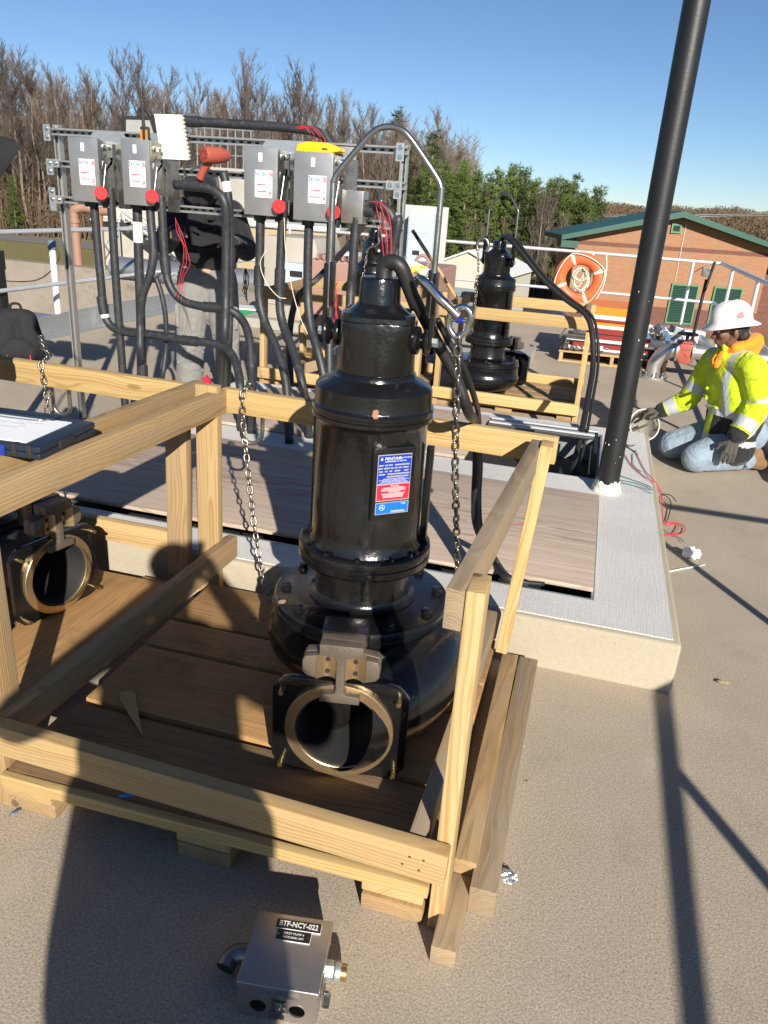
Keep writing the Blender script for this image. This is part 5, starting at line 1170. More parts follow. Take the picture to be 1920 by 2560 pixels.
def gw(x, y, z=None): return q(x, y, (CZ + 0.006) if z is None else z)
wires('red_wires', 'red wires trailing over the curb edge beside the davit post', [[gw(830, 195), gw(880, 270), gw(940, 320), gw(990, 355), q(1030, 410, .15), q(1042, 440, .10), q(1018, 520, .02), q(1030, 590, .012), q(1110, 588, .012), q(1175, 610, .012), q(1170, 650, .012), q(1090, 662, .012), q(1035, 650, .012)], [gw(905, 200), gw(950, 290), gw(1000, 345), q(1035, 400, .15), q(1046, 432, .1), q(1060, 590, .012), q(1140, 600, .012), q(1120, 650, .012), q(1060, 660, .012)]], 0.0026, M_REDW)
wires('teal_wires', 'green and teal wires spreading from the davit foot over the curb edge', [[gw(805, 320), gw(880, 345), gw(960, 375), gw(992, 400), q(1005, 440, .1), q(1030, 600, .012), q(1070, 640, .012), q(1150, 680, .012), q(1175, 705, .012)], [gw(810, 345), gw(900, 365), gw(985, 400), q(1010, 440, .1)], [gw(815, 360), gw(910, 385), gw(985, 420), q(1005, 450, .1)], [gw(880, 195), gw(885, 260), gw(930, 300)]], 0.0024, M_TEALW)
wires('black_wires', 'short black cut wires fanning out over the curb top beside the davit post', [[gw(830, 135), gw(870, 150), gw(890, 143)], [gw(835, 148), gw(880, 175), gw(908, 200)], [gw(832, 140), gw(875, 172), gw(903, 180)], [q(1042, 430, .12), q(1075, 440, .05), q(1100, 480, .02), q(1085, 560, .012), q(1070, 585, .012)], [q(1050, 425, .1), q(1100, 435, .05), q(1130, 470, .03)]], 0.003, M_RUBBER)
# pink survey paint on the plywood, flat sprayed marks
M_PINKM = mat('pink_marking_paint', (0.50, 0.19, 0.22), 0.8, var=0.3, ns=40)
def smear(pts, w, label):
    sp = smooth_path(pts, 6); mb = MB(); n = len(sp)
    for i, p in enumerate(sp):
        t = (sp[min(i + 1, n - 1)] - sp[max(i - 1, 0)]).normalized(); nn = V((-t.y, t.x, 0)) * w * (0.4 + 0.6 * sin(pi * (i + .4) / n)) * random.uniform(.7, 1.2)
        mb.v += [tuple(p + nn), tuple(p - nn)]
    mb.f = [(2 * i, 2 * i + 1, 2 * i + 3, 2 * i + 2) for i in range(n - 1)]; mb.mi = [0] * len(mb.f)
    O('paint_mark', mb, M_PINKM, None, None, label=label, cat='paint mark', group='pink paint marks on the plywood')
zp = CZ + 0.0225
for mk, pts in zip(('behind the chain left of the pump', 'in the shadow of the pump top', 'in front of the double corner posts', 'right of the hanging pump cable'), ([(590, 1065), (640, 1070), (690, 1058)], [(640, 1005), (670, 1012), (690, 1005)], [(430, 1065), (470, 1055), (490, 1048)], [(1085, 1130), (1115, 1133), (1150, 1128)])):
    smear([gz(*D(x, y), zp) for x, y in pts], 0.012, 'faint pink spray-paint mark on the plywood ' + mk)
# pen and screw on the concrete at the left
O('marker_pen', MB().tube([gz(*D(256, 1720), 0.15) , gz(*D(290, 1716), 0.15)], [0.004, 0.0055], 8), M_PLASTB, None, 180, label='blue and white pen lying under the crate front rail', cat='pen')
O('long_screw', MB().tube([gz(*D(20, 1762), 0.004), gz(*D(50, 1742), 0.004)], [0.002, 0.0045], 8), mat('blue_screw', (0.06, 0.12, 0.22), 0.4, 0.4), None, 180, label='long blue screw lying on the concrete by the crate corner', cat='screw')
# ------------------------------------------------------------------ things on the far deck
# lifebuoy hanging on the far railing
rc = V((-0.337, RY - 0.075, 0.705))
lb = thing('lifebuoy', 'orange ring lifebuoy with white bands and rope hanging on the far railing', 'lifebuoy', tuple(rc + V((0, 0, -0.37))))
RB, rb_ = 0.280, 0.088
def torus_pts(t): return rc + V((RB * cos(t), 0, RB * sin(t)))
mb = MB(); n, k = 64, 18
for i in range(n):
    t = 2 * pi * i / n
    for j in range(k):
        a = 2 * pi * j / k; rr = RB + rb_ * cos(a); mb.v.append((rc.x + rr * cos(t), rc.y + rb_ * 0.72 * sin(a), rc.z + rr * sin(t)))
mb.f = [(i * k + j, i * k + (j + 1) % k, ((i + 1) % n) * k + (j + 1) % k, ((i + 1) % n) * k + j) for i in range(n) for j in range(k)]; mb.mi = [0] * len(mb.f)
O('ring', mb, M_ORANGE, lb, 180)
for q_ in range(4):
    t0 = radians(20 + 90 * q_); mb = MB(); m_ = 5
    for i in range(m_):
        t = t0 + radians(9) * i / (m_ - 1)
        for j in range(k):
            a = 2 * pi * j / k; rr = RB + (rb_ + 0.003) * cos(a); mb.v.append((rc.x + rr * cos(t), rc.y + (rb_ * 0.72 + 0.003) * sin(a), rc.z + rr * sin(t)))
    mb.f = [(i * k + j, i * k + (j + 1) % k, (i + 1) * k + (j + 1) % k, (i + 1) * k + j) for i in range(m_ - 1) for j in range(k)]; mb.mi = [0] * len(mb.f)
    O('white_band', mb, mat('band_white', (0.62, 0.58, 0.48), 0.6) if q_ == 0 else bpy.data.materials['band_white'], lb, 180)
pts = []
for i in range(33):
    t = 2 * pi * i / 32 + radians(24); s_ = abs(sin(2 * (t - radians(24)))); pts.append(rc + V(((RB + rb_ * (1.02 - 0.55 * s_)) * cos(t), -0.06 - 0.02 * s_, (RB + rb_ * (1.02 - 0.55 * s_)) * sin(t))))
O('grab_rope', MB().tube(pts, 0.009, 8), M_ROPE, lb, 180)
random.seed(4)
hr = thing('rope_coil', 'pale coiled rope hanging through the middle of the lifebuoy', 'rope', tuple(rc + V((0, -0.06, -0.2))))
for i in range(9):
    w = random.uniform(0.05, 0.13); dp = random.uniform(0.16, 0.36); x0 = rc.x + random.uniform(-0.03, 0.03); yv = rc.y - 0.02 - 0.012 * i
    pts = [V((x0 + 0.02, yv, rc.z + 0.16)), V((x0 + w, yv, rc.z + 0.16 - dp * 0.5)), V((x0 + w * 0.3, yv, rc.z + 0.16 - dp)), V((x0 - w * 0.7, yv, rc.z + 0.16 - dp * 0.8)), V((x0 - w * 0.8, yv, rc.z + 0.16 - dp * 0.35)), V((x0, yv, rc.z + 0.165))]
    O('rope_turn', MB().tube(smooth_path(pts, 5), 0.0085, 7), M_ROPE, hr, 180)
O('rope_tail', MB().tube(smooth_path([V((rc.x + 0.32, rc.y - 0.03, 1.08)), V((rc.x + 0.36, rc.y - 0.05, 0.85)), V((rc.x + 0.34, rc.y - 0.06, 0.6)), V((rc.x + 0.2, rc.y - 0.05, 0.30)), V((rc.x + 0.12, rc.y - 0.05, 0.22))], 5), 0.010, 7), M_ROPE, hr, 180)
# pallet with stacked trays and hatch hardware
PX0, PX1, PY0, PY1 = -0.36, 0.84, 9.12, 10.15
pl = thing('wood_pallet', 'wooden pallet under the stack of orange and red hatch frames', 'pallet', ((PX0 + PX1) / 2, 9.6, 0))
for i in range(3):
    x = PX0 + 0.03 + (PX1 - PX0 - 0.06) * i / 2; board('stringer', (x, PY0, 0.062), (x, PY1, 0.062), 0.04, 0.088, M_PINE, pl)
for i in range(6):
    y = PY0 + 0.05 + (PY1 - PY0 - 0.1) * i / 5
    board('top_board', (PX0, y, 0.1175), (PX1, y, 0.1175), 0.11, 0.020, M_PINE, pl)
    if i % 2 == 0 or i == 5: board('bottom_board', (PX0, y, 0.0085), (PX1, y, 0.0085), 0.10, 0.016, M_PINE, pl)
z = 0.129; random.seed(9)
slab = ['lowest silver metal tray', 'lowest white tray lying on the bottom metal tray', 'lowest dark red frame section', 'thin silver tray lying on the lowest red frame', 'white tray between two dark red frames', 'middle dark red frame section', 'bright steel plate lying on the middle red frame', 'upper thick dark red frame section', 'white tray under the lower orange panel', 'lower narrow orange panel', 'thin dark red strip between the orange panels', 'topmost white tray under the thick orange panel', 'topmost thick orange panel']
layers = [('metal_tray', M_STEEL, 0.022, -.32, .72), ('metal_tray', M_WPAINT, 0.03, -.30, .70), ('frame_section', M_MAROON, 0.045, -.22, .66), ('metal_tray', M_STEEL, 0.02, -.30, .80), ('metal_tray', M_WPAINT, 0.032, -.3, .6), ('frame_section', M_MAROON, 0.05, -.15, .62), ('metal_tray', M_CHROME, 0.012, -.30, .85), ('frame_section', M_MAROON, 0.055, -.1, .5), ('metal_tray', M_WPAINT, 0.036, -.06, .5), ('orange_panel', M_ORANGE2, 0.042, -.08, .5), ('frame_section', M_MAROON, 0.022, -.05, .48), ('metal_tray', M_WPAINT, 0.044, -.07, .48), ('orange_panel', M_ORANGE2, 0.085, -.09, .49)]
for i, (nm, mt, h, xa, xb) in enumerate(layers):
    tg = dict(label=slab[i] + ' in the stack on the pallet', cat={'metal_tray': 'tray', 'frame_section': 'frame', 'orange_panel': 'panel'}[nm], group='stacked hatch frames on the pallet')
    O(nm, MB().bb((xa, PY0 + 0.04 + random.uniform(0, .05), z + 0.0005), (xb, PY1 - 0.1, z + h)), mt, None, None, bevel=0.003, **tg); z += h + 0.0008
# hatch hardware: crank housing and angle pieces at the left end, bright castings at the right end
hh = thing('hatch_hardware', 'dark hatch lock housing with metal brackets at the left end of the pallet stack', 'hatch hardware', (-0.2, 9.1, 0.3))
O('housing', MB().prism([(-0.12, 0), (0.12, 0), (0.08, 0.13), (-0.08, 0.13)], -0.05, 0.05, Matrix.Translation((-0.12, 9.10, 0.335)) @ Matrix.Rotation(pi / 2, 4, 'X')), M_STEELD, hh, 30, bevel=0.006)
O('data_label', MB().box((-0.12, 9.046, 0.40), (0.07, 0.004, 0.03)), M_WPAINT, hh, None)
O('bracket', MB().bb((-0.33, 9.08, 0.30), (0.05, 9.14, 0.32)), M_STEEL, hh, None, bevel=0.002); O('bracket', MB().box((-0.32, 9.1, 0.37), (0.02, 0.2, 0.2), Matrix.Rotation(0.5, 3, 'Y')), M_STEELD, hh, None, bevel=0.002)
random.seed(14)
for i in range(9):
    O('clamp_piece', MB().box((-0.28 + i * 0.055, 9.09 + random.uniform(-.02, .02), 0.175 + random.uniform(0, .03)), (random.uniform(.02, .05), .04, random.uniform(.02, .06)), Matrix.Rotation(random.uniform(-.5, .5), 3, 'Y')), random.choice((M_STEEL, M_CHROME, M_WPAINT)), hh, None, bevel=0.003)
h2 = thing('hatch_hardware', 'pile of bright aluminium hatch castings on the right end of the pallet stack', 'hatch hardware', (0.66, 9.3, 0.3))
O('tray_plate', MB().bb((0.48, 9.08, 0.352), (0.98, 9.6, 0.358)), M_CHROME, h2, None); O('tray_plate', MB().bb((0.48, 9.1, 0.24), (0.95, 9.55, 0.262)), M_STEEL, h2, None, bevel=0.002)
for i in range(4): O('support_block', MB().bb((0.50 + i * 0.12, 9.15, 0.13 + 0.001), (0.56 + i * 0.12, 9.5, 0.24)), random.choice((M_MAROON, M_DARK, M_STEELD)), h2, None, bevel=0.004)
for i in range(16):
    c = V((random.uniform(.5, .82), random.uniform(9.1, 9.3), 0.358 + random.uniform(.02, .12))); O('casting', MB().box(c, (random.uniform(.03, .08), random.uniform(.04, .1), random.uniform(.03, .09)), Euler((random.uniform(-.6, .6), random.uniform(-.6, .6), random.uniform(-1, 1))).to_matrix()), random.choice((M_CHROME, M_WPAINT, M_STEEL)), h2, None, bevel=0.006)
O('side_plate', MB().box((0.88, 9.12, 0.43), (0.10, 0.012, 0.15), Matrix.Rotation(0.25, 3, 'Y')), M_GALV, h2, None, bevel=0.003)
for i in range(8):
    c = V((random.uniform(.55, 1.0), random.uniform(9.0, 9.15), random.uniform(.15, .23))); O('casting', MB().box(c, (random.uniform(.04, .1), .06, random.uniform(.02, .05)), Matrix.Rotation(random.uniform(-.8, .8), 3, 'Y')), random.choice((M_CHROME, M_STEELD, M_STEEL)), h2, None, bevel=0.005)
# flanged steel pipe with red valve
fp = V((0.672, 8.76, 0))
vp = thing('valve_pipe', 'stainless pipe elbow with red gate valve rising from the deck behind the kneeling worker', 'pipe', tuple(fp))
O('base_flange', MB().lathe([(0.0, 0.001), (0.165, 0.001), (0.168, 0.004), (0.168, 0.02), (0.165, 0.023), (0.0, 0.023)], 40, fp), M_PIPE, vp, 40)
for i in range(8):
    a = 2 * pi * i / 8 + .2; p = fp + V((0.135 * cos(a), 0.135 * sin(a), 0.02)); O('anchor_bolt', MB().cyl(p, p + V((0, 0, 0.06)), 0.010, None, 8).hexbolt(p, (0, 0, 1), 0.017, 0.016), M_CHROME, vp, 30)
zc = 0.315
el = smooth_path([fp + V((0, 0, 0.02)), fp + V((0, 0, 0.10)), fp + V((0.01, 0, 0.16)), fp + V((0.055, 0, 0.25)), fp + V((0.13, 0, zc - 0.01)), fp + V((0.20, 0, zc))], 6)
O('elbow', MB().tube(el, 0.074, 28), M_PIPE, vp, 60)
for c in (fp.x + 0.185, fp.x + 0.345): O('pipe_flange', MB().cyl((c, fp.y, zc), (c + 0.022, fp.y, zc), 0.115, None, 32), M_PIPE, vp, 40)
O('pipe_run', MB().cyl((fp.x + 0.36, fp.y, zc), (2.6, fp.y, zc), 0.074, None, 28), M_PIPE, vp, 40)
body = MB().prism([(-0.07, 0.085), (-0.078, -0.06), (-0.055, -0.115), (0.055, -0.125), (0.078, -0.07), (0.075, 0.085)], -0.09, 0.09, Matrix.Translation((fp.x + 0.277, fp.y, zc)) @ Matrix.Rotation(pi / 2, 4, 'X'))
vb = O('valve_body', body, M_REDV, vp, 40, bevel=0.012, bseg=3)
O('bonnet', MB().bb((fp.x + 0.215, fp.y - 0.07, zc + 0.086), (fp.x + 0.34, fp.y + 0.07, zc + 0.105)), M_REDV, vp, None, bevel=0.006)
O('cast_rib', MB().box((fp.x + 0.285, fp.y - 0.093, zc + 0.03), (0.085, 0.01, 0.012)).box((fp.x + 0.29, fp.y - 0.094, zc - 0.03), (0.04, 0.012, 0.012), Matrix.Rotation(0.8, 3, 'Y')), M_REDV, vb, None, bevel=0.003)
O('valve_stem', MB().cyl((fp.x + 0.277, fp.y, zc + 0.1), (fp.x + 0.277, fp.y, zc + 0.19), 0.018, None, 12), M_BLACKPOST, vp)
hw = V((fp.x + 0.277, fp.y, zc + 0.178)); mb = MB().tube([hw + V((0.095 * cos(2 * pi * i / 28), 0.095 * sin(2 * pi * i / 28), 0)) for i in range(28)], 0.0115, 8, False, True)
for i in range(4): mb.cyl(hw, hw + V((0.09 * cos(pi / 2 * i + .4), 0.09 * sin(pi / 2 * i + .4), 0)), 0.008, None, 6)
O('hand_wheel', mb, M_BLACKPOST, vp, 180)
# black signpost with lamp bracket standing behind
sp = gy(*D(1460, 720), 10.9)
sg = thing('marker_post', 'thin black post with a grey angled plate and lamp arm behind the hard hat', 'post', (sp.x, 10.9, 0))
t_ = gy(*D(1527, 600), 10.9); bq = gz(*D(1451, 730), 0.0)
b2 = V((bq.x, 10.9, 0)) if False else gy(*D(1450, 735), 10.9)
O('pole', MB().cyl((t_.x - 0.02, 10.9, 0.0), (t_.x, 10.9, t_.z - 0.02), 0.02), M_BLACKPOST, sg)
O('angled_plate', MB().box((t_.x + 0.03, 10.9, t_.z + 0.02), (0.02, 0.14, 0.36), Matrix.Rotation(0.14, 3, 'Y')), M_RUBBER, sg, None, bevel=0.002)
O('lamp_head', MB().box((t_.x - 0.03, 10.88, t_.z + 0.07), (0.09, 0.09, 0.11)), M_STEELD, sg, None, bevel=0.006)
O('lamp_arm', MB().tube([(t_.x - 0.03, 10.88, t_.z + 0.125), (t_.x - 0.09, 10.86, t_.z + 0.12), (t_.x - 0.16, 10.84, t_.z + 0.06)], 0.008, 6), M_STEELD, sg)
# white board with grey cabinet at the far railing; broom handle, white pvc
y_ = 11.2
tl, tr, bl_ = gy(1012, 511, y_), gy(1122, 518, y_), gy(1106, 735, y_)
pb = thing('panel_board', 'large white backing board carrying the pale grey electrical cabinet by the far railing', 'panel board', (tl.x, y_, 0))
O('board', MB().bb((tl.x, y_, 0.35), (tr.x, y_ + 0.04, tl.z)), mat('faded_board', (0.43, 0.43, 0.41), 0.6), pb, None, bevel=0.004)
O('side_post', MB().bb((tr.x - 0.19, y_ - 0.05, 0.0), (tr.x - 0.10, y_ - 0.002, tl.z - 0.14)), M_WPAINT, pb, None, bevel=0.003); O('side_post', MB().bb((tl.x + 0.02, y_ + 0.045, 0.0), (tl.x + 0.1, y_ + 0.1, tl.z - 0.1)), M_GALV, pb, None, bevel=0.003)
ct, cr_ = gy(1022, 532, y_ - 0.2), gy(1073, 658, y_ - 0.2)
ec = thing('electrical_cabinet', 'pale grey electrical cabinet with small black tag on the white board', 'cabinet', (ct.x, y_ - .2, cr_.z))
O('body', MB().bb((ct.x, y_ - 0.2, cr_.z), (cr_.x + 0.02, y_ - 0.001, ct.z)), M_GREYP, ec, None, bevel=0.006)
O('door', MB().bb((ct.x + 0.015, y_ - 0.212, cr_.z + 0.02), (cr_.x + 0.005, y_ - 0.2005, ct.z - 0.02)), M_GREYP, ec, None, bevel=0.004)
tq = gy(1039, 632, y_ - 0.213); O('tag_plate', MB().box((tq.x, y_ - 0.2135, tq.z), (0.10, 0.002, 0.06)), M_INK, ec, None); O('hinge_line', MB().box(((ct.x + cr_.x) / 2, y_ - 0.2125, gy(1040, 582, y_ - .21).z), (cr_.x - ct.x - 0.02, 0.001, 0.006)), M_GALV, ec, None)
wp = thing('broom_handle', 'wooden tool handle with dark grip leaning above the far crate', 'tool handle', tuple(gy(1135, 728, 7.25)))
a = gy(1032, 577, 7.7); b_ = gy(1126, 722, 7.32); 
board('shaft', a.lerp(b_, 0.16), b_ + (b_ - a) * 0.25, 0.030, 0.030, M_HANDLEW, wp, bev=0.009); O('grip', MB().cyl(a, a.lerp(b_, 0.17), 0.0175, None, 12), M_RUBBER, wp, 40)
O('pvc_pipe', MB().cyl(gy(1003, 650, 8.3), gy(1068, 684, 8.3), 0.055, None, 16), M_WPAINT, None, 40, label='short white plastic pipe lying on the faded red pump behind the rack', cat='pipe')
pts = [gy(1005 + random.uniform(-1, 60), 672 + random.uniform(-6, 16), 8.25) for i in range(14)]
O('yellow_rope', MB().tube(smooth_path(pts, 5), 0.008, 6), M_YELROPE, None, 180, label='tangle of yellow rope on the faded red equipment', cat='rope')
# faded red equipment casing and beige generator beyond the rack
eq = thing('engine_skid', 'faded red engine casing with ribbed top standing behind the far crates', 'equipment', (-2.6, 9.0, 0))
O('casing', MB().bb((-3.25, 8.6, 0.30), (-1.72, 9.6, 0.92)), M_PINKP, eq, None, bevel=0.03, bseg=3)
for i in range(7): O('rib', MB().bb((-3.15 + i * 0.075, 8.58, 0.921), (-3.12 + i * 0.075, 9.5, 0.975)), M_PINKP, eq, None, bevel=0.004)
O('skid_base', MB().bb((-3.3, 8.62, 0.001), (-1.7, 9.58, 0.299)), M_BLACKPOST, eq, None, bevel=0.01)
O('lifting_eye', MB().tube([V((-1.95 + 0.07 * cos(a), 8.7, 0.98 + 0.07 * sin(a))) for a in [2 * pi * i / 14 for i in range(14)]], 0.018, 8, False, True), M_PINKP, eq, 180)
O('sensor_box', MB().bb((-2.88, 8.62, 0.976), (-2.68, 8.8, 1.02)), M_GREYP, eq, None, bevel=0.006)
gcx = gy(722, 720, 9.15).x
gn = thing('pump_motor', 'beige ribbed motor casing with grey terminal box and black tag behind the rack', 'motor', (-4.2, 9.3, 0))
O('casing', MB().prism([(-0.62, 0.0), (0.62, 0.0), (0.66, 0.35), (0.58, 0.40), (0.58, 0.62), (0.5, 0.72), (-0.5, 0.72), (-0.6, 0.62), (-0.6, 0.4), (-0.66, 0.35)], -0.45, 0.45, Matrix.Translation((gcx, 9.6, 0.12)) @ Matrix.Rotation(pi / 2, 4, 'X') @ Matrix.Diagonal((0.62, 1.36, 1, 1))), M_BEIGE, gn, 30, bevel=0.02)
for zz in (0.30, 0.37, 0.44): O('cooling_rib', MB().bb((gcx - 0.39, 9.135, zz), (gcx + 0.39, 9.149, zz + 0.025)), M_BEIGE, gn, None)
O('terminal_box', MB().bb((gcx + 0.02, 8.95, 0.40), (gcx + 0.32, 9.13, 0.82)), M_GREYP, gn, None, bevel=0.006); O('tag_plate', MB().box((gcx + 0.17, 8.948, 0.70), (0.16, 0.003, 0.07)), M_INK, gn, None)
O('outlet_pipe', MB().cyl((gcx - 0.38, 9.55, 0.50), (-6.4, 9.55, 0.50), 0.15, None, 28), M_PIPE, gn, 40)
O('plinth', MB().bb((gcx - 0.6, 9.0, 0.001), (gcx + 0.6, 10.1, 0.119)), M_PALEC, gn, None, bevel=0.01)
gbx = gz(*D(535, 690), 0.0)
gb = thing('green_case', 'flat green case with pale lid lying on the deck behind the conduits', 'case', (gbx.x, gbx.y, 0))
O('case', MB().box((gbx.x, gbx.y + 0.2, 0.06), (0.5, 0.4, 0.118), Matrix.Rotation(0.15, 3, 'Z')), M_GREENP, gb, None, bevel=0.006); O('lid', MB().box((gbx.x, gbx.y + 0.2, 0.129), (0.5, 0.4, 0.018), Matrix.Rotation(0.15, 3, 'Z')), M_WPAINT, gb, None, bevel=0.003)
sb = thing('concrete_plinth', 'low pale concrete plinth on the deck behind the far pumps', 'plinth', (-2.0, 8.6, 0))
O('block', MB().bb((-1.6, 7.9, 0.001), (-0.62, 9.2, 0.12)), M_PALEC, sb, None, bevel=0.012)
# hammer on the deck right of the far pump
a = gz(*D(1133, 815), 0.02); b_ = gz(*D(1187, 815), 0.02)
hm = thing('hammer', 'hammer with dark grip lying on the deck beside the far pump', 'hammer', tuple(a))
O('shaft', MB().cyl(a, a.lerp(b_, .4), 0.010, None, 10), M_STEEL, hm); O('grip', MB().tube([a.lerp(b_, .35), a.lerp(b_, .6), b_], [0.014, 0.016, 0.022], 12), mat('dark_grip', (0.06, 0.06, 0.09), 0.5), hm, 60)
hd = a - (b_ - a).normalized() * 0.02; O('head', MB().box(hd + V((0, 0, 0.012)), (0.034, 0.12, 0.034)), M_STEELD, hm, None, bevel=0.006)
# left-hand edge: black post with bracket, hood, capped white vent pipe, big silver pipe over the tank
bpv = gz(*D(15, 745), 0.0)
pst = thing('black_bracket_post', 'black flaking steel post beside the backpack', 'post', (bpv.x, bpv.y, 0))
tz = gy(*D(2, 600), bpv.y); O('post_tube', MB().bb((bpv.x - 0.07, bpv.y - 0.05, 0.0), (bpv.x + 0.04, bpv.y + 0.05, 0.72)), M_BLACKPOST, pst, None, bevel=0.004); O('bracket', MB().bb((bpv.x - 0.30, bpv.y - 0.06, 0.722), (bpv.x + 0.045, bpv.y + 0.06, 0.90)), M_BLACKPOST, pst, None, bevel=0.004)
a = gy(0, 388, 3.6)
hdn = thing('light_hood', 'dark metal equipment hood jutting in beside the rack end', 'hood', (a.x, 3.6, a.z))
p1, p2, p3, p4 = gy(-6, 338, 3.4), gy(40, 352, 3.4), gy(55, 366, 3.4), gy(-6, 455, 3.4)
e_ = V((-0.4, -0.08, 0.03))
mb = MB().add([p1 + e_, p1, p2, p3, p4, p4 + e_] + [q_ + (q_ - CAM).normalized() * 0.4 for q_ in (p1 + e_, p1, p2, p3, p4, p4 + e_)], [(0, 1, 2, 3, 4, 5), (11, 10, 9, 8, 7, 6)] + [(i, 6 + i, 6 + (i + 1) % 6, (i + 1) % 6) for i in range(6)])
O('hood_shell', mb, M_BLACKPOST, hdn, 20, bevel=0.004); O('hood_post', MB().cyl((p1.x - 0.45, 3.62, 0.0), (p1.x - 0.45, 3.62, p1.z - 0.05), 0.03), M_BLACKPOST, hdn)
vq = gz(*D(122, 712), 0.0)
vn = thing('vent_pipe', 'white vent pipe with blue-grey cap outside the left railing', 'pipe', (vq.x, vq.y, 0))
O('pipe', MB().cyl((-5.78, vq.y, -0.3), (-5.78, vq.y, 0.90), 0.035, None, 20), M_WPAINT, vn, 40); O('cap', MB().cyl((-5.78, vq.y, 0.86), (-5.78, vq.y, 0.96), 0.046, None, 20), mat('slate_cap', (0.10, 0.15, 0.2), 0.5), vn, 40)
cable('slack_wire', 'thin dark wire sagging from the vent pipe cap out of frame', 'wire', [V((-5.75, vq.y, 0.92)), V((-5.72, vq.y, 0.75)), V((-6.1, vq.y, 0.5)), V((-6.9, vq.y - 0.2, 0.55)), V((-7.6, vq.y - 0.3, 0.9))], 0.006, M_RUBBER)
bgp = thing('process_pipe', 'large silver process pipe crossing the open tank behind the left railing', 'pipe', (-8, 8.9, -0.3))
O('pipe', MB().cyl((-14, 9.3, -0.28), (-5.8, 8.75, -0.32), 0.22, None, 36), M_PIPE, bgp, 40); O('weld_band', MB().cyl((-6.62, 8.805, -0.316), (-6.58, 8.8025, -0.317), 0.224, None, 36), M_GALV, bgp, 40)
# ------------------------------------------------------------------ people
M_SKIN = mat('brown_skin', (0.15, 0.07, 0.042), 0.5, var=0.12, ns=30, bump=0.0006, bs=120)
M_SKIN2 = mat('fair_skin', (0.42, 0.25, 0.17), 0.5)
def cloth(name, col, rough=0.8, fold=0.012, fs=7.0, var=0.1):
    mt, G, b = newmat(name); o = G.obj()
    n1 = G.noise(o, fs, 3.0, 0.5, 1.2); n2 = G.noise(o, 320.0, 2.0); k = G.m('MULTIPLY_ADD', G.m('SUBTRACT', G.noise(o, 14.0, 4.0), 0.5), var * 2, 1.0)
    G.put(b.inputs['Base Color'], G.vm('MULTIPLY', tuple(col), G.comb(k, k, k))); b.inputs['Roughness'].default_value = rough; b.inputs['Specular IOR Level'].default_value = 0.25
    b.inputs['Sheen Weight'].default_value = 0.15
    G.put(b.inputs['Normal'], G.bump(G.m('ADD', n1, G.m('MULTIPLY', n2, 0.02)), fold, 0.8)); return mt
M_HIVIS = cloth('hi_vis_yellow', (0.48, 0.62, 0.015), 0.7, 0.03, 9)
M_SILVER = cloth('reflective_tape', (0.42, 0.44, 0.46), 0.45, 0.012, 9)
M_JBLACK = cloth('jacket_black', (0.02, 0.02, 0.022), 0.8, 0.03, 9)
M_JEANS = cloth('washed_denim', (0.22, 0.28, 0.345), 0.9, 0.03, 10, 0.25)
M_GLOVE = cloth('grey_work_glove', (0.075, 0.07, 0.062), 0.85, 0.006, 30, 0.2)
M_BOOT = cloth('tan_boot_leather', (0.21, 0.115, 0.055), 0.7, 0.008, 14, 0.2)
M_HOOD = cloth('orange_hood', (0.85, 0.26, 0.02), 0.85, 0.02, 12)
M_HAT = mat('white_hard_hat', (0.80, 0.79, 0.74), 0.32, var=0.05, ns=6, dirt=((0.35, 0.32, 0.26), 14, 0.35))
M_HAIR = mat('black_hair', (0.012, 0.010, 0.009), 0.6, var=0.4, ns=60, bump=0.004, bs=120)
M_EYEW = mat('eye_white', (0.6, 0.58, 0.55), 0.3); M_EYEB = mat('eye_dark', (0.01, 0.008, 0.006), 0.2)
M_HOODIE = cloth('black_hoodie', (0.014, 0.014, 0.016), 0.85, 0.03, 8, 0.3)
M_CARGO = cloth('grey_work_trousers', (0.21, 0.205, 0.195), 0.85, 0.025, 9, 0.12)

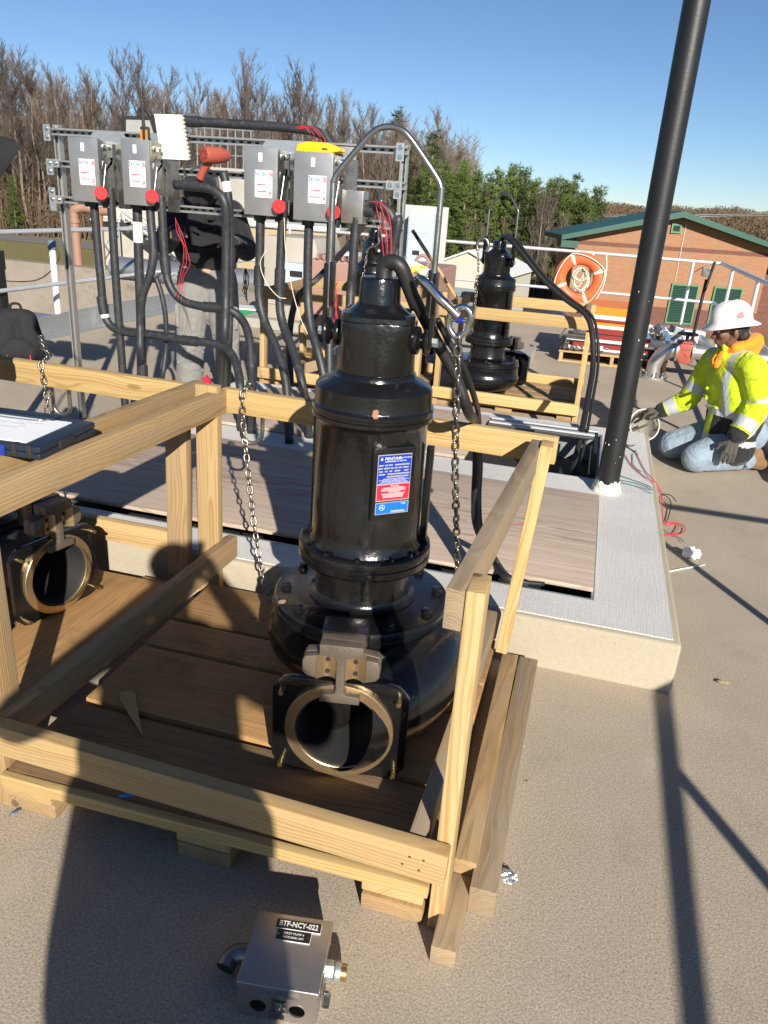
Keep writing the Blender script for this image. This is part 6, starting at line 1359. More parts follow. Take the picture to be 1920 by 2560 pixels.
def limb(mb, pts, rs):
    for i in range(len(pts) - 1): capsule(mb, pts[i], pts[i + 1], rs[i], rs[i + 1], 16)
def head_shape(mb, c, f, u, s=1.0):
    """head round centre c, looking along f, up u"""
    f = V(f).normalized(); u = V(u); u = (u - f * u.dot(f)).normalized(); l = u.cross(f)
    R3 = Matrix((f, l, u)).transposed()
    P = lambda a, b_, d: V(c) + (f * a + l * b_ + u * d) * s
    mb.sph(P(-0.012, 0, 0.035), 0.093 * s, 24, 16, (1.04, 0.83, 0.92), R3)            # cranium
    mb.sph(P(0.030, 0, -0.025), 0.073 * s, 20, 14, (0.86, 0.80, 1.15), R3)            # face
    mb.sph(P(0.048, 0, -0.085), 0.036 * s, 16, 10, (0.95, 1.05, 0.75), R3)            # chin
    capsule(mb, P(0.02, 0.045, -0.075), P(-0.02, 0.058, -0.02), 0.022 * s, 0.026 * s); capsule(mb, P(0.02, -0.045, -0.075), P(-0.02, -0.058, -0.02), 0.022 * s, 0.026 * s)   # jaw
    capsule(mb, P(0.086, 0, 0.012), P(0.106, 0, -0.030), 0.010 * s, 0.015 * s); mb.sph(P(0.098, 0.013, -0.033), 0.0105 * s, 10, 8); mb.sph(P(0.098, -0.013, -0.033), 0.0105 * s, 10, 8)   # nose
    capsule(mb, P(0.083, -0.035, 0.022), P(0.083, 0.035, 0.022), 0.0125 * s, 0.0125 * s)  # brow
    capsule(mb, P(0.086, -0.018, -0.058), P(0.086, 0.018, -0.058), 0.009 * s, 0.009 * s); capsule(mb, P(0.083, -0.016, -0.070), P(0.083, 0.016, -0.070), 0.0095 * s, 0.0095 * s)   # lips
    for sd in (-1, 1):
        mb.sph(P(0.062, sd * 0.040, -0.020), 0.026 * s, 12, 8)                         # cheek
        mb.sph(P(-0.012, sd * 0.082, -0.012), 0.030 * s, 14, 10, (0.62, 0.32, 1.0), R3)   # ear
    return P, R3
def finger_hand(mb, wrist, palm_dir, finger_dir, side, curl=0.3, s=1.0, spread=0.1, thumb=1):
    """palm facing palm_dir, fingers along finger_dir; side: direction of the thumb"""
    fd = V(finger_dir).normalized(); pdn = V(palm_dir); pdn = (pdn - fd * pdn.dot(fd)).normalized(); sd = V(side); sd = (sd - fd * sd.dot(fd) - pdn * sd.dot(pdn)).normalized()
    w = V(wrist)
    capsule(mb, w + sd * 0.016 * s, w + fd * 0.075 * s + sd * 0.022 * s, 0.019 * s, 0.017 * s); capsule(mb, w - sd * 0.016 * s, w + fd * 0.07 * s - sd * 0.026 * s, 0.019 * s, 0.016 * s); capsule(mb, w, w + fd * 0.078 * s, 0.021 * s, 0.018 * s)
    for i, (o, L) in enumerate(((0.033, 0.070), (0.011, 0.078), (-0.012, 0.073), (-0.033, 0.058))):
        p = w + fd * 0.078 * s + sd * o * s; d = (fd + sd * (o * spread * 8)).normalized(); r = 0.0105 * s
        for j, k in enumerate((0.45, 0.32, 0.23)):
            d2 = (d * cos(curl) + pdn * sin(curl)).normalized(); q = p + d2 * L * k * s; capsule(mb, p, q, r, r * 0.93, 10); p = q; d = d2; r *= 0.93
    p = w + fd * 0.02 * s + sd * 0.03 * s; d = (fd * 0.55 + sd * 0.75 + pdn * 0.3).normalized(); q = p + d * 0.045 * s; capsule(mb, p, q, 0.014 * s, 0.0125 * s, 10)
    d = (fd * 0.85 + sd * 0.25 + pdn * 0.4).normalized(); capsule(mb, q, q + d * 0.034 * s, 0.012 * s, 0.0105 * s, 10)
def seg_t(p, a, b_):
    a = V(a); b_ = V(b_); d = b_ - a; t = max(0, min(1, (p - a).dot(d) / d.dot(d))); return t, (p - (a + d * t)).length
def paint(me, mats, fn):
    me.materials.clear()
    for m_ in mats: me.materials.append(m_)
    for p in me.polygons: p.material_index = fn(V(p.center))

# --- kneeling worker in hi-vis jacket
F_ = V((-0.90, -0.43, 0)).normalized(); U_ = V((0, 0, 1)); LN = V((0.43, -0.90, 0)).normalized()   # LN: towards the camera side (his left)
hip = V((1.085, 5.61, 0.285)); neck = V((0.905, 5.515, 0.83)); headc = V((0.842, 5.49, 0.958))
kw = thing('person', 'person in a yellow hi-vis jacket, jeans and white hard hat kneeling beside the curb', 'person', (0.98, 5.55, 0))
hipN = hip + LN * 0.085; hipF = hip - LN * 0.085
kneeN = V((0.80, 5.40, 0.082)); kneeF = V((0.665, 5.66, 0.082))
ankN = V((1.155, 5.60, 0.085)); ankF = V((1.06, 5.84, 0.085))
shN = neck + LN * 0.185 + V((0.02, 0, -0.075)); shF = neck - LN * 0.185 + V((-0.01, 0, -0.10))
elN = gy(*(1480 + 1575 / 3.77, 700 + 1160 / 3.77), 5.36); wrN = gy(*(1480 + 1345 / 3.77, 700 + 1500 / 3.77), 5.27)
elF = gy(*(1480 + 900 / 3.77, 700 + 1130 / 3.77), 5.74); wrF = gy(*(1480 + 640 / 3.77, 700 + 1235 / 3.77), 5.75)
mb = MB()
HP, HR = head_shape(mb, headc, (-0.955, -0.20, -0.20), (-0.16, 0.0, 1.0))
capsule(mb, headc + V((0.035, 0.01, -0.07)), neck + V((0.01, 0, -0.02)), 0.056, 0.062)
capsule(mb, neck + V((0.02, 0, -0.08)), hip, 0.105, 0.10); capsule(mb, shN, shF, 0.06, 0.06); capsule(mb, hipN, hipF, 0.09, 0.09)
limb(mb, (shN, elN, wrN), (0.048, 0.040, 0.028)); limb(mb, (shF, elF, wrF), (0.048, 0.040, 0.028))
limb(mb, (hipN, kneeN, ankN), (0.075, 0.052, 0.036)); limb(mb, (hipF, kneeF, ankF), (0.075, 0.052, 0.036))
bd = remesh(mb, 0.0058, 3); bd.materials.append(M_SKIN); O('body', bd, None, kw)
for sd in (-1, 1):
    O('eye', MB().sph(HP(0.079, sd * 0.030, 0.004), 0.0115, 14, 10), M_EYEW, kw, 180); O('pupil', MB().sph(HP(0.0885, sd * 0.030, 0.001), 0.0055, 10, 8), M_EYEB, kw, 180)
    O('eyebrow', MB().tube([HP(0.094, sd * 0.014, 0.023), HP(0.092, sd * 0.03, 0.028), HP(0.08, sd * 0.048, 0.022)], 0.0038, 6), M_HAIR, kw, 180)
mb = MB().sph(HP(-0.03, 0, 0.02), 0.098, 20, 14, (0.92, 0.86, 0.95), HR); capsule(mb, HP(-0.075, 0.04, -0.04), HP(-0.075, -0.04, -0.04), 0.035, 0.035); capsule(mb, HP(-0.03, 0.075, 0.0), HP(-0.05, 0.07, -0.05), 0.018, 0.014); capsule(mb, HP(-0.03, -0.075, 0.0), HP(-0.05, -0.07, -0.05), 0.018, 0.014)
hm_ = remesh(mb, 0.006, 3); hm_.materials.append(M_HAIR); O('hair', hm_, None, kw)
# trousers
mb = MB(); limb(mb, (hipN, kneeN + V((0, 0, 0.03)), ), (0.115, 0.098)); limb(mb, (kneeN + V((0.0, 0, 0.02)), ankN), (0.094, 0.066)); limb(mb, (hipF, kneeF + V((0, 0, 0.03))), (0.115, 0.098)); limb(mb, (kneeF + V((0, 0, 0.02)), ankF), (0.094, 0.066)); capsule(mb, hipN, hipF, 0.12, 0.12)
random.seed(31)
for (a, b_) in ((hipN, kneeN), (kneeN, ankN), (hipF, kneeF)):
    for i in range(5):
        t = random.uniform(.15, .85); c = a.lerp(b_, t); d = (b_ - a).normalized(); o = d.orthogonal(); o.rotate(Quaternion(d, random.uniform(0, 6.28))); o.z = abs(o.z); capsule(mb, c + o.normalized() * 0.082 - d.cross(o).normalized() * .03, c + o.normalized() * 0.085 + d.cross(o).normalized() * .035 + d * 0.03, 0.016, 0.012, 8)
tr_ = remesh(mb, 0.008, 4)
for v in tr_.vertices: v.co.z = max(v.co.z, 0.002)
tr_.materials.append(M_JEANS); O('jeans', tr_, None, kw)
# jacket with reflective bands
mb = MB(); chest = neck.lerp(hip, 0.35) + F_ * 0.03; belly = neck.lerp(hip, 0.75) + F_ * 0.035; hem = hip + F_ * 0.08 + V((0, 0, -0.10))
capsule(mb, neck + V((0.01, 0, -0.06)), chest, 0.115, 0.150); capsule(mb, chest + LN * 0.05, belly + LN * 0.06, 0.145, 0.150); capsule(mb, chest - LN * 0.05, belly - LN * 0.06, 0.145, 0.150)
capsule(mb, belly + LN * 0.07, hem + LN * 0.085, 0.150, 0.125); capsule(mb, belly - LN * 0.07, hem - LN * 0.085, 0.150, 0.125); capsule(mb, belly + F_ * 0.05, hem + F_ * 0.09, 0.13, 0.11)
limb(mb, (shN, shN.lerp(elN, .5), elN, elN.lerp(wrN, .5), wrN.lerp(elN, 0.12)), (0.088, 0.084, 0.080, 0.074, 0.064)); limb(mb, (shF, shF.lerp(elF, .5), elF, elF.lerp(wrF, .5), wrF.lerp(elF, 0.10)), (0.085, 0.078, 0.074, 0.066, 0.056))
capsule(mb, shN, neck + V((0, 0, -0.07)), 0.085, 0.10); capsule(mb, shF, neck + V((0, 0, -0.07)), 0.085, 0.10)
capsule(mb, neck + F_ * 0.075 + LN * 0.03 + V((0, 0, -0.06)), neck + F_ * 0.10 + LN * 0.015 + V((0, 0, 0.05)), 0.03, 0.018); capsule(mb, neck + F_ * 0.07 - LN * 0.05 + V((0, 0, -0.06)), neck + F_ * 0.085 - LN * 0.04 + V((0, 0, 0.05)), 0.03, 0.018)
for (a, b_, r, n) in ((shN, elN, 0.078, 7), (elN, wrN, 0.066, 5), (shF, elF, 0.07, 5), (chest + F_ * 0.03, belly + F_ * 0.05, 0.145, 10), (belly, hem, 0.14, 8)):
    for i in range(n):
        t = random.uniform(.08, .92); c = a.lerp(b_, t); d = (b_ - a).normalized(); o = d.orthogonal().normalized(); o.rotate(Quaternion(d, random.uniform(0, 6.28))); cr = d.cross(o)
        L = r * random.uniform(.5, .9); capsule(mb, c + o * r - cr * L * .5 - d * random.uniform(-.03, .03), c + o * r + cr * L * .5 + d * random.uniform(-.03, .03), 0.014, 0.009, 8)
jk = remesh(mb, 0.0075, 4); axis = (hip - neck)
def jfn(p):
    best = min(((seg_t(p, shN, elN), 'un'), (seg_t(p, elN, wrN), 'ln'), (seg_t(p, shF, elF), 'uf'), (seg_t(p, elF, wrF), 'lf'), ((seg_t(p, neck, hem)[0], seg_t(p, neck, hem)[1] - 0.075), 'to')), key=lambda q: q[0][1])
    (t, d), k = best
    if k == 'un': return 1 if 0.80 < t < 0.99 else 0
    if k == 'ln': return 2 if t > 0.78 else (1 if 0.45 < t < 0.72 else (1 if t < 0.0 else 0))
    if k == 'uf': return 1 if 0.55 < t < 0.74 else 0
    if k == 'lf': return 2 if t > 0.8 else (1 if 0.40 < t < 0.75 else 0)
    h = p.z; s_ = (p - neck).dot(LN); fr = (p - neck - axis * t).dot(F_)
    front = fr > 0.03 and -0.10 < s_ < 0.015
    if h < 0.225: return 0 if front else 2
    if h < 0.265: return 1
    if h < 0.40: return 0 if front else 2
    if 0.40 <= h < 0.455: return 1
    if 0.075 < s_ < 0.125 and h > 0.45: return 1
    if -0.165 < s_ < -0.12 and h > 0.45: return 1
    return 0
paint(jk, [M_HIVIS, M_SILVER, M_JBLACK], jfn); O('jacket', jk, None, kw)
# orange hood lying on the shoulders
mb = MB(); capsule(mb, neck + F_ * 0.07 + V((0, 0, -0.03)), neck + F_ * 0.045 + LN * 0.06 + V((0, 0, 0.02)), 0.034, 0.036); capsule(mb, neck + F_ * 0.045 + LN * 0.06 + V((0, 0, 0.02)), neck - F_ * 0.04 + LN * 0.07 + V((0, 0, 0.05)), 0.036, 0.04); capsule(mb, neck - F_ * 0.04 + LN * 0.07 + V((0, 0, 0.05)), neck - F_ * 0.13 + V((0, 0, 0.07)), 0.04, 0.05); capsule(mb, neck - F_ * 0.13 + V((0, 0, 0.07)), neck - F_ * 0.05 - LN * 0.07 + V((0, 0, 0.05)), 0.05, 0.04); capsule(mb, neck - F_ * 0.05 - LN * 0.07 + V((0, 0, 0.05)), neck + F_ * 0.07 + V((0, 0, -0.03)), 0.04, 0.034); capsule(mb, neck - F_ * 0.10 + V((0, 0, 0.0)), neck - F_ * 0.16 + V((0, 0, 0.05)), 0.07, 0.035); capsule(mb, neck + F_ * 0.09 + LN * .01 + V((0, 0, -0.02)), neck + F_ * 0.12 + LN * .01 + V((0, 0, -0.10)), 0.03, 0.022)
hd_ = remesh(mb, 0.007, 4); hd_.materials.append(M_HOOD); O('hood', hd_, None, kw)
O('hood_cord', MB().tube(smooth_path([neck + F_ * 0.13 + V((0, 0, -0.03)), neck + F_ * 0.145 + V((0, 0, -0.06)), neck + F_ * 0.14 + V((0, 0, -0.10))], 4), 0.005, 6), M_HOOD, kw, 180)
# gloves
mb = MB(); finger_hand(mb, wrN + V((-0.005, -0.005, -0.01)), (0.1, 0.9, -0.25), (-0.12, -0.06, -1.0), (-0.9, 0.1, -0.1), 0.22, 1.08, 0.12); capsule(mb, wrN + (elN - wrN).normalized() * 0.05, wrN, 0.036, 0.034); g1 = remesh(mb, 0.0042, 2); g1.materials.append(M_GLOVE); O('glove', g1, None, kw)
mb = MB(); fd = V((-1.0, -0.10, -0.10)); finger_hand(mb, wrF, (-0.1, 0.1, -1), fd, (0.1, -1, 0.1), 0.62, 1.0, 0.08); capsule(mb, wrF + (elF - wrF).normalized() * 0.05, wrF, 0.036, 0.032); g2 = remesh(mb, 0.0042, 2); g2.materials.append(M_GLOVE); O('glove', g2, None, kw)
O('cuff', MB().lathe([(0.042, 0.0), (0.046, 0.03)], 20), M_HIVIS, kw, 180).matrix_basis = Matrix.Translation(wrF) @ (elF - wrF).to_track_quat('Z', 'Y').to_matrix().to_4x4()
# boots: soles up behind the knees
for (ank, dx) in ((ankN, V((0.0, 0.0, 0))), (ankF, V((0, 0, 0)))):
    mb = MB(); d = (ank - (kneeN if ank is ankN else kneeF)); d.z = 0; d.normalize(); toe = ank + d * 0.115 + V((0, 0, -0.03)); capsule(mb, ank + d * 0.02 + V((0, 0, 0.0)), toe + d * 0.01, 0.055, 0.045); capsule(mb, ank, ank + V((0, 0, 0.02)) + d * 0.05, 0.055, 0.05); capsule(mb, ank + d * 0.07 + V((0, 0, 0.05)), toe + V((0, 0, 0.012)), 0.042, 0.038)
    bt_ = remesh(mb, 0.007, 3)
    for v in bt_.vertices: v.co.z = max(v.co.z, 0.002)
    bt_.materials.append(M_BOOT); O('boot', bt_, None, kw)
# hard hat: own thing worn on the head
hu = (HR @ V((0, 0, 1))); hf = (HR @ V((1, 0, 0))); hc = HP(-0.006, 0, 0.058)
ht = thing('hard_hat', 'white full-brim hard hat with red OSHA sticker', 'hard hat', tuple(hc))
mb = MB(); n = 48; prof = [(0.168, -0.012), (0.166, -0.008), (0.125, 0.006), (0.113, 0.016), (0.111, 0.040), (0.106, 0.070), (0.092, 0.100), (0.066, 0.122), (0.032, 0.134), (0.0005, 0.137)]
for (r, z_) in prof:
    for i in range(n):
        a = 2 * pi * i / n; ex = 1.13 if r < 0.12 else 1.05; drop = -0.016 * (abs(cos(a)) ** 2) * (max(0, r - 0.113) / 0.055) if r > 0.113 else 0; ridge = 0.004 * max(0, 1 - abs(sin(a)) * 9) if 0.03 < r < 0.112 else 0
        mb.v.append((r * cos(a) * ex, r * sin(a) * 0.95, z_ + drop + ridge))
inner = [(r - 0.004, z_ - 0.004) for r, z_ in prof if r > 0.01]
mb.f = [(j * n + i, j * n + (i + 1) % n, (j + 1) * n + (i + 1) % n, (j + 1) * n + i) for j in range(len(prof) - 1) for i in range(n)] + [tuple((len(prof) - 1) * n + i for i in range(n))]; mb.mi = [0] * len(mb.f)
HM = Matrix((hf, hu.cross(hf), hu)).transposed().to_4x4(); HM.translation = hc - hu * 0.012
xf(mb, HM); sh = O('shell', mb, M_HAT, ht, 60); so2 = sh.modifiers.new('thick', 'SOLIDIFY'); so2.thickness = 0.004; so2.offset = 1
sp_ = HM @ Vector((-0.02, 0.108, 0.055)); nl = (HM.to_3x3() @ V((-0.05, 0.97, 0.28))).normalized()
SM = frame(sp_ + nl * 0.004, (HM.to_3x3() @ V((-1, 0, 0))), HM.to_3x3() @ V((0, -.28, .96)))
st_ = O('sticker', xf(MB().cyl((0, 0, 0), (0, 0, 0.0012), 0.021, None, 24), SM @ Matrix.Diagonal((1.1, 0.95, 1, 1))), M_RINK, ht, None); lettering('OSHA', 0.0155, SM @ Matrix.Translation((0, 0, 0.0016)), M_ORANGE2, st_, ext=0.0002)
# mortar pail held tilted beside the curb
bm0 = gy(*(1480 + 495 / 3.77, 700 + 1365 / 3.77), 5.72); bax = V((0.34, -0.86, 0.40)).normalized()
pail = thing('mortar_pail', 'dirty plastic pail of mortar tilted by the kneeling worker beside the davit post', 'bucket', tuple(bm0))
PMx = Matrix.Translation(bm0 - bax * 0.17) @ bax.to_track_quat('Z', 'Y').to_matrix().to_4x4()
mb = MB().lathe([(0.0, 0.002), (0.086, 0.002), (0.090, 0.006), (0.110, 0.160), (0.117, 0.162), (0.117, 0.172), (0.108, 0.172), (0.106, 0.16), (0.0885, 0.02), (0.0, 0.02)], 40); xf(mb, PMx); O('shell', mb, M_PAIL, pail, 40)
mb = MB().lathe([(0.0885, 0.021), (0.1055, 0.158), (0.098, 0.12), (0.085, 0.07), (0.05, 0.045), (0.0, 0.04)], 40); mb.v = [(x + random.uniform(-.003, .003), y + random.uniform(-.003, .003), z_ + random.uniform(-.004, .004)) for x, y, z_ in mb.v]; xf(mb, PMx); O('mortar', mb, M_MORTAR, pail, 180)
O('mixing_stick', MB().box(bm0 + V((-0.03, -0.02, -0.02)), (0.17, 0.004, 0.018), Matrix.Rotation(-0.55, 3, 'Y')), M_STEELD, pail, None, bevel=0.001)

# --- standing worker behind the rack
sw = thing('person', 'person in black hoodie and grey work trousers standing behind the rack conduits', 'person', (-3.02, 5.75, 0))
B0 = V((-3.02, 5.75, 0)); X = V((0.93, 0.36, 0)); Y = V((-0.36, 0.93, 0))
J = lambda a, b_, z_: B0 + X * a + Y * b_ + V((0, 0, z_))
hips = (J(-0.10, 0, 0.90), J(0.10, 0, 0.90)); knees = (J(-0.14, -0.03, 0.48), J(0.14, -0.01, 0.48)); anks = (J(-0.165, 0, 0.09), J(0.165, 0.03, 0.09)); shs = (J(-0.20, -0.02, 1.42), J(0.20, -0.02, 1.42)); els = (J(-0.30, -0.12, 1.18), J(0.31, -0.05, 1.16)); wrs = (J(-0.16, -0.38, 1.28), J(0.20, -0.30, 1.22)); hc2 = J(-0.02, -0.12, 1.585)
mb = MB(); head_shape(mb, hc2, -Y * 0.7 + V((0, 0, -1.3)), V((0, 0, 0.7)) - Y * 1.3); capsule(mb, hc2 + V((0, 0.02, -0.06)), J(0, 0, 1.45), 0.055, 0.06); capsule(mb, J(0, 0, 1.38), J(0, 0, 0.95), 0.13, 0.12); capsule(mb, shs[0], shs[1], .06, .06)
for i in (0, 1): limb(mb, (hips[i], knees[i], anks[i]), (0.08, 0.055, 0.04)); limb(mb, (shs[i], els[i], wrs[i]), (0.05, 0.042, 0.03))
for i in (0, 1): finger_hand(mb, wrs[i], (0, 0, -1), -Y, X if i == 0 else -X, 0.5)
b2 = remesh(mb, 0.0065, 3); b2.materials.append(M_SKIN2); O('body', b2, None, sw)
mb = MB().sph(hc2 + Y * 0.03 + V((0, 0, 0.03)), 0.10, 18, 12); h2_ = remesh(mb, 0.008, 2); h2_.materials.append(M_HAIR); O('hair', h2_, None, sw)
mb = MB()
for i in (0, 1): limb(mb, (hips[i], hips[i].lerp(knees[i], .5), knees[i], anks[i] + V((0, 0, -0.03))), (0.138, 0.130, 0.112, 0.105))
capsule(mb, hips[0] + V((0, 0, .03)), hips[1] + V((0, 0, .03)), 0.13, 0.13)
for (a, b_) in ((hips[0], knees[0]), (hips[1], knees[1]), (knees[0], anks[0]), (knees[1], anks[1])):
    for i in range(9):
        t = random.uniform(.05, .95); c = a.lerp(b_, t); an = random.uniform(0, 6.28); o = V((cos(an), sin(an), 0)); cr = V((-sin(an), cos(an), 0)); capsule(mb, c + o * 0.095 - cr * .05, c + o * 0.098 + cr * .05 + V((0, 0, random.uniform(-.05, .05))), 0.018, 0.012, 8)
t2_ = remesh(mb, 0.009, 3); t2_.materials.append(M_CARGO); O('trousers', t2_, None, sw)
for i in (0, 1): O('cargo_pocket', MB().box(hips[i].lerp(knees[i], .62) + X * (0.105 if i else -0.105) + Y * -0.02, (0.03, 0.15, 0.18), Matrix.Rotation(0.36, 3, 'Z')), M_CARGO, sw, 30, bevel=0.012)
mb = MB(); capsule(mb, J(-0.06, 0, 1.36), J(-0.07, 0, 1.16), 0.175, 0.17); capsule(mb, J(0.06, 0, 1.36), J(0.07, 0, 1.16), 0.175, 0.17); capsule(mb, J(-0.07, 0, 1.15), J(0.07, 0, 1.14), 0.185, 0.185)
for i in (0, 1): limb(mb, (shs[i], els[i], wrs[i]), (0.10, 0.085, 0.06))
capsule(mb, J(-0.08, 0.10, 1.46), J(0.08, 0.10, 1.46), 0.08, 0.08); capsule(mb, hc2 + Y * 0.04 + V((0, 0, 0.02)), hc2 - Y * 0.05 + V((0, 0, 0.0)), 0.14, 0.135); capsule(mb, hc2 + Y * 0.05, J(0, 0.02, 1.42), 0.11, 0.14); capsule(mb, J(0.13, 0.05, 1.05), J(0.15, 0.04, 0.80), 0.06, 0.05)
for i in range(22):
    an = random.uniform(0, 6.28); zz = random.uniform(1.05, 1.4); o = V((cos(an), sin(an), 0)); cr = V((-sin(an), cos(an), 0)); c = J(0, 0, zz); capsule(mb, c + o * 0.2 - cr * .07, c + o * 0.2 + cr * .07 + V((0, 0, random.uniform(-.06, .06))), 0.022, 0.014, 8)
hh_ = remesh(mb, 0.01, 3); hh_.materials.append(M_HOODIE); O('hoodie', hh_, None, sw)
for i in (0, 1):
    mb = MB(); toe = anks[i] - Y * 0.17 + V((0, 0, -0.045)); capsule(mb, anks[i] + V((0, 0, -0.04)), toe, 0.05, 0.042); capsule(mb, anks[i] + Y * 0.03 + V((0, 0, -0.045)), anks[i] + V((0, 0, 0.02)), 0.045, 0.05); b3 = remesh(mb, 0.008, 2)
    for v in b3.vertices: v.co.z = max(v.co.z, 0.002)
    b3.materials.append(M_BOOT); O('boot', b3, None, sw)
# keys and lanyard clipped at the hip
ky = J(0.30, -0.02, 1.02)
for i in range(5): O('key_strap', MB().tube(smooth_path([ky + V((0, 0, 0)), ky + V((0.02 * (i % 3), -0.01 * i, -0.08)), ky + V((0.01 * i - .02, -0.01, -0.18 - 0.02 * i))], 4), 0.004, 5), M_STEELD if i % 2 else M_RUBBER, sw, 180)

# --- the photographer, behind the camera: only the shadow falls into the picture
hd = V((-sin(YAW), cos(YAW), 0)); rt = V((cos(YAW), sin(YAW), 0)); B0 = V((0.015, 0, 0)) - hd * 0.40
Q = lambda a, b_, z_: B0 + rt * a + hd * b_ + V((0, 0, z_))
ph = thing('person', 'person taking the photograph, whose long shadow falls across the crate', 'person', tuple(B0))
mb = MB(); hq = Q(0.0, 0.0, 1.665); head_shape(mb, hq, hd + V((0, 0, -0.35)), (0, 0, 1), 1.02); capsule(mb, hq + V((0, 0, -0.06)), Q(0, -0.02, 1.46), 0.058, 0.065)
capsule(mb, Q(-0.06, -0.02, 1.36), Q(-0.06, -0.02, 1.0), 0.15, 0.155); capsule(mb, Q(0.06, -0.02, 1.36), Q(0.06, -0.02, 1.0), 0.15, 0.155); capsule(mb, Q(-0.19, -0.02, 1.42), Q(0.19, -0.02, 1.42), 0.075, 0.075)
for s in (-1, 1):
    limb(mb, (Q(s * 0.105, -0.02, 0.95), Q(s * 0.14, 0.0, 0.5), Q(s * 0.17, -0.02, 0.09)), (0.135, 0.095, 0.075)); capsule(mb, Q(s * 0.17, -0.03, 0.045), Q(s * 0.20, 0.14, 0.045), 0.045, 0.042)
    limb(mb, (Q(s * 0.21, -0.02, 1.40), Q(s * 0.40, 0.08, 1.24), Q(s * 0.085, 0.31, 1.50)), (0.078, 0.062, 0.042)); capsule(mb, Q(s * 0.09, -0.02, 0.82), Q(s * 0.10, -0.02, 1.05), 0.175, 0.165); finger_hand(mb, Q(s * 0.085, 0.31, 1.50), rt * -s, V((0, 0, 1)) + hd * 0.12 - rt * s * 0.35, -hd, 0.45)
b4 = remesh(mb, 0.009, 3)
for v in b4.vertices: v.co.z = max(v.co.z, 0.003)
def pfn(p):
    if p.z > 1.50: return 0
    if (p - B0).dot(hd) > 0.24 and p.z > 1.3: return 0
    if p.z > 0.93: return 1
    return 2 if p.z > 0.1 else 3
paint(b4, [M_SKIN2, M_HIVIS, M_CARGO, M_BOOT], pfn); O('body', b4, None, ph)
mb = MB().sph(hq + V((0, 0, 0.045)) - hd * 0.005, 0.108, 24, 14, (1, 1, 0.85)); O('cap', mb, M_NAVY, ph, 180)
pm_ = thing('smartphone', 'black smartphone held up by the person taking the photograph', 'phone', (0, -0.02, 1.53))
O('case', MB().box(CAM - _F * 0.012 + CJ * 0.045, (0.072, 0.145, 0.008), Matrix((CI, -CJ, -_F)).transposed()), M_RUBBER, pm_, 30, bevel=0.003)
# ------------------------------------------------------------------ buildings and plant beyond the deck
def brick_mat(name, c1, c2, mort, sc):
    mt, G, b = newmat(name); o = G.obj(); x, y, z = G.xyz(o)
    br = G.n('TexBrick', {'Vector': G.comb(x, z, 0.0), 'Color1': tuple(c1) + (1,), 'Color2': tuple(c2) + (1,), 'Mortar': tuple(mort) + (1,), 'Scale': sc, 'Mortar Size': 0.012, 'Brick Width': 0.5, 'Row Height': 0.19, 'Bias': 0.1})
    c = G.mix(G.m('MULTIPLY', G.noise(o, 1.2, 5.0), 0.35), br.outputs[0], tuple(v * 0.72 for v in c1))
    G.put(b.inputs['Base Color'], c); b.inputs['Roughness'].default_value = 0.85; G.put(b.inputs['Normal'], G.bump(br.outputs[1], -0.006)); return mt
M_BRICKO = brick_mat('orange_brick', (0.36, 0.18, 0.09), (0.315, 0.15, 0.075), (0.32, 0.25, 0.19), 2.4)
M_BRICKD = brick_mat('dark_red_brick', (0.17, 0.06, 0.04), (0.13, 0.045, 0.03), (0.27, 0.21, 0.18), 2.4)
# gabled brick building; its own frame: x along the gable wall, y away from the camera
ba = YAW + radians(0.5); bo = gd(1441, 800, 33.6); bo.z = GR
bl = thing('brick_building', 'orange brick building with green metal gable roof and green louvres beyond the deck', 'building', tuple(bo), None, True, ba)
wx = 8.25; eh = bo.z and (3.62); pk = 4.80; px_ = wx * 0.5; dep = 3.4; dz = 0.95
def at32(u, v):   # photo pixel to the wall plane, local x and z
    n_ = V((-sin(ba), cos(ba), 0)); r = ray(u, v); t = (bo - CAM).dot(n_) / r.dot(n_); p = CAM + r * t - bo; return p.dot(V((cos(ba), sin(ba), 0))), p.z
Zq = lambda x, y: (1560 + x / 4.608, 480 + y / 4.608)
xpk, zpk = at32(*Zq(630, 283)); xl, zl = at32(1443, 588); xr, zr = at32(*Zq(1640, 920))
xr = max(xr, 2 * xpk - xl); slope = (zpk - zl) / (xpk - xl); zl2 = zpk - slope * (xr - xpk)
zb = at32(1490, 757)[1]
wall = [(xl, zb), (xr, zb), (xr, zl2), (xpk, zpk), (xl, zl)]
YZ = Matrix(((1, 0, 0, 0), (0, 0, 1, 0), (0, 1, 0, 0), (0, 0, 0, 1)))
O('upper_wall', MB().prism(wall, 0.0, dep, YZ), M_BRICKO, bl, None)
O('base_wall', MB().bb((xl - 0.02, -0.03, 0), (xr + 0.02, dep, zb)), M_BRICKD, bl, None)
zs = at32(1446, 602)[1]; O('brick_band', MB().bb((xl, -0.012, zs - 0.13), (xr, -0.001, zs + 0.03)), M_BRICKD, bl, None)
for s_, (xa, za, xb, zb2) in enumerate(((xl - 0.75, zl - slope * 0.75, xpk, zpk), (xr + 0.75, zl2 - slope * 0.75, xpk, zpk))):
    O('roof_slope', MB().prism([(xa, za - 0.02), (xb, zb2 - 0.02), (xb, zb2 + 0.22), (xa, za + 0.17)], -0.6, dep + 0.2, YZ), M_GREENR, bl, None)
O('soffit', MB().bb((xl - 0.74, -0.58, zl - slope * .75 - 0.30), (xl - 0.02, 0.3, zl - slope * 0.75 - 0.03)), M_GREENR, bl, None)
